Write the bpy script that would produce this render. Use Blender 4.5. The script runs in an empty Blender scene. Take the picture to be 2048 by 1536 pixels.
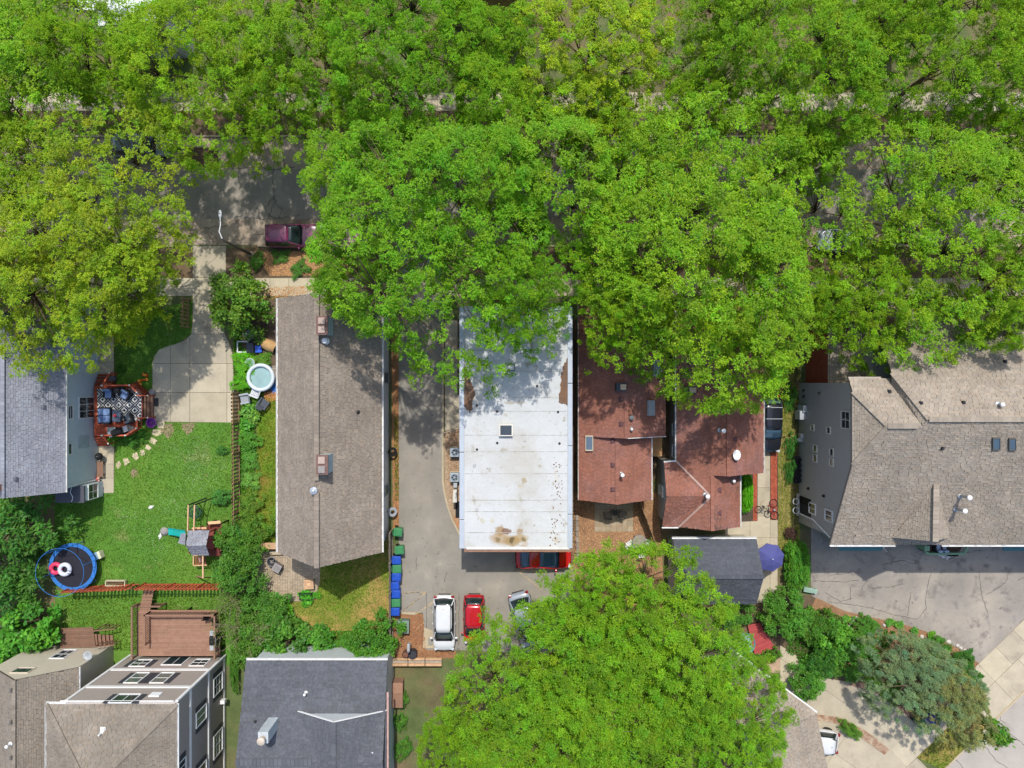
import bpy, math, random
import numpy as np
from mathutils import Vector, Matrix

R = math.radians
random.seed(7)
sc = bpy.context.scene
COL = sc.collection

# ---------------------------------------------------------------- camera, sky, sun, exposure
HC, F = 58.0, 1421.0                      # drone height in metres, focal length in photo pixels
cam_d = bpy.data.cameras.new("camera")
cam_d.sensor_width = 36.0
cam_d.lens = 36.0 * F / 2048.0
cam_d.clip_end = 2000.0
cam = bpy.data.objects.new("camera", cam_d)
cam.location = (0, 0, HC)
COL.objects.link(cam)
sc.camera = cam

SUN_EL, SHADOW_AZ = 60.0, -4.0            # shadows fall towards -Y, a touch to -X
w = bpy.data.worlds.new("World"); sc.world = w; w.use_nodes = True
nt = w.node_tree; nt.nodes.clear()
sky = nt.nodes.new("ShaderNodeTexSky"); sky.sky_type = 'NISHITA'; sky.sun_disc = False
sky.sun_elevation = R(SUN_EL); sky.sun_rotation = R(-SHADOW_AZ)
sky.air_density = 1.0; sky.dust_density = 2.0
bg = nt.nodes.new("ShaderNodeBackground"); bg.inputs[1].default_value = 0.15
wo = nt.nodes.new("ShaderNodeOutputWorld")
nt.links.new(sky.outputs[0], bg.inputs[0]); nt.links.new(bg.outputs[0], wo.inputs[0])
sl = bpy.data.lights.new("sun", 'SUN'); sl.energy = 2.85; sl.angle = R(0.8); sl.color = (1, .955, .88)
so = bpy.data.objects.new("sun", sl); COL.objects.link(so)
ch = math.cos(R(SUN_EL))
sd = Vector((math.sin(R(SHADOW_AZ)) * ch, -math.cos(R(SHADOW_AZ)) * ch, -math.sin(R(SUN_EL))))
so.rotation_euler = sd.to_track_quat('-Z', 'Y').to_euler()
so.location = (0, 30, 60)
vs = sc.view_settings
vs.view_transform = 'Standard'; vs.look = 'None'; vs.exposure = 0.5; vs.gamma = 1.0; vs.use_curve_mapping = False
sc.cycles.max_bounces = 6; sc.cycles.diffuse_bounces = 3; sc.cycles.transparent_max_bounces = 6
sc.cycles.caustics_reflective = False; sc.cycles.caustics_refractive = False

# ---------------------------------------------------------------- pixel <-> world helpers
def W(px, py, z=0.0):
    """The point at height z that the photo shows at pixel (px, py)."""
    k = (HC - z) / F
    return Vector(((px - 1024) * k, (768 - py) * k, z))
def W2(px, py, z=0.0):
    p = W(px, py, z); return (p.x, p.y)
def Wl(pts, z=0.0): return [W2(a, b, z) for a, b in pts]
def hit(plane, px, py):
    p0, p1, p2 = [Vector(p) for p in plane[:3]]
    n = (p1 - p0).cross(p2 - p0)
    d = Vector(((px - 1024) / F, (768 - py) / F, -1)); c = Vector((0, 0, HC))
    return c + d * ((p0 - c).dot(n) / d.dot(n))

# ---------------------------------------------------------------- colours and materials
def lin(h):
    if isinstance(h, (tuple, list)): return tuple(h[:3])
    h = h.lstrip('#'); o = []
    for i in (0, 2, 4):
        c = int(h[i:i + 2], 16) / 255
        o.append(c / 12.92 if c <= .04045 else ((c + .055) / 1.055) ** 2.4)
    return tuple(o)
MATS = {}
def _mul(nt, a, b, fac=1.0, mode='MULTIPLY'):
    m = nt.nodes.new('ShaderNodeMix'); m.data_type = 'RGBA'; m.blend_type = mode
    m.inputs[0].default_value = fac
    nt.links.new(a, m.inputs[6]); nt.links.new(b, m.inputs[7])
    return m.outputs[2]
def _noise(nt, pos, scale, detail=5, rough=.6, dist=0):
    n = nt.nodes.new('ShaderNodeTexNoise'); n.inputs['Scale'].default_value = scale
    n.inputs['Detail'].default_value = detail; n.inputs['Roughness'].default_value = rough
    n.inputs['Distortion'].default_value = dist
    nt.links.new(pos, n.inputs['Vector']); return n.outputs[0]
def _ramp(nt, fac, stops, interp='LINEAR'):
    r = nt.nodes.new('ShaderNodeValToRGB'); r.color_ramp.interpolation = interp
    e = r.color_ramp.elements
    e.remove(e[1]); e[0].position = stops[0][0]; e[0].color = (*lin(stops[0][1]), 1)
    for p, c in stops[1:]: e.new(p).color = (*lin(c), 1)
    nt.links.new(fac, r.inputs[0]); return r.outputs[0]
def mat(name, col, rough=.8, var=.12, scale=2.0, fine=25.0, fvar=.12, bump=0.0, bscale=60.0, attr=False, metal=0.0,
        spec=.3, patches=None, siding=0.0, objcol=False, coat=0.0):
    """A procedural material: base colour with broad and fine variation. patches: [(noise scale, threshold, softness, colour)]."""
    if name in MATS: return MATS[name]
    m = bpy.data.materials.new(name); m.use_nodes = True
    t = m.node_tree; b = t.nodes['Principled BSDF']
    g = t.nodes.new('ShaderNodeNewGeometry'); pos = g.outputs['Position']
    c = t.nodes.new('ShaderNodeRGB'); c.outputs[0].default_value = (*lin(col), 1); cur = c.outputs[0]
    for i, (ps, th, so_, pc) in enumerate(patches or []):
        n = _noise(t, pos, ps, 6, .62, .3)
        f = _ramp(t, n, [(max(0, th - so_), (0, 0, 0)), (min(1, th + so_), (1, 1, 1))])
        mx = t.nodes.new('ShaderNodeMix'); mx.data_type = 'RGBA'
        t.links.new(f, mx.inputs[0]); t.links.new(cur, mx.inputs[6]); mx.inputs[7].default_value = (*lin(pc), 1)
        cur = mx.outputs[2]
    if var: cur = _mul(t, cur, _ramp(t, _noise(t, pos, scale, 4), [(.3, (1 - var,) * 3), (.7, (1 + var,) * 3)]))
    if fvar: cur = _mul(t, cur, _ramp(t, _noise(t, pos, fine, 3, .7), [(.3, (1 - fvar,) * 3), (.7, (1 + fvar,) * 3)]))
    if attr:
        a = t.nodes.new('ShaderNodeAttribute'); a.attribute_name = 'tint'; cur = _mul(t, cur, a.outputs['Color'])
    if objcol:
        oi = t.nodes.new('ShaderNodeObjectInfo'); cur = _mul(t, cur, oi.outputs['Color'])
    t.links.new(cur, b.inputs['Base Color'])
    b.inputs['Roughness'].default_value = rough; b.inputs['Metallic'].default_value = metal
    b.inputs['Specular IOR Level'].default_value = spec
    if coat: b.inputs['Coat Weight'].default_value = coat; b.inputs['Coat Roughness'].default_value = .05
    hgt = None
    if siding:
        sx = t.nodes.new('ShaderNodeSeparateXYZ'); t.links.new(pos, sx.inputs[0])
        mm = t.nodes.new('ShaderNodeMath'); mm.operation = 'MULTIPLY'; mm.inputs[1].default_value = 1 / siding
        t.links.new(sx.outputs[2], mm.inputs[0])
        fr = t.nodes.new('ShaderNodeMath'); fr.operation = 'FRACT'; t.links.new(mm.outputs[0], fr.inputs[0])
        hgt, dist, stg = fr.outputs[0], .03, .6
        cur2 = _mul(t, cur, _ramp(t, fr.outputs[0], [(0, (.72,) * 3), (.13, (1,) * 3), (1, (1,) * 3)]))
        t.links.new(cur2, b.inputs['Base Color'])
    elif bump:
        hgt, dist, stg = _noise(t, pos, bscale, 4, .65), .02, bump
    if hgt is not None:
        bp = t.nodes.new('ShaderNodeBump'); bp.inputs['Strength'].default_value = stg; bp.inputs['Distance'].default_value = dist
        t.links.new(hgt, bp.inputs['Height']); t.links.new(bp.outputs[0], b.inputs['Normal'])
    MATS[name] = m
    return m
def leaf_mat(name, col, trans=.35, rough=.5):
    if name in MATS: return MATS[name]
    m = bpy.data.materials.new(name); m.use_nodes = True
    t = m.node_tree; t.nodes.clear()
    c = t.nodes.new('ShaderNodeRGB'); c.outputs[0].default_value = (*lin(col), 1)
    a = t.nodes.new('ShaderNodeAttribute'); a.attribute_name = 'tint'
    oi = t.nodes.new('ShaderNodeObjectInfo')
    cur = _mul(t, _mul(t, c.outputs[0], a.outputs['Color']), oi.outputs['Color'])
    p = t.nodes.new('ShaderNodeBsdfPrincipled'); p.inputs['Roughness'].default_value = rough
    p.inputs['Specular IOR Level'].default_value = .25
    tr = t.nodes.new('ShaderNodeBsdfTranslucent')
    yel = t.nodes.new('ShaderNodeRGB'); yel.outputs[0].default_value = (1.5, 1.35, .5, 1)
    t.links.new(cur, p.inputs['Base Color']); t.links.new(_mul(t, cur, yel.outputs[0]), tr.inputs[0])
    mx = t.nodes.new('ShaderNodeMixShader'); mx.inputs[0].default_value = trans
    o = t.nodes.new('ShaderNodeOutputMaterial')
    t.links.new(p.outputs[0], mx.inputs[1]); t.links.new(tr.outputs[0], mx.inputs[2]); t.links.new(mx.outputs[0], o.inputs[0])
    MATS[name] = m
    return m
def glass_mat(name, col, rough=.05):
    return mat(name, col, rough=rough, var=.1, scale=1.5, fvar=0, spec=.8)

# ---------------------------------------------------------------- mesh builder
def wm(o):
    m = Matrix.Identity(4)
    while o is not None:
        m = (Matrix.LocRotScale(o.location, o.rotation_euler, o.scale)) @ m; o = o.parent
    return m
class MB:
    def __init__(s): s.v = []; s.f = []; s.c = []
    def add(s, vs_, fs, col=None):
        n = len(s.v); s.v += [tuple(v) for v in vs_]
        for f in fs: s.f.append(tuple(i + n for i in f)); s.c.append(col)
        return s
    def box(s, c, size, rz=0, col=None, tp=1.0, rot=None):
        x, y, z = [k / 2 for k in size]
        vs_ = [(-x, -y, -z), (x, -y, -z), (x, y, -z), (-x, y, -z), (-x * tp, -y * tp, z), (x * tp, -y * tp, z), (x * tp, y * tp, z), (-x * tp, y * tp, z)]
        m = Matrix.Translation(c) @ (rot.to_4x4() if rot is not None else Matrix.Rotation(rz, 4, 'Z'))
        return s.add([m @ Vector(v) for v in vs_], [(3, 2, 1, 0), (4, 5, 6, 7), (0, 1, 5, 4), (1, 2, 6, 5), (2, 3, 7, 6), (3, 0, 4, 7)], col)
    def beam(s, p0, p1, wd, ht, col=None):
        p0, p1 = Vector(p0), Vector(p1); d = p1 - p0; L = d.length
        if L < 1e-6: return s
        return s.box((p0 + p1) / 2, (L, wd, ht), col=col, rot=frame(d))
    def prism(s, poly, z0, z1, col=None):
        a = sum(poly[i][0] * poly[(i + 1) % len(poly)][1] - poly[(i + 1) % len(poly)][0] * poly[i][1] for i in range(len(poly)))
        if a < 0: poly = poly[::-1]
        n = len(poly)
        vs_ = [(p[0], p[1], z0) for p in poly] + [(p[0], p[1], z1) for p in poly]
        return s.add(vs_, [tuple(range(n - 1, -1, -1)), tuple(range(n, 2 * n))] + [(i, (i + 1) % n, n + (i + 1) % n, n + i) for i in range(n)], col)
    def slab(s, pts, t, col=None):
        pts = [Vector(p) for p in pts]
        nn = sum(((pts[i] - pts[0]).cross(pts[i + 1] - pts[0]) for i in range(1, len(pts) - 1)), Vector())
        if nn.z < 0: pts = pts[::-1]
        n = len(pts); lo = [p - Vector((0, 0, t)) for p in pts]
        return s.add(pts + lo, [tuple(range(n)), tuple(range(2 * n - 1, n - 1, -1))] + [(i, n + i, n + (i + 1) % n, (i + 1) % n) for i in range(n)], col)
    def tube(s, pts, rads, n=8, col=None, closed=False):
        pts = [Vector(p) for p in pts]
        if not isinstance(rads, (list, tuple)): rads = [rads] * len(pts)
        vs_ = []; k = len(pts)
        for i, p in enumerate(pts):
            if closed: d = pts[(i + 1) % k] - pts[i - 1]
            else: d = pts[min(i + 1, k - 1)] - pts[max(i - 1, 0)]
            fr = frame(d)
            for j in range(n):
                a = 2 * math.pi * j / n
                vs_.append(p + fr @ Vector((0, math.cos(a) * rads[i], math.sin(a) * rads[i])))
        fs = []
        for i in range(k if closed else k - 1):
            i2 = (i + 1) % k
            for j in range(n): fs.append((i * n + j, i * n + (j + 1) % n, i2 * n + (j + 1) % n, i2 * n + j))
        if not closed: fs += [tuple(range(n - 1, -1, -1)), tuple(range((k - 1) * n, k * n))]
        return s.add(vs_, fs, col)
    def lathe(s, prof, c=(0, 0, 0), n=20, col=None, sx=1, sy=1):
        vs_ = []
        for r, z in prof:
            for j in range(n):
                a = 2 * math.pi * j / n; vs_.append((c[0] + r * math.cos(a) * sx, c[1] + r * math.sin(a) * sy, c[2] + z))
        fs = []
        for i in range(len(prof) - 1):
            for j in range(n): fs.append((i * n + j, i * n + (j + 1) % n, (i + 1) * n + (j + 1) % n, (i + 1) * n + j))
        fs += [tuple(range(n - 1, -1, -1)), tuple(range((len(prof) - 1) * n, len(prof) * n))]
        return s.add(vs_, fs, col)
    def ring(s, c, r0, rt, n=24, m=8, sz=1.0, col=None):
        pts = [(c[0] + r0 * math.cos(2 * math.pi * i / n), c[1] + r0 * math.sin(2 * math.pi * i / n), c[2]) for i in range(n)]
        n0 = len(s.v); s.tube(pts, rt, m, col, closed=True)
        if sz != 1: s.v[n0:] = [(v[0], v[1], c[2] + (v[2] - c[2]) * sz) for v in s.v[n0:]]
        return s
    def build(s, name, m, parent=None, world=False, smooth=False, bevel=0.0, kind=None, label=None, solid=0.0):
        me = bpy.data.meshes.new(name)
        vv = s.v
        if world and parent is not None:
            iv = wm(parent).inverted(); vv = [tuple(iv @ Vector(v)) for v in vv]
        me.from_pydata(vv, [], s.f)
        if any(c is not None for c in s.c):
            at = me.attributes.new('tint', 'FLOAT_COLOR', 'FACE')
            arr = np.ones((len(s.f), 4), dtype=np.float32)
            for i, c in enumerate(s.c):
                if c is not None: arr[i, :3] = c if isinstance(c, (tuple, list)) else (c, c, c)
            at.data.foreach_set('color', arr.ravel())
        me.update()
        return link(name, me, m, parent, smooth, bevel, kind, label, solid)
def frame(d):
    """A rotation whose x axis runs along d, z as upright as can be."""
    x = Vector(d).normalized(); up = Vector((0, 0, 1)) if abs(x.z) < .98 else Vector((0, 1, 0))
    y = up.cross(x).normalized(); z = x.cross(y)
    return Matrix((x, y, z)).transposed()
def link(name, me, m, parent=None, smooth=False, bevel=0.0, kind=None, label=None, solid=0.0):
    if m is not None and not me.materials: me.materials.append(m)
    if smooth: me.polygons.foreach_set('use_smooth', [True] * len(me.polygons))
    o = bpy.data.objects.new(name, me); COL.objects.link(o); o.parent = parent
    if solid:
        md = o.modifiers.new('thick', 'SOLIDIFY'); md.thickness = solid
    if bevel:
        md = o.modifiers.new('edge', 'BEVEL'); md.width = bevel; md.segments = 2; md.limit_method = 'ANGLE'
    if kind: o['kind'] = kind
    if label: o['label'] = label
    return o
def thing(name, label, cat, loc=(0, 0, 0), rz=0.0, group=None):
    o = bpy.data.objects.new(name, None); COL.objects.link(o); o.empty_display_size = .3
    o.location = loc; o.rotation_euler = (0, 0, rz); o['label'] = label; o['category'] = cat
    if group: o['group'] = group
    return o
def tag(o, label, cat, group=None):
    o['label'] = label; o['category'] = cat
    if group: o['group'] = group
    return o
def dup(root, loc, rz, label, group=None, scale=None):
    def cp(o, par):
        c = o.copy(); COL.objects.link(c); c.parent = par
        for k in [k for k in bpy.data.objects if k.parent == o]: cp(k, c)
        return c
    r = cp(root, None); r.location = loc; r.rotation_euler = (0, 0, rz); r['label'] = label
    if group: r['group'] = group
    if scale: r.scale = scale
    return r
def struct(name, mb, m, parent=None, **k):
    return mb.build(name, m, parent, kind=None if parent else 'structure', **k)

# ---------------------------------------------------------------- polygons, slabs, scatter
def clip_poly(sub, clip):
    """Sutherland-Hodgman: sub clipped by the convex polygon clip (2-D)."""
    def area(p): return sum(p[i][0] * p[(i + 1) % len(p)][1] - p[(i + 1) % len(p)][0] * p[i][1] for i in range(len(p)))
    if area(clip) < 0: clip = clip[::-1]
    out = list(sub)
    for i in range(len(clip)):
        a, b = clip[i], clip[(i + 1) % len(clip)]
        inp, out = out, []
        if not inp: return []
        def side(p): return (b[0] - a[0]) * (p[1] - a[1]) - (b[1] - a[1]) * (p[0] - a[0])
        for j in range(len(inp)):
            p, q = inp[j - 1], inp[j]; sp, sq = side(p), side(q)
            if (sp >= 0) != (sq >= 0):
                k = sp / (sp - sq); out.append((p[0] + (q[0] - p[0]) * k, p[1] + (q[1] - p[1]) * k))
            if sq >= 0: out.append(q)
    o2 = []
    for p in out:
        if not o2 or (abs(p[0] - o2[-1][0]) + abs(p[1] - o2[-1][1])) > 1e-4: o2.append(p)
    if len(o2) > 1 and abs(o2[0][0] - o2[-1][0]) + abs(o2[0][1] - o2[-1][1]) < 1e-4: o2.pop()
    return o2 if len(o2) > 2 and abs(area(o2)) > .02 else []
def inside(P, poly):
    """Vectorised point in polygon."""
    x, y = P[:, 0], P[:, 1]; r = np.zeros(len(P), bool); j = len(poly) - 1
    for i in range(len(poly)):
        xi, yi = poly[i]; xj, yj = poly[j]
        c = ((yi > y) != (yj > y)) & (x < (xj - xi) * (y - yi) / ((yj - yi) + 1e-12) + xi)
        r ^= c; j = i
    return r
def pts_in(poly, n, rng):
    a = np.array(poly); lo, hi = a.min(0), a.max(0); out = []
    got = 0
    for _ in range(12):
        p = lo + (hi - lo) * rng.random((n * 2, 2)); p = p[inside(p, poly)]; out.append(p); got += len(p)
        if got >= n: break
    return np.concatenate(out)[:n]
def flat(name, poly, z, m, parent=None, kind='structure', thick=0.0):
    mb = MB()
    if thick: mb.prism(poly, z - thick, z)
    else:
        a = sum(poly[i][0] * poly[(i + 1) % len(poly)][1] - poly[(i + 1) % len(poly)][0] * poly[i][1] for i in range(len(poly)))
        mb.add([(p[0], p[1], z) for p in (poly if a > 0 else poly[::-1])], [tuple(range(len(poly)))])
    return mb.build(name, m, parent, kind=None if parent else kind)
def slabs(parent, poly, xs, ys, ztop, m, name='slab', gap=.02, depth=.12, axes=None):
    """Concrete slabs: poly cut along the grid xs, ys (world, or along axes=(origin, angle))."""
    o, ang = axes if axes else ((0, 0), 0)
    ca, sa = math.cos(ang), math.sin(ang)
    to = lambda p: ((p[0] - o[0]) * ca + (p[1] - o[1]) * sa, -(p[0] - o[0]) * sa + (p[1] - o[1]) * ca)
    fro = lambda p: (o[0] + p[0] * ca - p[1] * sa, o[1] + p[0] * sa + p[1] * ca)
    q = [to(p) for p in poly]; n = 0
    for i in range(len(xs) - 1):
        for j in range(len(ys) - 1):
            x0, x1 = sorted((xs[i], xs[i + 1])); y0, y1 = sorted((ys[j], ys[j + 1])); g = gap / 2
            c = clip_poly(q, [(x0 + g, y0 + g), (x1 - g, y0 + g), (x1 - g, y1 - g), (x0 + g, y1 - g)])
            if c:
                t = random.uniform(.9, 1.07)
                MB().prism([fro(p) for p in c], ztop - depth, ztop + random.uniform(-.004, .004), (t, t, t * random.uniform(.97, 1.01))).build(name, m, parent)
                n += 1
    return n
def scatter(name, poly, n, m, z=0.01, size=(.04, .09), tilt=.5, asp=(.35, .7), tint=((.8, .8, .8), (1.2, 1.2, 1.2)), seed=0, up=False, kind='stuff',
            parent=None, label=None, dens=None):
    """Loose bits (chips, leaves, tufts) lying on a polygon: one mesh of small faces. up=True: standing blades."""
    rng = np.random.default_rng(seed); P2 = pts_in(poly, n, rng); n = len(P2)
    if n == 0: return None
    if dens is not None:
        P2 = P2[dens(P2, rng)]; n = len(P2)
    L = rng.uniform(size[0], size[1], n); Wd = L * rng.uniform(asp[0], asp[1], n)
    a = rng.uniform(0, 2 * np.pi, n); t = rng.uniform(-tilt, tilt, n)
    d = np.stack([np.cos(a) * np.cos(t), np.sin(a) * np.cos(t), np.sin(t)], 1)
    if up:
        e = rng.uniform(.35, 1.1, n); d = np.stack([np.cos(a) * np.cos(e), np.sin(a) * np.cos(e), np.sin(e)], 1)
    N = np.stack([rng.normal(0, .35, n), rng.normal(0, .35, n), np.ones(n)], 1)
    P = np.concatenate([P2, np.full((n, 1), z) + np.abs(d[:, 2:3]) * L[:, None] / 2 + rng.uniform(0, .012, (n, 1))], 1)
    lo, hi = np.array(tint[0]), np.array(tint[1]); k = rng.random((n, 1)); T = lo + (hi - lo) * k
    me = leaf_mesh(name, P, N, d, L, Wd, T)
    return link(name, me, m, parent, kind=kind, label=label)
def leaf_mesh(name, P, N, D, L, Wd, T, fold=.15):
    n = len(P)
    D = D / (np.linalg.norm(D, axis=1, keepdims=True) + 1e-9)
    S_ = np.cross(N, D); S_ /= (np.linalg.norm(S_, axis=1, keepdims=True) + 1e-9)
    U = np.cross(D, S_)
    L = L[:, None]; Wd = Wd[:, None]
    V = np.empty((n, 4, 3), np.float32)
    V[:, 0] = P - D * L / 2; V[:, 1] = P + S_ * Wd / 2 + U * Wd * fold; V[:, 2] = P + D * L / 2; V[:, 3] = P - S_ * Wd / 2 + U * Wd * fold
    me = bpy.data.meshes.new(name)
    me.vertices.add(4 * n); me.vertices.foreach_set('co', V.ravel())
    me.loops.add(4 * n); me.loops.foreach_set('vertex_index', np.arange(4 * n, dtype=np.int32))
    me.polygons.add(n); me.polygons.foreach_set('loop_start', np.arange(0, 4 * n, 4, dtype=np.int32))
    at = me.attributes.new('tint', 'FLOAT_COLOR', 'FACE')
    C4 = np.ones((n, 4), np.float32); C4[:, :3] = T
    at.data.foreach_set('color', C4.ravel())
    me.update(); me.validate()
    return me

# ---------------------------------------------------------------- shared materials
m_conc = mat('concrete', '#aea48f', .9, var=.10, scale=.8, fine=14, fvar=.07, bump=.15, attr=True, patches=[(.55, .64, .1, '#94897a')])
m_conc_old = mat('old_concrete', '#a09180', .92, var=.18, scale=.7, fine=9, fvar=.14, bump=.2, attr=True, patches=[(.5, .56, .12, '#7a6c5f')])
m_kerb = mat('kerb_concrete', '#aa9c83', .9, var=.12, scale=1.2, fvar=.1)
m_asph = mat('asphalt', '#878279', .92, var=.12, scale=.5, fine=30, fvar=.10, bump=.2, patches=[(.35, .6, .12, '#938c80'), (.9, .68, .06, '#78726a'), (2.2, .66, .04, '#6a655d'), (.5, .66, .04, '#9a9385')])
m_asph_st = mat('street_asphalt', '#857e75', .92, var=.14, scale=.5, fine=30, fvar=.14, bump=.25, patches=[(.6, .58, .1, '#968c7f'), (1.8, .66, .05, '#6d665e')])
m_asph_lot = mat('worn_asphalt', '#8b857d', .92, var=.13, scale=.4, fine=24, fvar=.12, bump=.25, patches=[(.25, .52, .12, '#a0978a'), (.8, .60, .07, '#746d67'), (2.5, .66, .04, '#6a645e')])
m_crack = mat('crack_sealant', '#57524d', .7, var=.2, fvar=.3)
m_soil = mat('soil', '#5d5040', .95, var=.25, scale=1.5, fine=12, fvar=.3, bump=.5, patches=[(.4, .6, .15, '#6e5a43')])
m_ground = mat('yard_ground', '#56633a', .95, var=.25, scale=.6, fine=10, fvar=.25, bump=.4, patches=[(.2, .52, .1, '#6e5f48')])
m_lawn = mat('lawn', '#4d7829', .95, var=.16, scale=.7, fine=18, fvar=.22, bump=.5, bscale=30, patches=[(.16, .54, .12, '#5f822f'), (.45, .66, .08, '#758048'), (1.3, .7, .05, '#83764c')])
m_lawn_dry = mat('dry_lawn', '#6a7a28', .95, var=.18, scale=.8, fine=16, fvar=.25, bump=.5, bscale=30, patches=[(.3, .50, .09, '#a08550')])
m_strip = mat('dry_strip', '#7f7a40', .95, var=.2, scale=1.2, fine=16, fvar=.25, bump=.5, patches=[(.5, .5, .12, '#8f7d52')])
m_mulch = mat('mulch', '#8f7054', .95, var=.2, scale=1.5, fine=20, fvar=.3, bump=.5, patches=[(.6, .58, .1, '#7a5a44')])
m_chip = mat('wood_chip', '#b3926f', .9, var=0, fvar=.1, attr=True)
m_mulchchip = mat('mulch_chip', '#937257', .95, var=0, fvar=.1, attr=True)
m_gravel = mat('gravel', '#a4917a', .95, var=.2, scale=3, fine=30, fvar=.35, bump=.8)
m_stone = mat('pale_stone', '#c0b195', .9, var=.12, scale=2, fvar=.1)
m_grass = leaf_mat('grass_blade', '#5f862c', .3)
m_leaf = leaf_mat('tree_leaf', '#80a920', .45)
m_shrub = leaf_mat('shrub_leaf', '#588730', .35)
m_needle = leaf_mat('needle', '#5f7f64', .15)
m_bark = mat('bark', '#6a5a48', .95, var=.25, scale=4, fvar=.3, bump=.6, bscale=20)
m_white = mat('white_paint', '#dcdcdc', .5, var=.04, fvar=.03)
m_wood_red = mat('red_stained_wood', '#9c4c34', .7, var=.15, scale=3, fvar=.15, attr=True)
m_wood_brown = mat('brown_stained_wood', '#8d6c59', .75, var=.12, scale=3, fvar=.15, attr=True)
m_wood_fence = mat('weathered_brown_wood', '#957a5a', .85, var=.2, scale=4, fvar=.2, attr=True)
m_wood_grey = mat('grey_weathered_wood', '#8b8175', .85, var=.2, scale=4, fvar=.2, attr=True)
m_wood_tan = mat('tan_wood', '#b4916f', .8, var=.15, scale=4, fvar=.15, attr=True)
m_metal = mat('galvanised_metal', '#a7abae', .4, var=.1, fvar=.08, metal=.6)
m_dark = mat('dark_metal', '#2b2b2d', .5, var=.1, fvar=.1)
m_black = mat('black_rubber', '#1d1d1f', .8, var=.1, fvar=.15)
m_glass = glass_mat('window_glass', '#2c3438')
m_trim = mat('white_trim', '#d6d6d4', .6, var=.05, fvar=.04)
# ================================================================ GROUND
def world_x(px): return W2(px, 0)[0]
def world_y(py): return W2(0, py)[1]
def arc(c, r, a0, a1, n=8): return [(c[0] + r * math.cos(R(a0 + (a1 - a0) * i / n)), c[1] + r * math.sin(R(a0 + (a1 - a0) * i / n))) for i in range(n + 1)]
flat('ground', [(-300, -300), (300, -300), (300, 300), (-300, 300)], 0.0, m_ground)

# --- street across the top
yN, yS = world_y(275), world_y(490)
flat('street', [(-300, yS), (300, yS), (300, yN), (-300, yN)], .004, m_asph_st)
gut = thing('street_gutter', 'old concrete gutter lanes along both sides of the street', 'gutter'); gut['kind'] = 'structure'; del gut['category']
xs = list(np.arange(world_x(-140), world_x(2200), 4.6))
for (a, b) in ((275, 338), (438, 490)):
    ya, yb = world_y(a), world_y(b)
    slabs(gut, [(xs[0], ya), (xs[-1], ya), (xs[-1], yb), (xs[0], yb)], xs, [yb, ya], .012, m_conc_old, gap=.03, depth=.02)
kp = [W2(370, 295), W2(437, 295), W2(437, 335), W2(370, 335)]
flat('asphalt_patch', kp, .017, mat('dark_patch', '#564438', .95, var=.2, fvar=.2), gut)
mb = MB(); mb.box(((world_x(-200) + world_x(2300)) / 2, yN + .08, .05), (104, .16, .14))
struct('kerb', mb, m_kerb, bevel=.02)
for (a, b) in ((-200, 376), (515, 790), (886, 2300)):
    mb = MB(); x0, x1 = world_x(a), world_x(b); mb.box(((x0 + x1) / 2, yS - .08, .05), (x1 - x0, .16, .14))
    struct('kerb', mb, m_kerb, bevel=.02)
# parkways and sidewalks
flat('parkway', [(-300, world_y(496)), (300, world_y(496)), (300, world_y(556)), (-300, world_y(556))], .006, m_soil)
flat('parkway', [(-300, world_y(271)), (300, world_y(271)), (300, world_y(222)), (-300, world_y(222))], .006, m_soil)
for (a, b) in ((556, 592), (185, 222)):
    sw = thing('sidewalk', 'concrete sidewalk slabs beside the street', 'sidewalk'); sw['kind'] = 'structure'; del sw['category']
    xs = list(np.arange(world_x(-130), world_x(2190), 1.52)); ya, yb = world_y(a), world_y(b)
    slabs(sw, [(xs[0], ya), (xs[-1], ya), (xs[-1], yb), (xs[0], yb)], xs, [yb, ya], .03, m_conc, gap=.025)
flat('parkway_mulch', Wl([(522, 503), (700, 503), (700, 550), (540, 552), (525, 530)]), .010, m_mulch)
scatter('wood_chips', Wl([(522, 503), (700, 503), (700, 550), (540, 552), (525, 530)]), 5200, m_chip, z=.012, size=(.05, .13), tint=((.8, .7, .6), (1.5, 1.3, 1.0)), seed=3,
        label='loose tan wood chips on the strip between kerb and sidewalk')
scatter('wood_chips', Wl([(505, 577), (575, 572), (640, 572), (600, 592), (505, 605)]), 1100, m_chip, z=.03, size=(.05, .12), tint=((.8, .6, .4), (1.4, 1.1, .7)), seed=4,
        label='tan wood chips spilled on sidewalk above the brown gable roof')
def ribbon(mb, pts, wd, z, jit=.05, rnd=random):
    """A wandering thin strip (crack, painted line) on the ground."""
    q = []
    for i in range(len(pts) - 1):
        a, b = Vector((*pts[i], 0)), Vector((*pts[i + 1], 0)); k = max(2, int((b - a).length / .18))
        for j in range(k):
            p = a.lerp(b, j / k)
            q.append(p + Vector((rnd.uniform(-jit, jit), rnd.uniform(-jit, jit), 0)))
    q.append(Vector((*pts[-1], 0)))
    vs_ = []
    for i, p in enumerate(q):
        d = (q[min(i + 1, len(q) - 1)] - q[max(i - 1, 0)]).normalized(); s_ = Vector((-d.y, d.x, 0))
        wv = wd * rnd.uniform(.45, 1.15) / 2 if jit else wd / 2
        vs_ += [(*(p - s_ * wv).xy, z), (*(p + s_ * wv).xy, z)]
    mb.add(vs_, [(2 * i, 2 * i + 2, 2 * i + 3, 2 * i + 1) for i in range(len(q) - 1)])
cr = MB()
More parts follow.
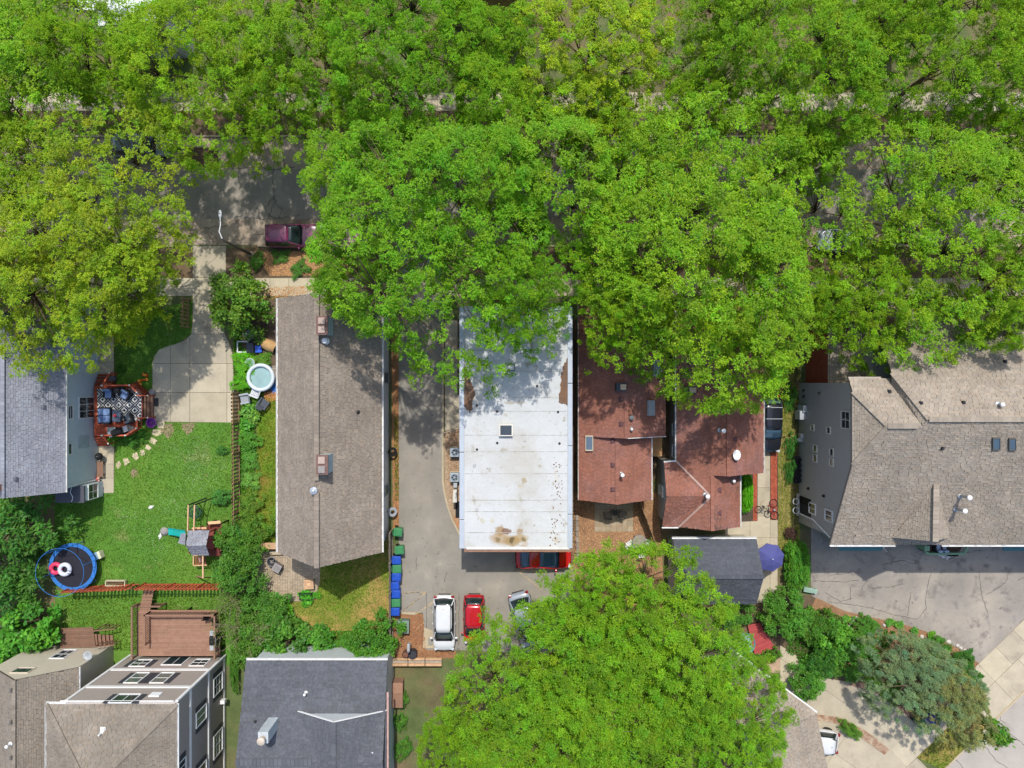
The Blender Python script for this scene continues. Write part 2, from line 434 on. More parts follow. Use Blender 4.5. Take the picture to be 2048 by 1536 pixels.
for l in ([(548, 318), (545, 360), (550, 400), (540, 430), (552, 438)], [(548, 395), (532, 415), (538, 436)], [(548, 398), (565, 420), (556, 438)], [(436, 334), (480, 338), (520, 332), (545, 340), (590, 333)],
          [(410, 456), (450, 452), (480, 432), (530, 440), (600, 430)], [(500, 470), (540, 466)], [(620, 300), (650, 380), (640, 440)]):
    ribbon(cr, Wl(l), .06, .021, .09)
struct('street_crack', cr, m_crack)

# --- blue house: driveway, walk, lawn
m_under = mat('joint_dirt', '#4b4438', .95)
drive = [(306, 843), (305, 727), (309, 712), (318, 700), (335, 692), (352, 688), (372, 680), (383, 668), (386, 640), (386, 492), (452, 492), (452, 560), (446, 600), (440, 640), (452, 672), (464, 700), (468, 760), (466, 845)]
dr = flat('driveway', Wl(drive), .008, m_under)
gx = [world_x(v) for v in (290, 341, 380, 454, 480)]; gy = [world_y(v) for v in (846, 785, 727, 668, 610, 555, 490)]
slabs(dr, Wl(drive), gx, gy, .03, m_conc, gap=.03)
wk = flat('garden_path', Wl([(196, 655), (228, 655), (228, 985), (196, 985)]), .008, m_under)
slabs(wk, Wl([(196, 655), (228, 655), (228, 986), (196, 986)]), [world_x(196), world_x(228)], [world_y(v) for v in (655, 690, 724, 757, 790, 822, 855, 895, 928, 956, 987)], .03, m_conc)
lawn_poly = Wl([(110, 985), (228, 985), (232, 880), (306, 845), (470, 845), (478, 1050), (470, 1175), (110, 1175)])
flat('lawn', lawn_poly, .012, m_lawn)
flat('lawn', Wl([(230, 640), (386, 600), (384, 668), (352, 688), (318, 700), (306, 727), (306, 845), (232, 880)]), .012, m_lawn)
flat('lawn', Wl([(110, 1180), (470, 1180), (470, 1330), (110, 1330)]), .012, m_lawn)
rg = np.random.default_rng(5)
scatter('grass', lawn_poly, 31000, m_grass, z=.012, size=(.06, .15), up=True, asp=(.25, .45), tint=((.65, .75, .5), (1.3, 1.2, 1.0)), seed=11, label='short mown grass of the big back lawn beside the blue house')
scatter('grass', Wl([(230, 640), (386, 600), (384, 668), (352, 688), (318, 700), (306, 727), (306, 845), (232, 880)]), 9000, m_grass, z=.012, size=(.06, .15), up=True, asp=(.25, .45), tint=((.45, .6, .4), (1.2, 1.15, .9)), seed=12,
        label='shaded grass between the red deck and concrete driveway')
scatter('grass', Wl([(125, 1190), (450, 1190), (450, 1300), (125, 1300)]), 12000, m_grass, z=.012, size=(.07, .18), up=True, asp=(.25, .45), tint=((.6, .65, .4), (1.5, 1.2, .9)), seed=13,
        label='grass between the red fence and brown deck')
m_bare = mat('bare_soil', '#8b7c62', .95, var=.2, scale=2, fvar=.2, bump=.4)
for pl in ([(318, 847), (345, 847), (350, 862), (338, 878), (322, 866)], [(362, 846), (392, 846), (388, 860), (374, 868), (364, 858)], [(262, 940), (272, 936), (276, 948), (266, 956)]):
    c = []
    q = Wl(pl)
    for i in range(len(q)):
        for k in range(4):
            t_ = k / 4; c.append((q[i][0] + (q[(i + 1) % len(q)][0] - q[i][0]) * t_ + random.uniform(-.1, .1), q[i][1] + (q[(i + 1) % len(q)][1] - q[i][1]) * t_ + random.uniform(-.1, .1)))
    flat('bare_soil', c, .016, m_bare)
m_clover = leaf_mat('clover_flower', '#b9c9a4', .2)
def blobs(cs):
    def f(P, rng):
        k = np.zeros(len(P))
        for (px, py, r) in cs:
            c = np.array(W2(px, py)); k = np.maximum(k, np.exp(-((P - c) ** 2).sum(1) / (r * r)))
        return rng.random(len(P)) < k
    return f
scatter('clover_flowers', lawn_poly, 9000, m_clover, z=.06, size=(.03, .06), asp=(.7, 1), tint=((.8, .9, .8), (1.1, 1.1, 1.1)), seed=15, dens=blobs([(390, 915, 1.6), (355, 900, 1.0), (400, 960, 1.6), (350, 1010, 1.2), (310, 1080, 1.2), (255, 1030, .8), (440, 930, .9)]),
        label='small white clover flowers spread over the back lawn')
stp = thing('stepping_stone_path', 'curving line of pale flagstones across the lawn', 'path'); stp['kind'] = 'structure'; del stp['category']
for pl in ([(312, 845), (330, 842), (328, 856), (316, 857)], [(307, 858), (322, 860), (324, 868), (314, 873), (303, 868)], [(303, 874), (316, 881), (309, 890), (299, 884)], [(294, 887), (304, 896), (298, 901), (290, 897)],
           [(281, 900), (288, 899), (291, 908), (285, 912), (279, 907)], [(266, 907), (274, 904), (278, 916), (272, 921), (265, 913)], [(246, 918), (255, 916), (261, 924), (250, 932)], [(233, 924), (240, 921), (243, 931), (236, 938), (232, 931)]):
    MB().prism(Wl(pl), -.02, random.uniform(.035, .05), random.uniform(.9, 1.1)).build('stone', m_stone, stp, bevel=.015)

# --- yard strip between driveway fence and the brown house
flat('planting_bed', Wl([(466, 600), (575, 600), (575, 800), (520, 800), (508, 1100), (470, 1100)]), .008, m_soil)
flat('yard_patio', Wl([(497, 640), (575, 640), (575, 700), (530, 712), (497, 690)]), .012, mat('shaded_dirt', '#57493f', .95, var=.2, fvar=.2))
stripg = Wl([(527, 795), (590, 795), (590, 1090), (508, 1085), (514, 830)])
flat('side_lawn', stripg, .012, mat('side_grass', '#5c7a1e', .95, var=.2, scale=.9, fvar=.25, bump=.5, patches=[(.35, .54, .1, '#7d6a2e')]))
scatter('grass', stripg, 7000, m_grass, z=.012, size=(.06, .16), up=True, asp=(.25, .45), tint=((.6, .6, .35), (1.7, 1.2, .7)), seed=21, label='narrow yellowing grass strip along the brown house')
scatter('wood_chips', Wl([(528, 785), (558, 782), (560, 800), (530, 806)]), 500, m_chip, z=.012, size=(.05, .12), tint=((.9, .6, .4), (1.5, 1.1, .7)), seed=22, label='patch of orange chips below the round pool')
scatter('ground_cover', Wl([(468, 640), (484, 640), (484, 708), (540, 714), (528, 790), (512, 830), (507, 1095), (472, 1095), (484, 800), (468, 760)]), 9000, m_shrub, z=.03, size=(.10, .26), up=True, asp=(.4, .7), tint=((.7, .8, .6), (1.6, 1.5, 1.2)), seed=26, label='leafy ground cover filling the bed between fence and brown house')
scatter('ground_cover', Wl([(1590, 1240), (1640, 1215), (1700, 1240), (1790, 1262), (1760, 1350), (1700, 1352), (1620, 1335), (1570, 1300)]), 6500, m_shrub, z=.03, size=(.10, .24), up=True, asp=(.4, .7), tint=((.5, .65, .6), (1.1, 1.15, 1.0)), seed=27, label='dark ground cover between the shrubs of the corner garden')
scatter('ground_cover', Wl([(480, 1200), (560, 1210), (600, 1260), (780, 1262), (780, 1300), (480, 1312)]), 8000, m_shrub, z=.03, size=(.10, .26), up=True, asp=(.4, .7), tint=((.6, .75, .6), (1.4, 1.4, 1.0)), seed=28, label='leafy undergrowth along the charcoal roofed house')
# paver patio behind the brown house
pat = flat('paver_patio', Wl([(512, 1105), (640, 1085), (640, 1160), (632, 1200), (545, 1204), (520, 1175), (506, 1150)]), .006, m_under)
pv = Wl([(512, 1105), (640, 1085), (640, 1160), (632, 1200), (545, 1204), (520, 1175), (506, 1150)])
m_paver = mat('paver', '#a3947f', .9, var=.15, scale=1.0, fine=14, fvar=.15, attr=True)
mbp = MB(); ax = W2(500, 1210); k = 0
for i in range(44):
    for j in range(44):
        x, y = ax[0] + i * .205 + .1, ax[1] + j * .205 * .62
        if inside(np.array([[x, y]]), pv)[0]:
            t = random.uniform(.82, 1.12); mbp.box((x, y, .012), (.192, .115, .03 + random.uniform(0, .006)), col=(t, t * .98, t * .96))
mbp.build('pavers', m_paver, pat, kind='stuff')
yb = Wl([(590, 1060), (782, 1060), (782, 1280), (560, 1280), (560, 1206), (632, 1200), (640, 1160), (640, 1085)])
flat('back_lawn', yb, .012, m_lawn_dry)
def dry(P, rng):
    c = np.array(W2(690, 1150)); d = np.hypot(P[:, 0] - c[0], (P[:, 1] - c[1]))
    return rng.random(len(P)) < np.clip(1.25 - d / 3.6, .25, 1)
scatter('grass', yb, 22000, m_grass, z=.012, size=(.06, .17), up=True, asp=(.25, .45), tint=((.6, .7, .4), (1.6, 1.3, .8)), seed=23, dens=dry, label='green grass of the yard behind the brown house')
scatter('dry_grass', yb, 9000, mat('straw', '#b59a62', .9, var=0, fvar=0, attr=True), z=.012, size=(.05, .14), up=True, asp=(.2, .4), tint=((.7, .65, .6), (1.2, 1.15, 1.1)), seed=24,
        dens=lambda P, rng: rng.random(len(P)) < np.clip((np.hypot(P[:, 0] - W2(690, 1150)[0], P[:, 1] - W2(690, 1150)[1]) - 1.2) / 3, 0, 1), label='straw coloured dead grass in the yard behind the brown house')

# --- alley and parking lot
alley = [(795, 490), (886, 490), (884, 960), (887, 985), (893, 1010), (903, 1040), (916, 1065), (928, 1084), (928, 1060), (1136, 1060), (1150, 1150), (1150, 1310), (915, 1300), (905, 1300), (850, 1302), (846, 1225), (800, 1228), (797, 1060)]
lot = flat('parking_lot', Wl(alley), .010, m_asph)
mb = MB()
for l, wd in (([(806, 1185), (852, 1184)], .09), ([(806, 1222), (852, 1185)], .12), ([(832, 1228), (868, 1203)], .12), ([(833, 1258), (848, 1245)], .12), ([(1035, 1142), (1150, 1138)], .14), ([(1038, 1143), (1085, 1180)], .10), ([(842, 1110), (842, 1140)], .0)):
    if wd: ribbon(mb, Wl(l), wd, .016, .012)
mb.build('painted_line', mat('worn_yellow_paint', '#b49b6c', .85, var=.2, scale=4, fvar=.3, patches=[(5, .52, .1, '#8a8279')]), lot)
mb = MB()
for l in ([(806, 1222), (840, 1195)], [(853, 1185), (853, 1260)], [(918, 1185), (918, 1290)], [(833, 1115), (832, 1140)], [(888, 1165), (893, 1145)], [(846, 1262), (838, 1275)], [(870, 1255), (850, 1285)], [(806, 1186), (840, 1184)]):
    ribbon(mb, Wl(l), .05, .018, .03)
mb.build('crack', m_crack, lot)
kb = [(886, 600), (886, 962), (889, 985), (895, 1010), (905, 1040), (918, 1065), (932, 1088)]
def kerb_line(pts, wd, h, m=m_kerb, name='kerb'):
    w_ = Wl(pts); mb = MB(); L = []; Rr = []
    for i, p in enumerate(w_):
        a, b = w_[max(i - 1, 0)], w_[min(i + 1, len(w_) - 1)]; d = Vector((b[0] - a[0], b[1] - a[1])).normalized(); s_ = Vector((-d.y, d.x)) * wd / 2
        L.append((p[0] + s_.x, p[1] + s_.y)); Rr.append((p[0] - s_.x, p[1] - s_.y))
    for i in range(len(w_) - 1): mb.prism([L[i], L[i + 1], Rr[i + 1], Rr[i]], -.05, h)
    return struct(name, mb, m)
kerb_line(kb, .16, .13)
kerb_line([(888, 866), (905, 860), (927, 852)], .12, .1)
flat('gravel_bed', Wl([(888, 866), (928, 852), (928, 1080), (917, 1062), (904, 1035), (895, 1008), (889, 980)]), .010, m_gravel)
scatter('gravel', Wl([(889, 868), (928, 856), (928, 1080), (917, 1058), (904, 1032), (896, 1008), (890, 980)]), 5200, mat('pebble', '#b09a80', .9, var=0, fvar=0, attr=True), z=.012, size=(.03, .075), asp=(.6, 1), tint=((.55, .5, .45), (1.35, 1.25, 1.15)), seed=31,
        label='tan gravel between the curved kerb and white roofed building')
scatter('fallen_leaves', Wl([(889, 868), (928, 856), (928, 1000), (900, 1000)]), 900, m_mulchchip, z=.02, size=(.05, .11), tint=((.6, .5, .4), (1.5, .95, .6)), seed=32, label='brown fallen leaves over the gravel by the white roofed building')
scatter('fallen_leaves', Wl([(905, 1030), (926, 1030), (926, 1072), (912, 1050)]), 260, m_chip, z=.02, size=(.05, .11), tint=((.9, .55, .3), (1.4, .8, .4)), seed=33, label='small heap of orange leaves at the gravel corner')
wk2 = flat('side_walk', Wl([(889, 640), (928, 640), (928, 852), (905, 860), (889, 866)]), .010, m_under)
slabs(wk2, Wl([(890, 640), (915, 640), (915, 790), (927, 790), (927, 850), (905, 858), (890, 862)]), [world_x(889), world_x(928)], [world_y(v) for v in (640, 680, 725, 765, 806, 866)], .03, m_conc)
flat('planting_bed', Wl([(916, 640), (928, 640), (928, 788), (916, 788)]), .014, m_soil)
lf = Wl([(783, 610), (797, 610), (798, 1060), (786, 1060)])
flat('leaf_strip', lf, .012, m_mulch)
scatter('fallen_leaves', lf, 3600, m_chip, z=.014, size=(.05, .12), tint=((.55, .42, .3), (1.3, .95, .65)), seed=35, label='dry leaves drifted along the alley beside the brown house')
scatter('weeds', Wl([(788, 830), (797, 830), (798, 1000), (790, 1000)]), 900, m_grass, z=.014, size=(.06, .16), up=True, asp=(.25, .45), tint=((.7, .7, .4), (1.7, 1.2, .8)), seed=36, label='weeds and grass along the alley edge')
mu = Wl([(786, 1228), (846, 1228), (852, 1300), (910, 1300), (915, 1316), (786, 1320)])
flat('mulch_bed', mu, .014, m_mulch)
scatter('mulch', mu, 3800, m_mulchchip, z=.016, size=(.05, .13), tint=((.6, .5, .45), (1.5, 1.1, .85)), seed=37, label='red brown mulch around the green utility box')
mb = MB(); mb.prism(Wl([(848, 1255), (868, 1262), (876, 1296), (846, 1296)]), -.02, .03); struct('concrete_pad', mb, m_kerb)
mb = MB(); mb.prism(Wl([(856, 1276), (866, 1276), (866, 1291), (856, 1291)]), .0, .036); struct('utility_cover', mb, mat('cover_grey', '#8e8a80', .8))
mb = MB(); mb.beam(W(803, 1226, .06), W(832, 1227, .06), .2, .14); tag(mb.build('parking_block', m_kerb, bevel=.02), 'low concrete parking block beside the last blue wheeled bin', 'parking block')

# --- yard behind the red-brown house
yd = Wl([(1140, 985), (1315, 985), (1325, 1120), (1330, 1250), (1140, 1250)])
flat('chip_yard', yd, .008, m_mulch)
scatter('wood_chips', yd, 12000, m_chip, z=.010, size=(.05, .13), tint=((.65, .58, .52), (1.35, 1.15, 1.05)), seed=41, label='orange wood chips covering the yard behind the red brown house')
flat('shade_ground', Wl([(1136, 640), (1152, 640), (1152, 1130), (1136, 1130)]), .012, m_soil)
pt = flat('paver_patio', Wl([(1189, 990), (1266, 990), (1266, 1063), (1189, 1063)]), .014, m_under)
gx = [W2(1189 + i * 11, 0)[0] for i in range(8)]; gy = [W2(0, 1063 - i * 11)[1] for i in range(8)]
slabs(pt, Wl([(1189, 990), (1266, 990), (1266, 1063), (1189, 1063)]), gx, gy, .035, mat('grey_paver', '#9a8d78', .9, var=.12, fvar=.12, attr=True), name='paver', gap=.015, depth=.03)
mb = MB()
for i in range(9):
    a, b = W(1154 + .2 * i, 1030 + i * 11, .05), W(1154.2 + .2 * i, 1040 + i * 11, .05); mb.beam(a, b, .22, .14, random.uniform(.8, 1.1))
struct('garden_edging', mb, m_wood_grey)

# --- between the two houses and the grey apartment house
flat('shade_ground', Wl([(1300, 640), (1345, 640), (1345, 960), (1300, 960)]), .010, m_soil)
wk3 = flat('garden_path', Wl([(1480, 880), (1556, 880), (1556, 1205), (1480, 1205)]), .008, m_under)
slabs(wk3, Wl([(1515, 880), (1540, 880), (1540, 1040), (1555, 1040), (1555, 1205), (1450, 1205), (1450, 1045), (1515, 1042)]), [world_x(v) for v in (1450, 1500, 1540, 1556)], [world_y(v) for v in (880, 940, 975, 1032, 1075, 1140, 1206)], .03, m_conc)
m_brickp = mat('red_paving', '#a5563f', .9, var=.15, fvar=.15, attr=True)
for (a, b, c, d) in ((1541, 1554, 890, 1040), (1506, 1514, 940, 1042)):
    pth = flat('brick_path', Wl([(a, c), (b, c), (b, d), (a, d)]), .012, m_under); mbp = MB()
    x0, y0 = W2(a, d); x1, y1 = W2(b, c); nx = max(1, round((x1 - x0) / .105)); ny = int((y1 - y0) / .215)
    for i in range(nx):
        for j in range(ny):
            t = random.uniform(.75, 1.15); mbp.box((x0 + (i + .5) * (x1 - x0) / nx, y0 + (j + .5 + (i % 2) * .4) * .215, .02), ((x1 - x0) / nx - .01, .203, .03), col=(t, t * random.uniform(.9, 1), t * .95))
    mbp.build('bricks', m_brickp, pth, kind='stuff')
ds = Wl([(1556, 620), (1600, 620), (1600, 1100), (1556, 1100)])
flat('grass_strip', ds, .010, m_strip)
scatter('dry_grass', ds, 9500, m_grass, z=.010, size=(.06, .17), up=True, asp=(.2, .4), tint=((1.1, .8, .6), (2.6, 1.6, 1.6)), seed=45, label='dry grass strip along the tall grey wall')
flat('dirt_edge', Wl([(1588, 620), (1600, 620), (1600, 1050), (1588, 1050)]), .014, m_soil)

# --- lot of the apartment house, garden, corner street
flat('parking_lot', Wl([(1622, 1040), (2400, 1040), (2400, 1010), (2600, 600), (2600, 1000), (2048, 1255), (1968, 1332), (1950, 1322), (1920, 1298), (1850, 1262), (1800, 1246), (1740, 1234), (1690, 1222), (1645, 1205), (1622, 1190)][:3] + [(2400, 1200), (2048, 1252), (1966, 1332), (1945, 1318), (1915, 1296), (1850, 1262), (1800, 1246), (1740, 1234), (1690, 1222), (1645, 1205), (1622, 1190)]), .010, m_asph_lot)
lot2 = [o for o in COL.objects if o.name.startswith('parking_lot')][-1]
mb = MB()
for l in ([(1625, 1162), (1690, 1164), (1718, 1160)], [(1742, 1176), (1785, 1173), (1810, 1168)], [(1862, 1145), (1850, 1198)], [(1821, 1190), (1815, 1232)], [(1958, 1142), (1964, 1195), (1975, 1225)], [(1972, 1190), (2010, 1165), (2020, 1140)],
          [(1650, 1185), (1680, 1203), (1705, 1196)], [(1660, 1205), (1700, 1208), (1740, 1216), (1800, 1232), (1835, 1238), (1852, 1218)], [(1895, 1120), (1920, 1108), (1960, 1100)], [(1700, 1145), (1660, 1150)], [(1765, 1130), (1800, 1120), (1830, 1128)], [(2035, 1160), (2060, 1150)],
          [(1700, 1172), (1700, 1200)], [(1735, 1160), (1722, 1180)], [(1850, 1198), (1852, 1220)]):
    ribbon(mb, Wl(l), .05, .016, .045)
mb.build('crack', m_crack, lot2)
mb = MB(); ribbon(mb, Wl([(1966, 1330), (2048, 1250), (2120, 1180)]), .22, .018, .04); mb.build('sealed_joint', m_crack, lot2)
mulch_poly = Wl([(1632, 1195), (1690, 1222), (1740, 1234), (1800, 1246), (1850, 1262), (1915, 1296), (1966, 1332), (1955, 1345), (1930, 1400), (1700, 1350), (1600, 1260)])
flat('mulch_bed', mulch_poly, .014, m_mulch)
scatter('mulch', mulch_poly, 9000, m_mulchchip, z=.016, size=(.05, .12), tint=((.65, .62, .58), (1.4, 1.25, 1.15)), seed=51, label='brown mulch border curving along the apartment parking lot')
flat('garden_bed', Wl([(1480, 1190), (1640, 1190), (1700, 1230), (1940, 1330), (1980, 1400), (1880, 1460), (1800, 1405), (1716, 1369), (1620, 1350), (1560, 1320), (1480, 1300)]), .006, m_soil)
drv = [(1560, 1290), (1620, 1330), (1647, 1356), (1716, 1366), (1780, 1398), (1840, 1452), (1870, 1480), (1800, 1540), (1790, 1560), (1560, 1560)]
dh = flat('driveway', Wl(drv), .020, m_under)
slabs(dh, Wl(drv), [-12, -8.2, -4.2, -.2, 3.8, 8], [-14, -7, -3.4, .4, 4.2, 12], .045, m_conc, axes=(W2(1720, 1440), R(-35)))
A0 = W2(1745, 1533); ang = math.atan2(W2(1963, 1321)[1] - A0[1], W2(1963, 1321)[0] - A0[0])
swd = thing('sidewalk', 'diagonal concrete sidewalk at the street corner', 'sidewalk'); swd['kind'] = 'structure'; del swd['category']
slabs(swd, [(A0[0] + math.cos(ang) * u - math.sin(ang) * v, A0[1] + math.sin(ang) * u + math.cos(ang) * v) for u, v in ((-10, 0), (22, 0), (22, -1.95), (-10, -1.95))], list(np.arange(-10, 22.1, 2.0)), [-1.95, 0], .05, m_conc, axes=(A0, ang))
ux = lambda u, v: (A0[0] + math.cos(ang) * u - math.sin(ang) * v, A0[1] + math.sin(ang) * u + math.cos(ang) * v)
apr = thing('driveway_apron', 'pale concrete aprons between sidewalk and corner street', 'apron'); apr['kind'] = 'structure'; del apr['category']
for u0, u1 in ((-10, 3.1), (9.4, 22)):
    slabs(apr, [ux(u0, -1.97), ux(u1, -1.97), ux(u1, -4.15), ux(u0, -4.15)], list(np.arange(u0, u1 + 3, 2.6)), [-4.15, -1.97], .04, m_conc, axes=(A0, ang))
pk = [ux(3.1, -1.97), ux(9.4, -1.97), ux(8.9, -4.15), ux(3.9, -4.15)]
flat('parkway_lawn', pk, .03, m_lawn_dry)
scatter('grass', pk, 2600, m_grass, z=.03, size=(.06, .16), up=True, asp=(.25, .45), tint=((.6, .6, .4), (1.6, 1.1, .8)), seed=53, label='worn grass strip beside the corner street under the big spruce')
flat('street', [ux(-25, -4.3), ux(60, -4.3), ux(60, -16), ux(-25, -16)], .024, mat('pale_asphalt', '#a29b92', .92, var=.1, scale=.5, fine=26, fvar=.1, bump=.2, patches=[(.4, .62, .1, '#8f8880')]))
kp = [ux(-25, -4.3), ux(60, -4.3), ux(60, -4.14), ux(-25, -4.14)]
mb = MB(); mb.prism(kp, 0, .085); struct('kerb', mb, m_kerb)
mb = MB()
for l in ([(1960, 1480), (1990, 1520), (2030, 1545)], [(1900, 1505), (1930, 1540)], [(1985, 1440), (2048, 1490)]): ribbon(mb, Wl(l), .05, .031, .05)
struct('street_crack', mb, m_crack)
# brick-edged island between the two driveways
isl = [(1633, 1428), (1678, 1434), (1729, 1460), (1778, 1498), (1768, 1508), (1720, 1474), (1672, 1446), (1634, 1440)]
flat('planter_island', Wl(isl), .10, mat('island_brick', '#8d6a55', .9, var=.2, fvar=.25, patches=[(2, .5, .1, '#a2907a')]), thick=.1)
kerb_line([(1700, 1364), (1745, 1376), (1790, 1402), (1842, 1450)], .5, .07, mat('brick_edging', '#846a5c', .9, var=.2, fvar=.25), 'brick_edging')
# ================================================================ BUILDINGS
def shingle_mat(name, col, var=.1):
    c_ = lin(col); d_ = tuple(v * .84 for v in c_); l_ = tuple(v * 1.1 for v in c_)
    return mat(name, col, .95, var=var, scale=.9, fine=18, fvar=.08, attr=True, patches=[(.18, .54, .12, d_), (.5, .62, .1, l_), (1.1, .70, .05, d_)])
m_sh_brown = shingle_mat('brown_shingle', '#8b8074')
m_sh_grey = shingle_mat('grey_shingle', '#898b93')
m_sh_red = mat('redbrown_shingle', '#8b5d4e', .95, var=.16, scale=.7, fine=18, fvar=.08, attr=True, patches=[(.35, .56, .12, '#835f58')])
m_sh_slate = shingle_mat('slate_shingle', '#50545c')
m_sh_dgrey = shingle_mat('charcoal_shingle', '#5b5e64', .08)
m_sh_khaki = shingle_mat('khaki_shingle', '#837a6e')
m_sh_tan = shingle_mat('tan_shingle', '#958a7c')
m_edge = mat('roof_edge', '#4c443d', .9)
def shingles(parent, pts, m, ex=.155, tw=.33, contrast=.12, hue=.03, seed=0, name='shingles', warm=1.0):
    """Lapped shingle tabs over the planar polygon pts, courses level, each tab its own faces."""
    rnd = random.Random(seed)
    P = [Vector(p) for p in pts]
    n = sum(((P[i] - P[0]).cross(P[i + 1] - P[0]) for i in range(1, len(P) - 1)), Vector()).normalized()
    if n.z < 0: n = -n
    u = Vector((0, 0, 1)).cross(n)
    u = u.normalized() if u.length > 1e-4 else Vector((1, 0, 0))
    v = n.cross(u).normalized()
    if v.z < 0: v = -v; u = -u
    o = P[0]; q = [((p - o).dot(u), (p - o).dot(v)) for p in P]
    u0, u1 = min(a for a, b in q), max(a for a, b in q); v0, v1 = min(b for a, b in q), max(b for a, b in q)
    qa = np.array(q); mb = MB(); rows = int((v1 - v0) / ex) + 1
    for r in range(rows):
        va, vb = v0 + r * ex, v0 + (r + 1) * ex + .0
        x = u0 - tw * (.5 if r % 2 else 0) - rnd.uniform(0, tw * .3)
        rowt = rnd.uniform(.97, 1.03); k0 = r % 2
        while x < u1:
            wv = tw * rnd.choice((.8, 1, 1, 1.2)); sg = rnd.choice((.006, .012, .02, .03)); xa, xb = x + sg / 2, x + wv - sg / 2; x += wv; k0 += 1
            c = [(xa, va), (xb, va), (xb, vb), (xa, vb)]
            ins = inside(np.array(c), q)
            if not ins.all():
                if not ins.any() and not inside(np.array([[(xa + xb) / 2, (va + vb) / 2]]), q)[0]: continue
                c = clip_poly(c, q)
                if not c:
                    continue
            t = rowt * (1 + rnd.uniform(-contrast, contrast * .7)); h = rnd.uniform(-hue, hue)
            col = (t * (1 + h * warm), t, t * (1 - h))
            hb = .034 if (k0 % 2 == 0) != (rnd.random() < .18) else .012; lift = lambda b: .004 + hb * (1 - (b - va) / ex)
            vs_ = [o + u * a + v * b + n * lift(b) for a, b in c]
            k = len(vs_)
            a2 = sum(c[i][0] * c[(i + 1) % k][1] - c[(i + 1) % k][0] * c[i][1] for i in range(k))
            if a2 < 0: vs_ = vs_[::-1]
            mb.add(vs_, [tuple(range(k))], col)
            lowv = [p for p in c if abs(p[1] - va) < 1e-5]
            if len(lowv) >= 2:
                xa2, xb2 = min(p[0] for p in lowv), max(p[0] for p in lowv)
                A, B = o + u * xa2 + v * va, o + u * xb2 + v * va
                mb.add([A, B, B + n * (hb + .004), A + n * (hb + .004)], [(0, 1, 2, 3)], (col[0] * .35, col[1] * .35, col[2] * .35))  # butt edge tinted dark: course shadow put into the colour
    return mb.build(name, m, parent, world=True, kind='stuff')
SEED = [0]
def roof(parent, pts, m, t=.14, ex=.155, tw=.33, contrast=.12, hue=.03, edge=None):
    mb = MB(); mb.slab(pts, t)
    r = mb.build('roof', edge or m_edge, parent, world=True)
    SEED[0] += 1
    shingles(r, pts, m, ex, tw, contrast, hue, SEED[0])
    return r
def cap(parent, a, b, m, wd=.28, h=.05, name='ridge_cap', lift=.03):
    a, b = Vector(a), Vector(b); L = (b - a).length; n = max(1, int(L / .3)); mb = MB()
    for i in range(n):
        p, q = a.lerp(b, i / n), a.lerp(b, (i + .96) / n); t = random.uniform(.82, 1.08)
        mb.beam(p + Vector((0, 0, lift)), q + Vector((0, 0, lift + .012)), wd, h, (t, t, t))
    return mb.build(name, m, parent, world=True)
def gutter(parent, a, b, m=None, wd=.12, h=.11):
    a, b = Vector(a), Vector(b); mb = MB(); d = (b - a).normalized(); s_ = Vector((-d.y, d.x, 0))
    mb.beam(a - Vector((0, 0, h)), b - Vector((0, 0, h)), wd, .015)
    mb.beam(a + s_ * wd / 2 - Vector((0, 0, h / 2)), b + s_ * wd / 2 - Vector((0, 0, h / 2)), .022, h)
    mb.beam(a - s_ * wd / 2 - Vector((0, 0, h / 2)), b - s_ * wd / 2 - Vector((0, 0, h / 2)), .022, h)
    for i in range(int((b - a).length / 1.0)):
        mb.beam(a + d * (i + .5) - s_ * wd * .5, a + d * (i + .5) + s_ * wd * .5, .02, .015)
    return mb.build('gutter', m or m_trim, parent, world=True)
def walls(parent, poly, z0, z1, m, name='wall'):
    return MB().prism(poly, z0, z1).build(name, m, parent, world=True)
def gable(parent, a, b, apex, m, t=.1):
    """A gable triangle standing on the wall between a and b."""
    a, b, c = Vector(a), Vector(b), Vector(apex); d = (b - a).normalized(); n = Vector((-d.y, d.x, 0)) * t
    mb = MB(); mb.add([a, b, c, a + n, b + n, c + n], [(0, 1, 2), (5, 4, 3), (0, 3, 4, 1), (1, 4, 5, 2), (2, 5, 3, 0)])
    return mb.build('gable', m, parent, world=True)
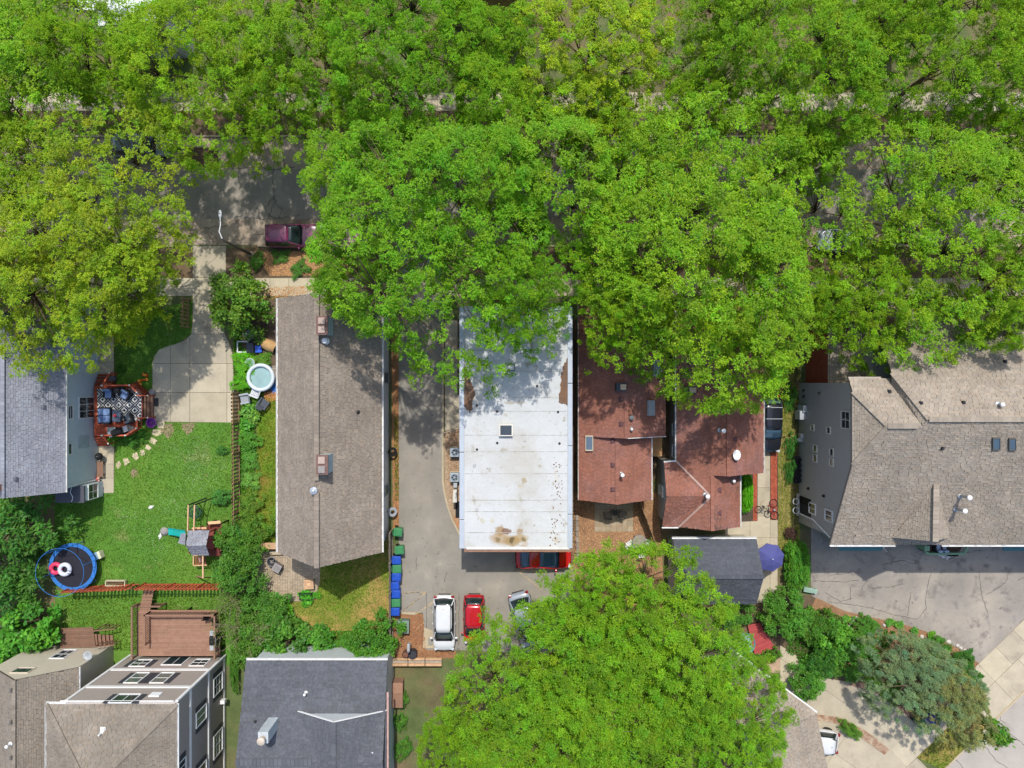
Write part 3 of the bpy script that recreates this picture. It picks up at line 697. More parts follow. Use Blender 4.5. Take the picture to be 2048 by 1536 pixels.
def window(parent, c, right, wd, ht, nx=2, ny=2, frame_m=None, pane=None, shutters=None, fw=.07, nrm=None, name='window'):
    """Framed window on a vertical wall: c centre, right along the wall, normal = right x up unless given."""
    c, r = Vector(c), Vector(right).normalized(); up = Vector((0, 0, 1)); n = nrm or r.cross(up)
    fm = frame_m or m_trim
    def bar(mb, x0, x1, z0, z1, d0, d1):
        vs_ = []
        for d in (d0, d1):
            for (x, z) in ((x0, z0), (x1, z0), (x1, z1), (x0, z1)): vs_.append(c + r * x + up * z + n * d)
        mb.add(vs_, [(3, 2, 1, 0), (4, 5, 6, 7), (0, 1, 5, 4), (1, 2, 6, 5), (2, 3, 7, 6), (3, 0, 4, 7)])
    x, z = wd / 2, ht / 2
    mb = MB(); bar(mb, -x - fw, -x, -z - fw, z + fw, 0, .07); bar(mb, x, x + fw, -z - fw, z + fw, 0, .07)
    bar(mb, -x, x, z, z + fw, 0, .07); bar(mb, -x, x, -z - fw, -z, 0, .09)
    fr = mb.build(name, fm, parent, world=True)
    for i in range(nx):
        for j in range(ny):
            x0, x1 = -x + i * wd / nx, -x + (i + 1) * wd / nx; z0, z1 = -z + j * ht / ny, -z + (j + 1) * ht / ny
            m2 = MB(); bar(m2, x0 + .012, x1 - .012, z0 + .012, z1 - .012, .004, .03); m2.build('pane', pane or m_glass, fr, world=True)
    m3 = MB()
    for i in range(1, nx): bar(m3, -x + i * wd / nx - .018, -x + i * wd / nx + .018, -z, z, .01, .055)
    for j in range(1, ny): bar(m3, -x, x, -z + j * ht / ny - .018, -z + j * ht / ny + .018, .012, .05)
    if m3.v: m3.build('muntin', fm, fr, world=True)
    if shutters:
        sw = .38
        for s_ in (-1, 1):
            m4 = MB(); xa = s_ * (x + fw + .02 + sw / 2); bar(m4, xa - sw / 2, xa + sw / 2, -z - fw, z + fw, 0, .04); m4.build('shutter', shutters, fr, world=True)
    return fr
def box_vent(parent, p, m, s_=.3, h=.12):
    mb = MB(); p = Vector(p); mb.box(p + Vector((0, 0, h / 2)), (s_, s_, h), tp=.85); mb.box(p + Vector((0, 0, .015)), (s_ * 1.25, s_ * 1.25, .03))
    return mb.build('roof_vent', m, parent, world=True, bevel=.015)
def pipe(parent, p, r=.07, h=.45, m=None, capr=0, bend=None):
    p = Vector(p); mb = MB(); mb.lathe([(r * 2.2, 0), (r * 2, .03), (r, .08), (r, h)], p, 12)
    o = mb.build('vent_pipe', m or m_metal, parent, world=True, smooth=False)
    if capr: MB().lathe([(r, h), (capr, h + .02), (capr, h + .10), (capr * .6, h + .15)], p, 14).build('vent_cap', m_white, o, world=True)
    return o
def skylight(parent, plane, px, py, wpx, hpx, fm, gm, h=.14):
    c4 = [hit(plane, px + sx * wpx / 2, py + sy * hpx / 2) for sx, sy in ((-1, 1), (1, 1), (1, -1), (-1, -1))]
    P0, P1, P2 = [Vector(p) for p in plane[:3]]; n = (P1 - P0).cross(P2 - P0).normalized(); n = n if n.z > 0 else -n
    cen = sum(c4, Vector()) / 4; mb = MB()
    for i in range(4):
        a, b = c4[i], c4[(i + 1) % 4]; ai, bi = a.lerp(cen, .16), b.lerp(cen, .16)
        lo = [a, b, bi, ai]; hi = [p + n * h for p in lo]
        mb.add(lo + hi, [(4, 5, 6, 7), (0, 1, 5, 4), (1, 2, 6, 5), (2, 3, 7, 6), (3, 0, 4, 7)])
    f = mb.build('skylight', fm, parent, world=True)
    m2 = MB(); m2.add([p.lerp(cen, .15) + n * (h - .03) for p in c4], [(0, 1, 2, 3)]); m2.build('pane', gm, f, world=True)
    return f
def turbine(parent, p, r=.2, m=None):
    p = Vector(p); mb = MB(); mb.lathe([(r * .7, 0), (r * .7, .16)], p, 14)
    o = mb.build('turbine_vent', m or m_metal, parent, world=True)
    m2 = MB(); n = 14
    for i in range(n):
        a = 2 * math.pi * i / n
        pts = [(p.x + math.cos(a + .25 * k) * rr, p.y + math.sin(a + .25 * k) * rr, p.z + zz) for k, (rr, zz) in enumerate(((r * .75, .16), (r * 1.15, .26), (r * 1.1, .38), (r * .3, .5)))]
        b = 2 * math.pi * (i + .85) / n
        pt2 = [(p.x + math.cos(b + .25 * k) * rr * .96, p.y + math.sin(b + .25 * k) * rr * .96, p.z + zz) for k, (rr, zz) in enumerate(((r * .75, .16), (r * 1.15, .26), (r * 1.1, .38), (r * .3, .5)))]
        m2.add(pts + pt2, [(k, k + 1, k + 5, k + 4) for k in range(3)])
    m2.lathe([(.28 * r, .48), (.3 * r, .52), (.02, .54)], p, 12)
    m2.build('turbine_head', m or m_metal, o, world=True, solid=.006)
    return o

# ---------------------------------------------------------------- blue-grey house at the lawn
m_blue = mat('blue_siding', '#c0cdd6', .7, var=.05, fvar=.04, siding=.13)
ze, zr = 4.5, 7.2
xe = W2(130, 0, ze)[0]; xw = world_x(197); xrg = W2(6, 0, zr)[0]; xl = 2 * xrg - xe
yt, ybm = W2(0, 585, ze)[1], W2(0, 985, ze)[1]
hA = thing('house', 'blue grey sided house with grey shingle roof beside the red deck', 'house', ((xw + xl) / 2, (yt + ybm) / 2, 0))
yb_w = ybm + .25
walls(hA, [(xl + .4, yt - .3), (xw, yt - .3), (xw, yb_w), (xl + .4, yb_w)], 0, ze - .05, m_blue)
gable(hA, (xl + .4, yb_w, ze - .06), (xw, yb_w, ze - .06), (xrg, yb_w, zr - .2), m_blue)
e1, e2, r1, r2 = (xe, ybm, ze), (xe, yt, ze), (xrg, ybm, zr), (xrg, yt, zr)
roof(hA, [e1, e2, r2, r1], m_sh_grey, contrast=.11, hue=.02); planeA = [e1, e2, r2]
roof(hA, [(xl, ybm, ze), r1, r2, (xl, yt, ze)], m_sh_grey, contrast=.11, hue=.02)
cap(hA, r1, r2, m_sh_grey); gutter(hA, (xe + .06, ybm, ze), (xe + .06, yt, ze))
for px, py in ((86, 814), (30, 958)): box_vent(hA, hit(planeA, px, py), mat('slate_vent', '#5b5e68', .6))
p = hit(planeA, 6, 975); MB().box((p.x - .3, p.y, p.z + .3), (.5, .5, 1.0)).build('chimney', mat('chimney_brick', '#9a7466', .9), hA, world=True)
def east_win(par, xwall, px0, px1, py0, py1, **k):
    """A window on a wall facing +X, from its pixel box (px: height, py: along the wall)."""
    z0, z1 = HC - xwall * F / (px1 - 1024), HC - xwall * F / (px0 - 1024)
    zc = (z0 + z1) / 2; kk = (HC - zc) / F; y0, y1 = (768 - py1) * kk, (768 - py0) * kk
    return window(par, (xwall, (y0 + y1) / 2, zc), (0, 1, 0), y1 - y0, abs(z1 - z0), **k)
east_win(hA, xw, 158, 187, 795, 835, nx=3, ny=2)
east_win(hA, xw, 136, 144, 812, 837, nx=1, ny=2)
east_win(hA, xw, 136, 142, 888, 908, nx=1, ny=1)
east_win(hA, xw, 194.0, 196.4, 705, 718, nx=1, ny=1)
mb = MB(); mb.box((xw + .012, W2(0, 882, 1.5)[1], 2.0), (.02, 1.0, 1.4)); mb.build('wall_panel', mat('pale_panel', '#9dabb2', .7), hA, world=True)
mb = MB(); mb.tube([(xw + .07, yb_w + .15, ze - .2), (xw + .07, yb_w + .15, .2), (xw + .3, yb_w + .15, .08)], .05, 8); mb.build('downspout', m_trim, hA, world=True)
# one-storey entry at the back
xb0, xb1 = W2(112, 0, 2.7)[0], world_x(207); yb0, yb1 = yb_w - .003, W2(0, 1003, 2.7)[1]
walls(hA, [(xb0, yb0), (xb1, yb0), (xb1, yb1), (xb0, yb1)], 0, 2.55, m_blue, 'entry_wall')
MB().prism([(xb0 - .05, yb0), (xb1 + .05, yb0), (xb1 + .05, yb1 - .1), (xb0 - .05, yb1 - .1)], 2.55, 2.7).build('entry_roof', mat('dark_membrane', '#494b52', .85, var=.1), hA, world=True)
window(hA, (xb1, (yb0 + yb1) / 2, 1.5), (0, 1, 0), 1.1, 1.2, nx=2, ny=2, frame_m=m_trim)
mb = MB(); mb.tube([(xb1 - .9, yb0 - .1, 2.75), (xb1 - 1.0, yb0 - .5, 2.76), (xb1 - .8, yb0 - .9, 2.75), (xb1 - .9, yb1, 2.74)], .025, 6); mb.build('cable', m_white, hA, world=True)

# ---------------------------------------------------------------- brown gable house
m_siding_b = mat('pale_blue_siding', '#cdd5da', .7, var=.05, fvar=.04, siding=.13)
ze, zr = 4.5, 7.9
xL, xR = W2(555.5, 0, ze)[0], W2(763.5, 0, ze)[0]; xM = W2(634, 0, zr)[0]; yt, ybm = W2(0, 596, ze)[1], W2(0, 1105, ze)[1]
ytr, ybr = yt - .05, W2(0, 1136, zr)[1]
hB = thing('house', 'long brown shingled gable house beside the alley', 'house', (xM, (yt + ybm) / 2, 0))
wxL, wxR = xL + .25, world_x(777.5)
wyb = ybm + .3; wyt = yt - .3
walls(hB, [(wxL, wyt), (wxR, wyt), (wxR, wyb), (wxL, wyb)], 0, ze - .05, m_siding_b)
gable(hB, (wxL, wyb, ze - .06), (wxR, wyb, ze - .06), (xM, wyb, zr - .3), m_siding_b); gable(hB, (wxL, wyt - .1, ze - .06), (wxR, wyt - .1, ze - .06), (xM, wyt - .1, zr - .3), m_siding_b)
mm_, mt_ = (xM, ybr, zr), (xM, ytr, zr)
roof(hB, [(xL, ybm, ze), mm_, mt_, (xL, yt, ze)], m_sh_brown, contrast=.13); pBL = [(xL, ybm, ze), mm_, mt_]
roof(hB, [(xR, ybm, ze), (xR, yt, ze), mt_, mm_], m_sh_brown, contrast=.13); pBR = [(xR, ybm, ze), (xR, yt, ze), mt_]
gp = W2(0, 975, zr)[1]
cap(hB, (xM, ytr, zr + .06), (xM, gp + .5, zr + .06), m_sh_brown, wd=.34, h=.11, name='ridge_vent'); cap(hB, (xM, gp - .35, zr + .06), (xM, ybr, zr + .06), m_sh_brown, wd=.34, h=.11, name='ridge_vent')
gutter(hB, (xL - .06, ybm, ze), (xL - .06, yt, ze)); gutter(hB, (xR + .06, ybm, ze), (xR + .06, yt, ze))
m_chim = mat('chimney_siding', '#a9b8bb', .7, var=.06)
m_chimtop = mat('chimney_crown', '#a8958a', .9, var=.1)
m_brick = mat('dark_brick', '#715851', .9, var=.15, fvar=.2)
for (py0, py1, flues) in ((633, 668, 2), (911, 948, 2)):
    zt = 8.75; y0, y1 = W2(0, py1, zt)[1], W2(0, py0, zt)[1]; x0 = xM + .22; x1 = x0 + .72
    ch_ = MB().box(((x0 + x1) / 2, (y0 + y1) / 2, 7.75), (x1 - x0, y1 - y0, 1.8)).build('chimney', m_chim, hB, world=True)
    MB().box(((x0 + x1) / 2, (y0 + y1) / 2, 8.70), (x1 - x0 + .1, y1 - y0 + .1, .12)).build('chimney_crown', m_brick, ch_, world=True)
    for i in range(flues):
        yy = y0 + (i + .5) * (y1 - y0) / flues
        MB().box(((x0 + x1) / 2 - .02, yy, 8.80), (.46, (y1 - y0) / flues - .16, .1)).build('flue_cap', m_chimtop if not (py0 > 900 and i == 0) else mat('flue_grey', '#8a8480', .8), ch_, world=True)
p = hit(pBR, 652, 682); pipe(hB, p, .12, .35, m_white, .2)
turbine(hB, hit(pBL, 630, 980), .24, mat('bright_metal', '#c5cad2', .3, metal=.4))
pipe(hB, hit(pBR, 716, 824), .07, .3, m_dark)
for (a, b, c, d) in ((768, 775.5, 746, 765), (769, 776.0, 971, 988)): east_win(hB, wxR, a, b, c, d, nx=1, ny=2, frame_m=mat('grey_trim', '#8d959a', .6))
# bulkhead box under the gable, side steps
q = W(626, 1148, 2.2); mb = MB(); mb.box((q.x, wyb - .35, 1.1), (.75, .7, 2.2)); mb.build('entry_box', mat('entry_blue', '#7d8792', .6), hB, world=True)
mb = MB(); mb.box((q.x, wyb - .38, 2.24), (.95, .9, .08)); mb.build('entry_canopy', mat('canopy_grey', '#8b95a3', .5), hB, world=True)
dkb = thing('side_deck', 'short weathered plank landing at the side of the brown house', 'deck', (*W2(540, 1090), 0))
for i in range(4): MB().beam(W(521, 1087 + i * 3.2, .9), W(565, 1087 + i * 3.2, .9), .125, .05, random.uniform(.9, 1.25)).build('plank', m_wood_tan, dkb, world=True)
for a in (524, 558): MB().beam(W(a, 1092, .05), W(a, 1092, .88) - Vector((.0, 0, 0)), .09, .09).build('post', m_wood_grey, dkb, world=True)
MB().prism(Wl([(536, 1103), (566, 1103), (566, 1109), (541, 1110)], .3), 0, .3).build('step', m_kerb, dkb, world=True)

# ---------------------------------------------------------------- white flat-roofed building
z = 5.0
x0, x1 = W2(919, 0, z)[0], W2(1145, 0, z)[0]; yt, ybm = W2(0, 614, z)[1], W2(0, 1098, z)[1]
hC = thing('flat_roof_building', 'long building with stained white flat roof between alley and red brown house', 'building', ((x0 + x1) / 2, (yt + ybm) / 2, 0))
m_brickw = mat('brown_brick_wall', '#8a6653', .9, var=.15, fvar=.2)
walls(hC, [(x0 + .06, yt - .05), (x1 - .06, yt - .05), (x1 - .06, ybm + .05), (x0 + .06, ybm + .05)], 0, z - .12, m_brickw)
def stain_mat():
    m = mat('white_membrane', '#b9bbbb', .8, var=.04, scale=.5, fine=6, fvar=.04, patches=[(.3, .58, .12, '#aaa79f'), (1.3, .66, .05, '#9a9586'), (4.5, .68, .03, '#7d7568'), (.8, .72, .03, '#978a72')])
    t = m.node_tree; b = t.nodes['Principled BSDF']; cur = b.inputs['Base Color'].links[0].from_socket
    g = t.nodes.new('ShaderNodeNewGeometry')
    nz = t.nodes.new('ShaderNodeTexNoise'); nz.inputs['Scale'].default_value = 2.6; nz.inputs['Detail'].default_value = 5
    t.links.new(g.outputs['Position'], nz.inputs['Vector'])
    sub = t.nodes.new('ShaderNodeVectorMath'); sub.operation = 'MULTIPLY_ADD'; t.links.new(nz.outputs['Color'], sub.inputs[0]); sub.inputs[1].default_value = (.5, .5, 0); t.links.new(g.outputs['Position'], sub.inputs[2])
    base = Vector((.25, .25, 0))
    def blob(px, py, r, colr, soft, opac, cur, sx=1, sy=1):
        c = W(px, py, z) + base
        d = t.nodes.new('ShaderNodeVectorMath'); d.operation = 'SUBTRACT'; t.links.new(sub.outputs[0], d.inputs[0]); d.inputs[1].default_value = c
        e = t.nodes.new('ShaderNodeVectorMath'); e.operation = 'MULTIPLY'; t.links.new(d.outputs[0], e.inputs[0]); e.inputs[1].default_value = (1 / (r * sx), 1 / (r * sy), 0)
        l = t.nodes.new('ShaderNodeVectorMath'); l.operation = 'LENGTH'; t.links.new(e.outputs[0], l.inputs[0])
        rp = _ramp(t, l.outputs['Value'], [(max(0, .75 - soft), (opac,) * 3), (.78, (0, 0, 0))])
        mx = t.nodes.new('ShaderNodeMix'); mx.data_type = 'RGBA'; t.links.new(rp, mx.inputs[0]); t.links.new(cur, mx.inputs[6]); mx.inputs[7].default_value = (*lin(colr), 1)
        return mx.outputs[2]
    for a in ((1000, 1078, .85, '#9c8462', .3, .8, 1.4, .8), (1024, 1082, .8, '#8f7649', .3, .85, 1.2, .8), (1042, 1078, .7, '#9a8052', .3, .75, 1.2, .7), (1000, 1062, .55, '#8d7040', .3, .8), (1012, 1063, .42, '#6d4630', .25, .85, 1.3, .8), (1039, 1064, .4, '#8e7450', .3, .8),
              (1024, 1080, .35, '#4f3f22', .3, .8), (996, 1080, .3, '#6a5a30', .3, .7), (1047, 1080, .3, '#5d5028', .3, .7), (1049, 962, .3, '#93845f', .3, .7), (965, 1042, .32, '#aaa386', .4, .6), (985, 1042, .28, '#b0a98e', .4, .6),
              (1042, 972, .35, '#a69c80', .5, .5), (1112, 1080, .4, '#a89a80', .4, .6), (1050, 1090, .4, '#a58f78', .4, .6), (1012, 830, .3, '#9f9884', .5, .7), (1020, 806, .45, '#8a7f66', .5, .6, 1.6, .5), (1040, 805, .4, '#8f866f', .5, .6, 1.6, .5), (1112, 950, .5, '#bdb6a4', .6, .6, .5, 2)):
        cur = blob(a[0], a[1], a[2], a[3], a[4], a[5], cur, *(a[6:] or (1, 1)))
    t.links.new(cur, b.inputs['Base Color'])
    return m
rf = MB().prism([(x0 + .32, yt - .02), (x1 - .34, yt - .02), (x1 - .34, ybm + .02), (x0 + .32, ybm + .02)], z - .25, z - .06).build('roof', stain_mat(), hC, world=True)
# membrane sheets with lapped seams, dark worn patches
seams = [614, 655, 700, 742, 795, 822, 870, 903, 947, 1000, 1023, 1065, 1092]
for i in range(len(seams) - 1):
    ya, yb2 = W2(0, seams[i], z)[1], W2(0, seams[i + 1], z)[1] - .03
    MB().prism([(x0 + .34, ya - .04), (x1 - .36, ya - .04), (x1 - .36, yb2), (x0 + .34, yb2)], z - .07, z - .052 + (i % 2) * .006).build('membrane_sheet', MATS['white_membrane'], rf, world=True)
m_seam = mat('seam_dirt', '#8f8b82', .9, var=.2, scale=3, fvar=.3, patches=[(2.5, .5, .1, '#b0b0ad')])
for sy in seams[1:-1]:
    ya = W2(0, sy, z)[1]; MB().box(((x0 + x1) / 2, ya - .015, z - .047), (x1 - x0 - .8, .035, .012)).build('seam', m_seam, rf, world=True)
def rag(pts, n=4, j=.08):
    o = []
    for i in range(len(pts)):
        a, b = pts[i], pts[(i + 1) % len(pts)]
        for k in range(n): o.append((a[0] + (b[0] - a[0]) * k / n + random.uniform(-j, j) * (k > 0), a[1] + (b[1] - a[1]) * k / n + random.uniform(-j, j) * (k > 0)))
    return o
m_worn = mat('bare_brown_deck', '#6c5546', .95, var=.15, scale=2, fvar=.25, bump=.4, patches=[(1.2, .6, .1, '#7d5c44')])
for pl in ([(926, 712), (932, 735), (940, 752), (947, 775), (951, 790), (944, 805), (946, 818), (939, 827), (932, 817), (926, 814)], [(1136.5, 715), (1128, 730), (1122, 750), (1120, 770), (1118, 795), (1118, 805), (1130, 809), (1136.5, 811)]):
    c = rag(Wl(pl, z)); m2 = MB(); m2.add([(a, b, z - .030) for a, b in c], [tuple(range(len(c)))]); o = m2.build('worn_patch', m_worn, rf, world=True)
m_cop = mat('white_coping', '#aab2bb', .45, var=.05, fvar=.04, metal=.15)
for xx, joints in ((x0 + .17, (614, 762, 905, 1040, 1098)), (x1 - .18, (614, 767, 892, 1029, 1098))):
    for i in range(len(joints) - 1):
        ya, yb2 = W2(0, joints[i], z)[1], W2(0, joints[i + 1], z)[1] + .03
        MB().box((xx, (ya + yb2) / 2, z - .06), (.36, ya - yb2 - .02, .16)).build('coping', m_cop, hC, world=True, bevel=.02)
MB().box(((x0 + x1) / 2, yt - .1, z - .03), (x1 - x0 - .7, .3, .14)).build('coping', m_cop, hC, world=True, bevel=.02)
MB().box(((x0 + x1) / 2 + .15, ybm - .12, z - .22), (x1 - x0 - .4, .26, .2)).build('fascia', mat('brown_fascia', '#8a6a58', .9, var=.2, fvar=.2), hC, world=True)
MB().box(((x0 + x1) / 2 + .15, ybm + .06, z - .04), (x1 - x0 - .75, .2, .06)).build('drip_edge', mat('drip_white', '#c9c7c2', .6, var=.1), hC, world=True)
fl = [(0, 0, z - .045), (1, 0, z - .045), (0, 1, z - .045)]
m_sk = glass_mat('skylight_glass', '#3b4249'); m_skf = mat('skylight_frame', '#cfcac0', .6, var=.08)
skylight(hC, fl, 1012, 860, 27, 23, m_skf, m_sk, .35)
skylight(hC, fl, 1022.5, 735, 14, 13, m_dark, mat('dome_grey', '#b9bcc0', .3), .25)
for px, py in ((953.5, 811), (994, 823), (994.5, 886), (954, 899), (1074, 772), (1116, 824), (1119, 887)): pipe(hC, W(px, py, z - .06), .045, .14, m_dark)
for px, py in ((949, 932), (954, 1020)): MB().ring((*W2(px, py, z), z - .03), .1, .02, 14, 6).build('drain_ring', m_metal, hC, world=True)
deb = Wl([(1105, 925), (1125, 925), (1128, 1095), (1100, 1095)], z)
scatter('roof_debris', deb, 70, m_mulchchip, z=z - .05, size=(.06, .2), tint=((.3, .3, .3), (.8, .7, .6)), seed=61, parent=None, label='dead leaves and twigs scattered on the white flat roof')
scatter('roof_debris', Wl([(928, 620), (1134, 620), (1134, 830), (928, 830)], z), 160, m_mulchchip, z=z - .05, size=(.05, .12), tint=((.4, .4, .3), (1, .8, .6)), seed=62, label='leaf bits on the shaded end of the white flat roof')

# ---------------------------------------------------------------- red-brown house next to it
m_cream = mat('cream_siding', '#b5b1a3', .75, var=.06, fvar=.05, siding=.13)
ze, zr1, zr2 = 2.9, 4.9, 4.0
xL, xR1, xR2 = W2(1157, 0, ze)[0], W2(1331, 0, ze)[0], W2(1303, 0, ze)[0]
xm1, xm2 = (xL + xR1) / 2, (xL + xR2) / 2
yt, ymid, ybm = W2(0, 612, ze)[1], W2(0, 873, ze)[1], W2(0, 1000, ze)[1]
ybr = W2(0, 1009, zr2)[1]
hD = thing('house', 'red brown shingled house with narrow skylights next to the white flat roof', 'house', (xm1, (yt + ybm) / 2, 0))
walls(hD, [(xL + .2, yt - .2), (xR1 - .3, yt - .2), (xR1 - .3, ymid + .2), (xL + .2, ymid + .2)], 0, ze - .05, m_cream)
walls(hD, [(xL + .2, ymid + .2), (xR2 - .2, ymid + .2), (xR2 - .2, ybm + .35), (xL + .2, ybm + .35)], 0, ze - .055, m_cream, 'rear_wall')
gable(hD, (xL + .2, ybm + .35, ze - .06), (xR2 - .2, ybm + .35, ze - .06), (xm2, ybm + .35, zr2 - .2), m_cream)
gable(hD, (xL + .2, ymid + .2, ze - .06), (xR1 - .3, ymid + .2, ze - .06), (xm1, ymid + .2, zr1 - .2), m_cream)
L1 = [(xL, ymid, ze), (xm1, ymid, zr1), (xm1, yt, zr1), (xL, yt, ze)]; R1 = [(xR1, ymid, ze), (xR1, yt, ze), (xm1, yt, zr1), (xm1, ymid, zr1)]
L2 = [(xL, ybm, ze), (xm2, ybr, zr2), (xm2, ymid, zr2), (xL, ymid - .0, ze)]; R2 = [(xR2, ybm, ze), (xR2, ymid - .02, ze), (xm2, ymid - .02, zr2), (xm2, ybr, zr2)]
for pl in (L1, R1, L2, R2): roof(hD, pl, m_sh_red, contrast=.11, hue=.03)
cap(hD, L1[1], L1[2], m_sh_red); cap(hD, L2[1], L2[2], m_sh_red)
mb = MB(); ex = Vector((0, 0, -.05)); mb.beam(Vector(L1[1]) + ex, Vector(R1[0]) + ex, .05, .16); mb.build('rake_board', m_trim, hD, world=True)
for a, b in ((L1[0], L1[3]), (L2[0], L2[3])): mb = MB(); mb.beam(Vector(a) + Vector((-.02, 0, -.05)), Vector(b) + Vector((-.02, 0, -.05)), .04, .12); mb.build('drip_edge', m_trim, hD, world=True)
mb = MB(); mb.beam(Vector(R2[0]) + Vector((.03, 0, -.05)), Vector(R2[1]) + Vector((.03, 0, -.05)), .08, .12); mb.build('gutter', m_trim, hD, world=True)
m_dv = mat('maroon_vent', '#5d3f41', .7)
for px, py in ((1226, 882), (1226, 930), (1226, 979)): box_vent(hD, hit(L2, px, py), m_dv)
for px, py in ((1243, 799), (1243, 848)): box_vent(hD, hit(L1, px, py), m_dv)
m_skl = glass_mat('pale_skylight_glass', '#7d8c98', .15); m_skc = mat('cream_frame', '#b9ad98', .7)
skylight(hD, L2, 1180, 886, 15, 31, m_skc, glass_mat('blue_skylight_glass', '#5c6c7c', .15), .25)
skylight(hD, R1, 1300, 816, 13, 31, mat('grey_frame', '#9a9c9c', .6), glass_mat('milky_glass', '#9aa0a2', .3), .2); skylight(hD, R1, 1313, 737, 16, 32, MATS['grey_frame'], MATS['pale_skylight_glass'], .2)
p = hit(L1, 1240, 774); c_ = MB().box((p.x, p.y, p.z + .35), (.75, .6, .9)).build('chimney', mat('dark_flashing', '#39424a', .5, metal=.3), hD, world=True)
MB().box((p.x + .12, p.y, p.z + .83), (.42, .4, .08)).build('flue_cap', mat('tan_cap', '#bda68c', .8), c_, world=True)
pipe(hD, hit(R2, 1242, 948), .09, .7, m_metal, .15); pipe(hD, hit(R1, 1262, 858), .08, .3, m_metal, .1); turbine(hD, hit(R1, 1262, 835), .16)
# wooden landing between the red-brown houses
ld = thing('wooden_landing', 'orange brown wooden landing between the two red brown houses', 'deck', (*W2(1310, 895), 0))
for i in range(9): MB().beam(W(1300, 872 + i * 4.8, 1.2), W(1324, 872 + i * 4.8, 1.2), .185, .05, (random.uniform(1.0, 1.4), 1.0, .8)).build('plank', m_wood_tan, ld, world=True)
for px, py in ((1304, 874), (1321, 874), (1304, 912), (1321, 912)): q = W(px, py, 1.1); MB().beam((q.x, q.y, 0), (q.x, q.y, 1.15), .1, .1).build('post', m_wood_tan, ld, world=True)

# ---------------------------------------------------------------- second red-brown house (L-shaped)
m_pale = mat('pale_grey_siding', '#a6a49c', .75, var=.06, fvar=.05, siding=.13)
ze, zr = 3.2, 5.2
xL, xR = W2(1353, 0, ze)[0], W2(1527, 0, ze)[0]; xm = W2(1457, 0, zr)[0]
yt, ybm = W2(0, 610, ze)[1], W2(0, 946, ze)[1]
hE = thing('house', 'second red brown shingled house with white dish and angled rear wing', 'house', (xm, (yt + ybm) / 2, 0))
xwE = xL + .12; yw = W2(0, 923, ze)[1]
walls(hE, [(xwE, yt - .3), (xR - .35, yt - .3), (xR - .35, ybm + .25), (xwE, ybm + .25)], 0, ze - .05, m_pale)
EL = [(xL, ybm, ze), (xm, ybm, zr), (xm, yt, zr), (xL, yt, ze)]; ER = [(xR, ybm, ze), (xR, yt, ze), (xm, yt, zr), (xm, ybm, zr)]
P1, AP, PB, VB = hit(EL, 1424, 949), hit(EL, 1422, 993), hit(EL, 1425, 1062), hit(EL, 1357, 1054)
P1.y = ybm
roof(hE, [(xL, yw, ze), (xm, yw, zr), (xm, yt, zr), (xL, yt, ze)], m_sh_red, contrast=.12, hue=.04)
s1_ = hit(EL, 1424, 930); s1_.y = yw
roof(hE, [s1_, tuple(P1), (xm, ybm, zr), (xm, yw, zr)], m_sh_red, contrast=.12, hue=.04)
roof(hE, [(xL, yw, ze), AP, P1, s1_], m_sh_red, contrast=.12, hue=.04)
roof(hE, [AP, VB, PB], m_sh_red, contrast=.12, hue=.04)
roof(hE, ER, m_sh_red, contrast=.12, hue=.04)
cap(hE, EL[1], EL[2], m_sh_red); gable(hE, (xL + 2, ybm + .25, ze - .06), (xR - .35, ybm + .25, ze - .06), (xm, ybm + .25, zr - .2), m_pale)
for a, b in (((xL - .04, yw, ze), (xL - .04, yt, ze)), ((xR + .04, ybm, ze), (xR + .04, yt, ze))): gutter(hE, a, b, wd=.1)
wr = W2(1480, 0, 3.1)[0]; wb = W2(0, 1054, 3.1)[1]
WR = [(wr, wb, 3.1), (wr, ybm - .02, 3.1), (P1.x, ybm - .02, P1.z), tuple(PB)]
roof(hE, WR, m_sh_red, contrast=.12, hue=.04); cap(hE, P1, PB, m_sh_red)
zx = AP.z; RW = W(1333, 993, zx); RW.y = AP.y
WN = [W(1328, 925, 3.0), RW, AP, Vector((xL, yw, ze))]; WS = [W(1324, 1054, 3.0), VB, AP, RW]
for pl in (WN, WS): roof(hE, [pl[0], pl[1], pl[2]], m_sh_red, contrast=.12, hue=.04); roof(hE, [pl[0], pl[2], pl[3]], m_sh_red, contrast=.12, hue=.04)
m_val = mat('valley_flashing', '#a48a80', .6, var=.1)
for a in (Vector((xL, yw, ze)), VB):
    mb = MB(); mb.beam(a + Vector((0, 0, .04)), AP + Vector((0, 0, .05)), .14, .03); mb.build('valley', m_val, hE, world=True)
wx = world_x(1314)
walls(hE, [(wx, yw - .05), (wr - .3, yw - .05), (wr - .3, wb + .35), (wx, wb + .35)], 0, 2.85, m_pale, 'wing_wall')
gable(hE, (wx + .1, WN[0].y - .2, 2.84), (wx + .1, WS[0].y + .3, 2.84), (wx + .1, AP.y, zx - .2), m_pale)
mb = MB(); mb.beam(WN[0] + Vector((0, .05, -.04)), Vector((xL, yw + .05, ze - .04)), .1, .12); mb.build('gutter', m_trim, hE, world=True)
mb = MB(); mb.beam(WS[0] + Vector((0, -.05, -.04)), VB + Vector((0, -.05, -.04)), .1, .12); mb.build('gutter', m_trim, hE, world=True)
gutter(hE, (wr + .05, wb, 3.1), (wr + .05, ybm, 3.1), wd=.1)
WL1 = WS
def west_win(par, xwall, px0, px1, py0, py1, **k):
    z1, z0 = HC - xwall * F / (px1 - 1024), HC - xwall * F / (px0 - 1024)
    zc = (z0 + z1) / 2; kk = (HC - zc) / F; y0, y1 = (768 - py1) * kk, (768 - py0) * kk
    return window(par, (xwall, (y0 + y1) / 2, zc), (0, -1, 0), y1 - y0, abs(z1 - z0), **k)
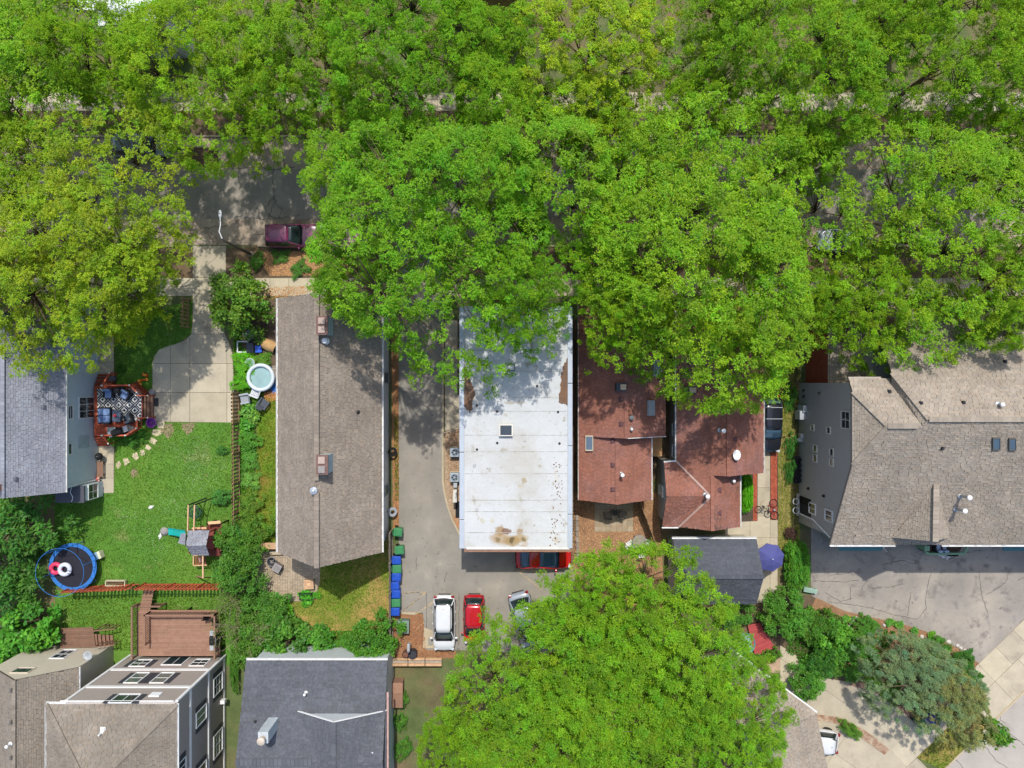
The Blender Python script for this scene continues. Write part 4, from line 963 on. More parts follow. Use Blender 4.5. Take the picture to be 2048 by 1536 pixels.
window(hE, (wx, W2(0, 982, 2)[1], 1.7), (0, -1, 0), .75, 1.2, nx=1, ny=2)
window(hE, (xwE, W2(0, 860, 2)[1], 2.1), (0, -1, 0), .9, 1.2, nx=1, ny=2); window(hE, (xwE, W2(0, 902, 2)[1], 2.1), (0, -1, 0), .9, 1.2, nx=1, ny=2)
for px, py, pl in ((1469, 878, ER),): box_vent(hE, hit(pl, px, py), m_dv)
for px, py, pl in ((1438, 980, WR), (1438, 1026, WR), (1372, 1004, WL1)): box_vent(hE, hit(pl, px, py), m_dv)
pipe(hE, hit(EL, 1440, 860), .09, .9, m_metal, .16); pipe(hE, hit(WL1, 1410, 990), .09, .7, m_metal, .16); pipe(hE, hit(WR, 1465, 961), .07, .35, m_metal, .12)
p = hit(EL, 1378, 780); c_ = MB().box((p.x, p.y, p.z + .3), (.8, .55, .8)).build('chimney', MATS['dark_flashing'], hE, world=True); MB().box((p.x + .1, p.y, p.z + .73), (.5, .4, .08)).build('flue_cap', MATS['tan_cap'], c_, world=True)
p = hit(ER, 1470, 909)
ds_ = thing('satellite_dish', 'white oval satellite dish on the second red brown roof', 'dish', (p.x, p.y, p.z))
mb = MB(); mb.lathe([(.02, .38), (.2, .40), (.33, .45), (.34, .46), (.33, .47), (.2, .42), (.02, .40)], (0, 0, 0), 24, sx=.85, sy=1.15); mb.build('dish', m_white, ds_, smooth=True)
MB().tube([(0, 0, 0), (0, 0, .4)], .025, 8).build('mast', m_metal, ds_); MB().tube([(0, -.36, .46), (0, -.1, .75)], .012, 6).build('feed_arm', m_metal, ds_)
mb = MB(); ribbon(mb, [(0, 0), (.3, .1)], .01, .01, 0)

# ---------------------------------------------------------------- slate garage
ze, zr = 2.7, 4.3
tl, tr, br, bl = W(1346, 1078, ze), W(1513, 1079, ze), W(1519, 1205, ze), W(1345, 1205, ze)
x0, x1 = tl.x, tr.x; yt, ybm = tl.y, W2(0, 1208, ze)[1]; ym = (yt + ybm) / 2
hF = thing('garage', 'small garage with dark slate shingle roof beside the blue parasol', 'garage', ((x0 + x1) / 2, ym, 0))
walls(hF, [(x0 + .2, yt - .2), (x1 - .2, yt - .2), (x1 - .2, ybm + .2), (x0 + .2, ybm + .2)], 0, ze - .05, m_cream)
for xx in (x0 + .2, x1 - .3):
    mb = MB(); mb.add([(xx, yt - .2, ze - .06), (xx, ybm + .2, ze - .06), (xx, ym, zr - .2), (xx + .1, yt - .2, ze - .06), (xx + .1, ybm + .2, ze - .06), (xx + .1, ym, zr - .2)], [(2, 1, 0), (3, 4, 5), (0, 1, 4, 3), (1, 2, 5, 4), (2, 0, 3, 5)]); mb.build('gable', m_cream, hF, world=True)
roof(hF, [(x0, yt, ze), (x0, ym, zr), (x1, ym, zr), (x1, yt, ze)], m_sh_slate, contrast=.11, hue=.02, ex=.15); roof(hF, [(x0, ybm, ze), (x1, ybm, ze), (x1, ym, zr), (x0, ym, zr)], m_sh_slate, contrast=.11, hue=.02, ex=.15)
cap(hF, (x0, ym, zr), (x1, ym, zr), m_sh_slate); gutter(hF, (x0 - .05, yt + .07, ze), (x1 + .05, yt + .07, ze), wd=.14)

# ---------------------------------------------------------------- tall grey apartment house
m_grey = mat('grey_siding', '#aaa7a4', .75, var=.04, fvar=.04, siding=.15)
m_found = mat('foundation', '#9a948a', .9, var=.1)
m_teal = mat('teal_trim', '#4e7a80', .7, var=.1); m_green = mat('sage_green_trim', '#83a585', .75, var=.1)
xw = 23.4; xe = 23.2
zf, zj, zrg = 6.2, 9.6, 11.1
yf = W2(0, 1089, zf)[1]; yr = W2(0, 852, zrg)[1]; yj = yf + (zj - zf) * (yr - yf) / (zrg - zf); zb = 9.0; ybk = W2(0, 757, zb)[1]; slb = (zrg - zb) / (ybk - yr); yj2 = yr + (zrg - zj) / slb
xr1 = W2(1775, 0, zrg)[0]; xv = W2(1762, 0, zb)[0]; zR2 = 11.6; xr2 = W2(1862, 0, zR2)[0]; yr2 = W2(0, 839, zR2)[1]; XE = 52
hG = thing('apartment_house', 'large apartment house with tan shingle roof and tall grey side wall', 'building', ((xw + XE) / 2, yr, 0))
walls(hG, [(xw, ybk - .3), (XE - .3, ybk - .3), (XE - .3, yf + .5), (xw, yf + .5)], 0, zf - .1, m_grey)
# side wall follows the roof line
prof = [(yf + .5, zf - .1), (yf + .5, zf + .1), (yj, zj - .18), (yj2, zj - .18), (ybk - .3, zb - .15), (ybk - .3, zf - .1)]
mb = MB(); n = len(prof); mb.add([(xw, y, z_) for y, z_ in prof] + [(xw + .3, y, z_) for y, z_ in prof], [tuple(range(n - 1, -1, -1)), tuple(range(n, 2 * n))] + [(i, (i + 1) % n, n + (i + 1) % n, n + i) for i in range(n)]); mb.build('side_wall', m_grey, hG, world=True)
front = [(xe, yf, zf), (XE, yf, zf), (XE, yr2, zR2), (xr2, yr2, zR2), (xr1, yr, zrg), (xe, yj, zj)]
fr_a = [(xe, yf, zf), (xr1, yf, zf), (xr1, yr, zrg), (xe, yj, zj)]; slope = (zrg - zf) / (yr - yf)
fr_b = [(xr1, yf, zf), (XE, yf, zf), (XE, yr, zrg), (xr1, yr, zrg)]
zup = zrg + slope * (yr2 - yr)
fr_c = [(xr2, yr, zrg), (XE, yr, zrg), (XE, yr2, zup), (xr2, yr2, zup)]
roof(hG, fr_a, m_sh_tan, contrast=.12, ex=.155, tw=.34); roof(hG, fr_b, m_sh_tan, contrast=.12, ex=.155, tw=.34); roof(hG, fr_c, m_sh_tan, contrast=.12, ex=.155, tw=.34)
roof(hG, [(xe, yj, zj), (xr1, yr, zrg), (xe, yj2, zj)], m_sh_tan, contrast=.12, ex=.155, tw=.34)
roof(hG, [(xe, yj2, zj), (xr1, yr, zrg), (xr2 - .3, yr, zrg), (xv + .6, ybk, zb), (xe, ybk, zb)], m_sh_tan, contrast=.12, ex=.155, tw=.34)
# main block: back slope and its west hip
ybb = W2(0, 600, 7.0)[1]; s2 = .6; zbb = zup - s2 * (ybb - yr2)
back0 = [(xr2, yr2, zup), (XE, yr2, zup), (XE, ybb, zbb)]; NLp = [(xe, ybk, zb), (xv, ybk, zb), (xr1, yr, zrg)]
H0 = hit(back0, 1783, 745); V0 = hit(NLp, 1783, 768); V1 = hit(NLp, 1843, 850); hipx = H0.x
back = back0 + [(hipx, ybb, zbb), tuple(H0)]
roof(hG, back, m_sh_tan, contrast=.12, ex=.155, tw=.34)
roof(hG, [(xr2, yr2, zup), H0, V1], m_sh_tan, contrast=.12, ex=.155, tw=.34); roof(hG, [V1, H0, V0], m_sh_tan, contrast=.12, ex=.155, tw=.34)
cap(hG, (xr2, yr2, zup), H0, m_sh_tan, wd=.3, h=.04)
roof(hG, [(xr2 + .05, yr2 - .02, zup - .02), V1, (xr2 + .05, yr - .02, zrg)], m_sh_tan, contrast=.12, ex=.155, tw=.34)
cap(hG, (xr1, yr, zrg), (xr2 - .6, yr, zrg), m_sh_tan, wd=.34, h=.1, name='ridge_vent'); cap(hG, (xr2, yr2, zup), (XE, yr2, zup), m_sh_tan, wd=.34, h=.1, name='ridge_vent')
for a, b in (((xe, yj, zj), (xr1, yr, zrg)), ((xe, yj2, zj), (xr1, yr, zrg))): cap(hG, a, b, m_sh_tan, wd=.3, h=.04)
gutter(hG, (xe, yf - .07, zf), (W2(1792, 0, zf)[0], yf - .07, zf), wd=.15); gutter(hG, (W2(1885, 0, zf)[0], yf - .07, zf), (XE, yf - .07, zf), wd=.15)
mb = MB(); mb.beam((xe - .03, yf, zf - .06), (xe - .03, yj, zj - .06), .05, .2); mb.beam((xe - .03, yj, zj - .06), (xe - .03, yj2, zj - .06), .05, .2); mb.build('rake_board', mat('taupe_trim', '#7c746d', .7), hG, world=True)
mb = MB(); mb.beam((xe, ybk + .06, zb - .05), (xv, ybk + .06, zb - .05), .12, .12); mb.build('gutter', mat('tan_gutter', '#a49a8c', .6), hG, world=True)
# entrance gable in the front slope
zg = 8.6
ga = W(1872, 985, 9.6); apex_f = W(1870, 1083, 9.0); gl = W(1784, 1075, 6.6); gr = W(1900, 1074, 6.9)
pk_ = hit(fr_b, 1872, 968)
g_l = [(gl.x, gl.y, gl.z), (apex_f.x, apex_f.y, apex_f.z), tuple(pk_)]; g_r = [(gr.x, gr.y, gr.z), tuple(pk_), (apex_f.x, apex_f.y, apex_f.z)]
roof(hG, g_l, m_sh_tan, contrast=.12, ex=.155, tw=.34); roof(hG, g_r, m_sh_tan, contrast=.12, ex=.155, tw=.34)
cap(hG, apex_f, pk_, m_sh_tan, wd=.4, h=.08)
mb = MB(); mb.add([gl + Vector((.3, .3, -.2)), gr + Vector((-.2, .3, -.2)), apex_f + Vector((0, .3, -.2))], [(0, 1, 2)]); mb.build('gable', mat('brown_gable', '#6d5c50', .8), hG, world=True, solid=.05)
# recessed entrance wall parts, bays with green rails
for (a, b, mm, zz) in ((1668, 1772, m_teal, 2.9), (1995, 2200, m_teal, 2.9)):
    p0, p1 = W(a, 1098, zz), W(b, 1098, zz)
    bay = MB().prism([(p0.x, yf + .5), (p1.x, yf + .5), (p1.x - .5, p0.y), (p0.x + .5, p0.y)], .0, zz).build('bay', m_grey, hG, world=True)
    MB().prism([(p0.x - .1, yf + .5), (p1.x + .1, yf + .5), (p1.x - .4, p0.y - .12), (p0.x + .4, p0.y - .12)], zz, zz + .12).build('bay_ledge', mm, bay, world=True)
bz = 1.1
pf = Wl([(1851, 1085), (1851, 1104), (1858, 1108), (1928, 1107), (1938, 1090)], bz)
ter = thing('entrance_terrace', 'terrace with sage green railing under the apartment eave', 'terrace', (*W2(1890, 1085), 0))
MB().prism(pf, 0, .5).build('floor_slab', mat('terrace_brown', '#5d4a40', .9, var=.15), ter, world=True)
for i in range(len(pf) - 1):
    a, b = pf[i], pf[i + 1]; MB().beam((*a, bz), (*b, bz), .16, .1).build('rail', m_green, ter, world=True)
    L_ = math.hypot(b[0] - a[0], b[1] - a[1])
    for k in range(int(L_ / .14)):
        t_ = (k + .5) / int(L_ / .14); q = (a[0] + (b[0] - a[0]) * t_, a[1] + (b[1] - a[1]) * t_); MB().box((*q, .78), (.04, .04, .58)).build('baluster', m_green, ter, world=True)
q = W(1852, 1097, 1.2); MB().box((q.x + .1, q.y, .6), (.42, .42, 1.2)).build('pillar', m_green, ter, world=True, bevel=.02)
# windows and wall boxes on the side wall
m_wf = mat('cream_window_frame', '#c3beb2', .6)
for (a, b, c, d, nx, ny) in ((1684, 1700, 824, 856, 2, 2), (1623, 1628, 850, 860, 1, 1), (1655, 1661, 855, 866, 1, 1), (1628, 1634, 891, 903, 1, 1), (1628, 1634, 910, 923, 1, 1), (1661, 1667, 898, 911, 1, 1), (1661, 1667, 918, 931, 1, 1)):
    west_win(hG, xw, a, b, c, d, nx=nx, ny=ny, frame_m=m_wf, fw=.08)
west_win(hG, xw, 1620, 1631, 1008, 1026, nx=2, ny=1, frame_m=m_trim, fw=.09); west_win(hG, xw, 1652, 1665, 1022, 1041, nx=2, ny=1, frame_m=m_trim, fw=.09)
for px, py in ((1640, 787), (1609, 781), (1609, 793), (1618, 977), (1649, 992)):
    zz = HC - xw * F / (px - 1024); MB().lathe([(.1, -.08), (.12, 0), (.1, .08)], (xw - .08, (768 - py) * (HC - zz) / F, zz), 12).build('wall_vent', m_dark, hG, world=True)
MB().box((xw + .6, yf + .7, 1.3), (1.25, .5, 2.6)).build('pier', m_found, hG, world=True)
mb = MB(); mb.tube([(xw - .05, yf + .4, zf - .2), (xw - .08, yf + 1.2, 3.0), (xw - .08, yf + 1.2, .2)], .06, 8); mb.build('downspout', m_trim, hG, world=True)
# ground-floor recess, its shade painted as a dark panel, with timber post
MB().box((xw - .003, yf + 1.9, 1.35), (.05, 1.5, 2.1)).build('shade_panel', mat('recess_shade', '#23252a', .8), hG, world=True)
MB().box((xw - .05, yf + 2.35, 1.3), (.06, .5, 1.9)).build('plywood_panel', m_wood_tan, hG, world=True)
MB().box((xw - .12, yf + 1.9, .22), (.3, 1.8, .14)).build('ledge', m_found, hG, world=True)
mt = mat('meter_grey', '#a4a9ad', .5, metal=.2)
for (px, py, sz) in ((1608, 817, (.3, .55, 1.2)), (1609, 830, (.5, .7, 1.0)), (1611, 872, (.22, .45, .5)), (1606, 880, (.5, .3, .4))):
    zz = sz[2] / 2 + .5; MB().box((xw - sz[0] / 2 - .01, W2(0, py, zz)[1], zz), sz).build('meter_box', mt, hG, world=True, bevel=.02)
# roof fittings
for px, py in ((1785, 855 - 104), (1778, 783), (1841, 806), (1926, 805), (2009, 723)):
    try: box_vent(hG, hit(back if px > 1830 else [(xe, ybk, zb), (xv, ybk, zb), (xr1, yr, zrg)], px, py), m_dark, .2, .18)
    except Exception: pass
box_vent(hG, hit(fr_b, 1884, 896), m_dark, .2, .18)
pipe(hG, hit(back, 1996, 809), .1, .4, m_metal, .14)
for px, py in ((1921, 991), (1912, 1017)): p = hit(fr_b, px, py); pipe(hG, p, .11, .95, m_metal, .17)
skylight(hG, fr_b, 1991, 886, 15, 25, mat('bronze_frame', '#5c5a54', .6), glass_mat('blue_glass', '#4d5f6d', .1), .15); skylight(hG, fr_b, 2023, 887, 14, 24, MATS['bronze_frame'], MATS['blue_glass'], .15)
# brick annex with lower roof
za = 4.6
xa = W2(1660, 0, za)[0]; ya0, ya1 = ybk - .35, W2(0, 600, za)[1]
walls(hG, [(world_x(1612), ya0 + .05), (hipx + 2, ya0 + .05), (hipx + 2, ya1), (world_x(1612), ya1)], 0, za - .1, mat('plain_mortar', '#7c5a4c', .9), 'annex_wall')
m_br = mat('orange_brick', '#9a5038', .9, var=.12, fvar=.12, attr=True); mbp = MB()
xx = world_x(1612); ny_ = int((ya1 - ya0) / .26); 
for r_ in range(int((za - .2) / .13)):
    for k in range(ny_):
        t = random.uniform(.75, 1.15); mbp.box((xx - .012, ya0 + .13 + (k + (r_ % 2) * .5) * .26, .07 + r_ * .13), (.03, .245, .115), col=(t, t * random.uniform(.88, 1.05), t * .95))
mbp.build('bricks', m_br, hG, world=True, kind='stuff')
xh = hipx + .5
roof(hG, [(xa, ya0, za), (xh, ya0, za + .45 * (xh - xa)), (xh, ya1, za + .45 * (xh - xa)), (xa, ya1, za)], m_sh_tan, contrast=.12, ex=.155, tw=.34); gutter(hG, (xa - .05, ya0, za), (xa - .05, ya1, za), mat('tan_gutter', '#a49a8c'))
walls(hG, [(hipx + .2, ybk - .3), (XE - .4, ybk - .3), (XE - .4, ybb - .3), (hipx + .2, ybb - .3)], 0, zbb - .2, m_grey, 'rear_wall')

# ---------------------------------------------------------------- tall taupe town house (bottom)
m_taupe = mat('taupe_siding', '#a2978f', .75, var=.03, fvar=.04, siding=.16)
m_shut = mat('charcoal_shutter', '#3a3c42', .6)
ze = 8.6; xW_, xE_ = -31.08, -23.36; yN_ = -22.1; yS_ = -42
hJ = thing('town_house', 'tall taupe sided house with tan hip roof behind the brown deck', 'house', ((xW_ + xE_) / 2, -30, 0))
walls(hJ, [(xW_, yN_), (xE_, yN_), (xE_, yS_), (xW_, yS_)], 0, ze - .05, m_taupe)
ox0, ox1, oy = W2(93, 0, ze)[0], xE_ + .06, W2(0, 1408, ze)[1]; hw = (ox1 - ox0) / 2; zr = ze + hw * .57; xc = (ox0 + ox1) / 2
a_, b_, c_ = (ox0, oy, ze), (ox1, oy, ze), (xc, oy - hw, zr)
roof(hJ, [a_, b_, c_], m_sh_khaki, ex=.155, tw=.33, contrast=.1); 
roof(hJ, [b_, (ox1, yS_, ze), (xc, yS_, zr), c_], m_sh_khaki, ex=.155, tw=.33, contrast=.1); roof(hJ, [a_, c_, (xc, yS_, zr), (ox0, yS_, ze)], m_sh_khaki, ex=.155, tw=.33, contrast=.1)
cap(hJ, a_, c_, m_sh_khaki); cap(hJ, b_, c_, m_sh_khaki)
gutter(hJ, (ox0 - .05, oy + .06, ze), (ox1, oy + .06, ze)); gutter(hJ, (ox0 - .05, oy, ze), (ox0 - .05, yS_, ze)); gutter(hJ, (ox1 + .05, oy, ze), (ox1 + .05, yS_, ze))
MB().box(((xW_ + xE_) / 2 - .3, (yN_ + oy) / 2 - .05, ze - .1), (7.9, abs(yN_ - oy) + .2, .06)).build('soffit', m_trim, hJ, world=True)
for zz in (3.05, 6.2): MB().box(((xW_ + xE_) / 2, yN_ + .025, zz), (xE_ - xW_ + .1, .06, .3)).build('band', m_trim, hJ, world=True)
for zz in (.35, 3.3, 6.4): MB().box((xE_ + .025, (yN_ + yS_) / 2, zz), (.06, yN_ - yS_, .24)).build('band', m_trim, hJ, world=True)
for xx in (xW_, xE_): MB().box((xx, yN_ + .01, ze / 2), (.2, .12, ze - .2)).build('corner_board', m_trim, hJ, world=True)
def north_win(par, y, px, py0, py1, wd, **k):
    z1, z0 = HC - abs(y) * F / (py1 - 768), HC - abs(y) * F / (py0 - 768)
    zc = (z0 + z1) / 2; return window(par, ((px - 1024) * (HC - zc) / F, y, zc), (-1, 0, 0), wd, abs(z1 - z0), **k)
m_gg = glass_mat('greenish_glass', '#55625c')
north_win(hJ, yN_, 282, 1321, 1333, 1.15, nx=2, ny=2, shutters=m_shut); north_win(hJ, yN_, 400, 1320, 1332, 1.1, nx=2, ny=2)
north_win(hJ, yN_, 354, 1312, 1330, 1.5, nx=2, ny=1)
north_win(hJ, yN_, 274, 1347, 1366, .95, nx=1, ny=2, shutters=m_shut, pane=m_gg); north_win(hJ, yN_, 325, 1347, 1366, .95, nx=1, ny=2, shutters=m_shut, pane=m_gg)
north_win(hJ, yN_, 250, 1390, 1406, 1.5, nx=2, ny=1, shutters=m_shut)
q = W(310, 1389, 7.6); MB().box((q.x, yN_ + .04, 7.5), (.75, .08, .6)).build('wall_vent', m_white, hJ, world=True)
def ew(px0, px1, py0, py1, **k): return east_win(hJ, xE_, px0, px1, py0, py1, **k)
ew(427, 443, 1352, 1385, nx=2, ny=3, shutters=m_shut); ew(427, 443, 1465, 1508, nx=2, ny=3, shutters=m_shut); ew(392, 411, 1418, 1445, nx=2, ny=1, shutters=m_shut, pane=m_gg); ew(356, 370, 1522, 1546, nx=2, ny=1, shutters=m_shut); ew(392, 411, 1532, 1560, nx=2, ny=1, shutters=m_shut)
pl = [a_, b_, c_]; p = hit(pl, 206, 1459); box_vent(hJ, p, m_trim, .3, .1); pipe(hJ, hit(pl, 203, 1466), .06, .35, m_trim)
q = W(455, 1397, .5); MB().box((xE_ + .2, q.y, 1.0), (.35, .3, .4)).build('meter_box', m_white, hJ, world=True)

# ---------------------------------------------------------------- low tan house (bottom corner)
m_sand = mat('sand_siding', '#c2b8a5', .8, var=.04, fvar=.04, siding=.16); m_tanw = mat('khaki_siding', '#8e867b', .8, var=.04, fvar=.04, siding=.16)
ze, zr = 4.8, 7.1; xE_ = -32.5; yN_ = W2(0, 1335, ze)[1] - .0; xR_ = W2(157, 0, ze)[0]; xr_ = W2(28, 0, zr)[0]; xl_ = 2 * xr_ - xR_
hK = thing('house', 'low tan house with sand coloured gable wall at the corner below the trampoline', 'house', (xr_, -32, 0))
walls(hK, [(xl_ + .1, yN_), (xE_, yN_), (xE_, -42), (xl_ + .1, -42)], 0, ze - .05, m_sand)
gable(hK, (xE_, yN_ - .002, ze - .06), (xl_ + .1, yN_ - .002, ze - .06), (xr_, yN_ - .002, zr - .1), m_sand)
pr = [(xR_, yN_, ze), (xr_, yN_, zr), (xr_, -42, zr), (xR_, -42, ze)]
roof(hK, pr, m_sh_khaki, ex=.155, tw=.33, contrast=.1); roof(hK, [(xl_, yN_, ze), (xl_, -42, ze), (xr_, -42, zr), (xr_, yN_, zr)], m_sh_khaki, ex=.155, tw=.33, contrast=.1)
cap(hK, pr[1], pr[2], m_sh_khaki); gutter(hK, (xR_ + .05, yN_, ze), (xR_ + .05, -42, ze))
north_win(hK, yN_, 127, 1301, 1317, 1.0, nx=2, ny=2); north_win(hK, yN_, 46, 1337, 1346, 1.2, nx=1, ny=1, frame_m=m_sand)
for py in (1380, 1444, 1515): q = hit(pr, 18, py); box_vent(hK, q, mat('vent_taupe', '#7b746c', .7), .28)
pipe(hK, hit(pr, 21, 1488), .07, .35, m_trim, .12)
q = W(176, 1318, 3.4)
dk2 = thing('satellite_dish', 'grey satellite dish on the sand coloured gable wall', 'dish', (q.x, yN_ + .35, 3.4)); MB().lathe([(.02, -.04), (.28, 0), (.36, .06), (.35, .08), (.26, .03), (.02, 0)], (0, 0, 0), 22).build('dish', mt, dk2, smooth=True)
MB().tube([(0, -.35, -.2), (0, 0, -.02)], .03, 6).build('mast', m_metal, dk2); MB().tube([(0, .3, .05), (0, .12, .4)], .012, 6).build('feed_arm', m_metal, dk2)
# wooden steps of the low house
st = thing('porch_steps', 'dark wooden porch stairs behind the low tan house', 'stairs', (*W2(205, 1280), 0))
fl_ = Wl([(122, 1258), (186, 1256), (192, 1296), (120, 1298)], .9)
for i in range(11):
    t0 = i / 11; a0, a1 = fl_[0], fl_[3]; b0, b1 = fl_[1], fl_[2]
    A = (a0[0] + (a1[0] - a0[0]) * t0, a0[1] + (a1[1] - a0[1]) * t0, .9); B = (b0[0] + (b1[0] - b0[0]) * t0, b0[1] + (b1[1] - b0[1]) * t0, .9); MB().beam(A, B, .135, .04, random.uniform(.6, .8)).build('plank', m_wood_brown, st, world=True)
for i in range(5): MB().beam(W(190 + i * 8, 1268 + .6 * i, .8 - i * .17), W(192 + i * 8, 1290 + .0 * i, .8 - i * .17), .28, .04, random.uniform(.7, .95)).build('tread', m_wood_brown, st, world=True)
for y0_ in (1262, 1294):
    MB().beam(W(186, y0_, 1.8), W(229, y0_ - 4, 1.05), .06, .09, .9).build('rail', m_wood_brown, st, world=True)
    for k in range(5): q = W(188 + k * 9.6, y0_ - k * .9, 1.75 - k * .17); MB().beam((q.x, q.y, 0.05), (q.x, q.y, q.z), .06, .06, .8).build('post', m_wood_brown, st, world=True)

# ---------------------------------------------------------------- charcoal roofed house (bottom)
m_wsid = mat('white_siding', '#bfc4c6', .7, var=.04, fvar=.03, siding=.13)
ze, zr = 4.5, 6.5
xW_, xE_, yN_ = -20.03, -9.37, -20.8; yR = -27.4
hI = thing('house', 'house with charcoal shingle roof and white cross gable below the dry lawn', 'house', ((xW_ + xE_) / 2, -26, 0))
walls(hI, [(xW_ + .3, yN_ - .35), (xE_ - .25, yN_ - .35), (xE_ - .25, -36), (xW_ + .3, -36)], 0, ze - .06, m_wsid)
sl_ = (zr - ze) / (yN_ - yR); n_pl = [(xW_, yN_, ze), (xW_, yR, zr), (xE_, yR, zr), (xE_, yN_, ze)]
roof(hI, n_pl, m_sh_dgrey, contrast=.13, hue=.02, ex=.15, tw=.34); roof(hI, [(xW_, yR, zr), (xW_, -36, zr - 1.8), (xE_, -36, zr - 1.8), (xE_, yR, zr)], m_sh_dgrey, contrast=.13, hue=.02, ex=.15)
cap(hI, (xW_, yR, zr), (-14.5, yR, zr), m_sh_dgrey, wd=.5)
yg = -24.2; gw, gm, ge = -15.85, -12.75, xE_ + .08; zg_e = 5.5; zg_r = 7.2
Gw = [(gw, yg, zg_e), (gm, yg, zg_r), (gm, -36, zg_r), (gw, -36, zg_e)]; Ge = [(ge, yg, 5.4), (ge, -36, 5.4), (gm, -36, zg_r), (gm, yg, zg_r)]
roof(hI, Gw, m_sh_dgrey, contrast=.13, hue=.02, ex=.15, tw=.34); roof(hI, Ge, m_sh_dgrey, contrast=.13, hue=.02, ex=.15, tw=.34)
cap(hI, (gm, yg, zg_r), (gm, -36, zg_r), m_sh_dgrey, wd=.34)
mb = MB(); mb.add([(gw + .35, yg - .12, zg_e), (ge - .35, yg - .12, 5.45), (gm, yg - .12, zg_r - .15), (gw + .35, yg - .3, zg_e), (ge - .35, yg - .3, 5.4), (gm, yg - .3, zg_r - .15)], [(2, 1, 0), (3, 4, 5), (0, 1, 4, 3), (1, 2, 5, 4), (2, 0, 3, 5)]); mb.build('gable', m_wsid, hI, world=True)
for a, b in ((Gw[0], Gw[1]), (Ge[0], Ge[3])): mb = MB(); mb.beam(Vector(a) + Vector((0, .03, -.04)), Vector(b) + Vector((0, .03, -.04)), .05, .12); mb.build('rake_board', m_trim, hI, world=True)
gutter(hI, (xW_, yN_ + .07, ze), (xE_, yN_ + .07, ze)); gutter(hI, (ge + .06, yg + 1.3, 5.3), (ge + .06, -36, 5.3), mat('copper_gutter', '#c0a09c', .5))
wl_ = walls(hI, [(gm, yg + .6), (ge - .3, yg + .6), (ge - .3, -36), (gm, -36)], 4.4, 5.3, m_wsid, 'upper_wall')
p = hit(n_pl, 546, 1447); cx, cy = p.x, p.y
c2 = MB().box((cx, cy, 6.55), (.72, .8, 2.6)).build('chimney', mat('chimney_white', '#bcc3c6', .6, siding=.16), hI, world=True)
MB().lathe([(.2, 7.86), (.2, 8.2), (.28, 8.22), (.28, 8.32), (.1, 8.4)], (cx, cy - .05, 0), 16).build('flue', mat('flue_tan', '#b9ab9c', .6), c2, world=True)
pipe(hI, hit(n_pl, 612, 1385), .06, .35, m_trim, .1); pipe(hI, hit(Ge, 747, 1500), .06, .35, m_trim, .1); pipe(hI, hit(Ge, 749, 1533), .06, .3, m_dark); box_vent(hI, hit(n_pl, 511, 1443), m_dark, .16)

# ---------------------------------------------------------------- tan roofed house under the big tree (bottom)
ze, zr = 4.3, 6.6
c1, c2_, c3 = W(1476, 1312, ze), W(1632, 1428, ze), W(1656, 1540, ze)
inw = W(1520, 1470, zr)
hH = thing('house', 'tan shingled house with white diagonal eave under the big shade tree', 'house', (inw.x, inw.y, 0))
d12 = (c2_ - c1).normalized(); c0 = c1 - d12 * 1.0; d23 = (c3 - c2_).normalized(); c4 = c3 + d23 * 8
rp = inw; nrm0 = Vector((d12.y, -d12.x, 0)); rp2 = c0 + nrm0 * 4.2; rp2.z = zr
rp3 = rp + d23 * 10; rp3.z = zr
roof(hH, [c0, c2_, rp, rp2], m_sh_tan, ex=.155, tw=.33, contrast=.1); roof(hH, [c2_, c4, rp3, rp], m_sh_tan, ex=.155, tw=.33, contrast=.1)
cap(hH, c2_, rp, m_sh_tan)
mb = MB(); mb.beam(c0 + Vector((.05, .08, -.05)), c2_ + Vector((.05, .08, -.05)), .22, .12); mb.build('gutter', m_trim, hH, world=True)
nrm_in = Vector((d12.y, -d12.x, 0)) * .45
walls(hH, [(p.x, p.y) for p in (c0 + nrm_in, c2_ + nrm_in + Vector((-2.4, .6, 0)), c4 + Vector((-2.6, 0, 0)), rp3, rp, rp2)], 0, ze - .1, m_wsid)

# ---------------------------------------------------------------- buildings across the street
hT = thing('house', 'white roofed building across the street at the top edge', 'house', (*W2(240, -40), 0))
z = 6; MB().prism(Wl([(150, -240), (318, -240), (318, 46), (196, 52), (196, 20), (150, 20)], z), 5.6, z).build('roof', mat('white_flat_roof', '#c9cdd2', .7, var=.06), hT, world=True)
MB().prism(Wl([(156, -236), (314, -236), (314, 40), (200, 46), (200, 14), (156, 14)], z), 0, 5.6).build('wall', m_wsid, hT, world=True)
hU = thing('house', 'brown house with tan gable across the street near the top corner', 'house', (*W2(1790, -60), 0))
a, b, c, d = W(1690, 18, 5), W(1860, 14, 5), W(1860, -260, 5), W(1690, -260, 5); r0, r1 = W(1775, -10, 7.2), W(1775, -260, 7.2)
walls(hU, [(p.x, p.y) for p in (a + Vector((.3, .4, 0)), b + Vector((-.3, .4, 0)), c, d)], 0, 4.9, mat('tan_stucco', '#9a8666', .8))
roof(hU, [a, r0, r1, d], m_sh_brown, ex=.3, tw=.6); roof(hU, [b, c, r1, r0], m_sh_brown, ex=.3, tw=.6)
hV = thing('house', 'dark roofed house hidden by trees across the street', 'house', (*W2(1000, -60), 0))
a, b, c, d = W(880, -5, 5), W(1060, -5, 5), W(1060, -260, 5), W(880, -260, 5); r0, r1 = W(970, -20, 7.4), W(970, -260, 7.4)
walls(hV, [(p.x, p.y) for p in (a + Vector((.3, .4, 0)), b + Vector((-.3, .4, 0)), c, d)], 0, 4.9, mat('tan_stucco', '#9a8666', .8))
roof(hV, [a, r0, r1, d], m_sh_dgrey, ex=.3, tw=.6); roof(hV, [b, c, r1, r0], m_sh_dgrey, ex=.3, tw=.6)
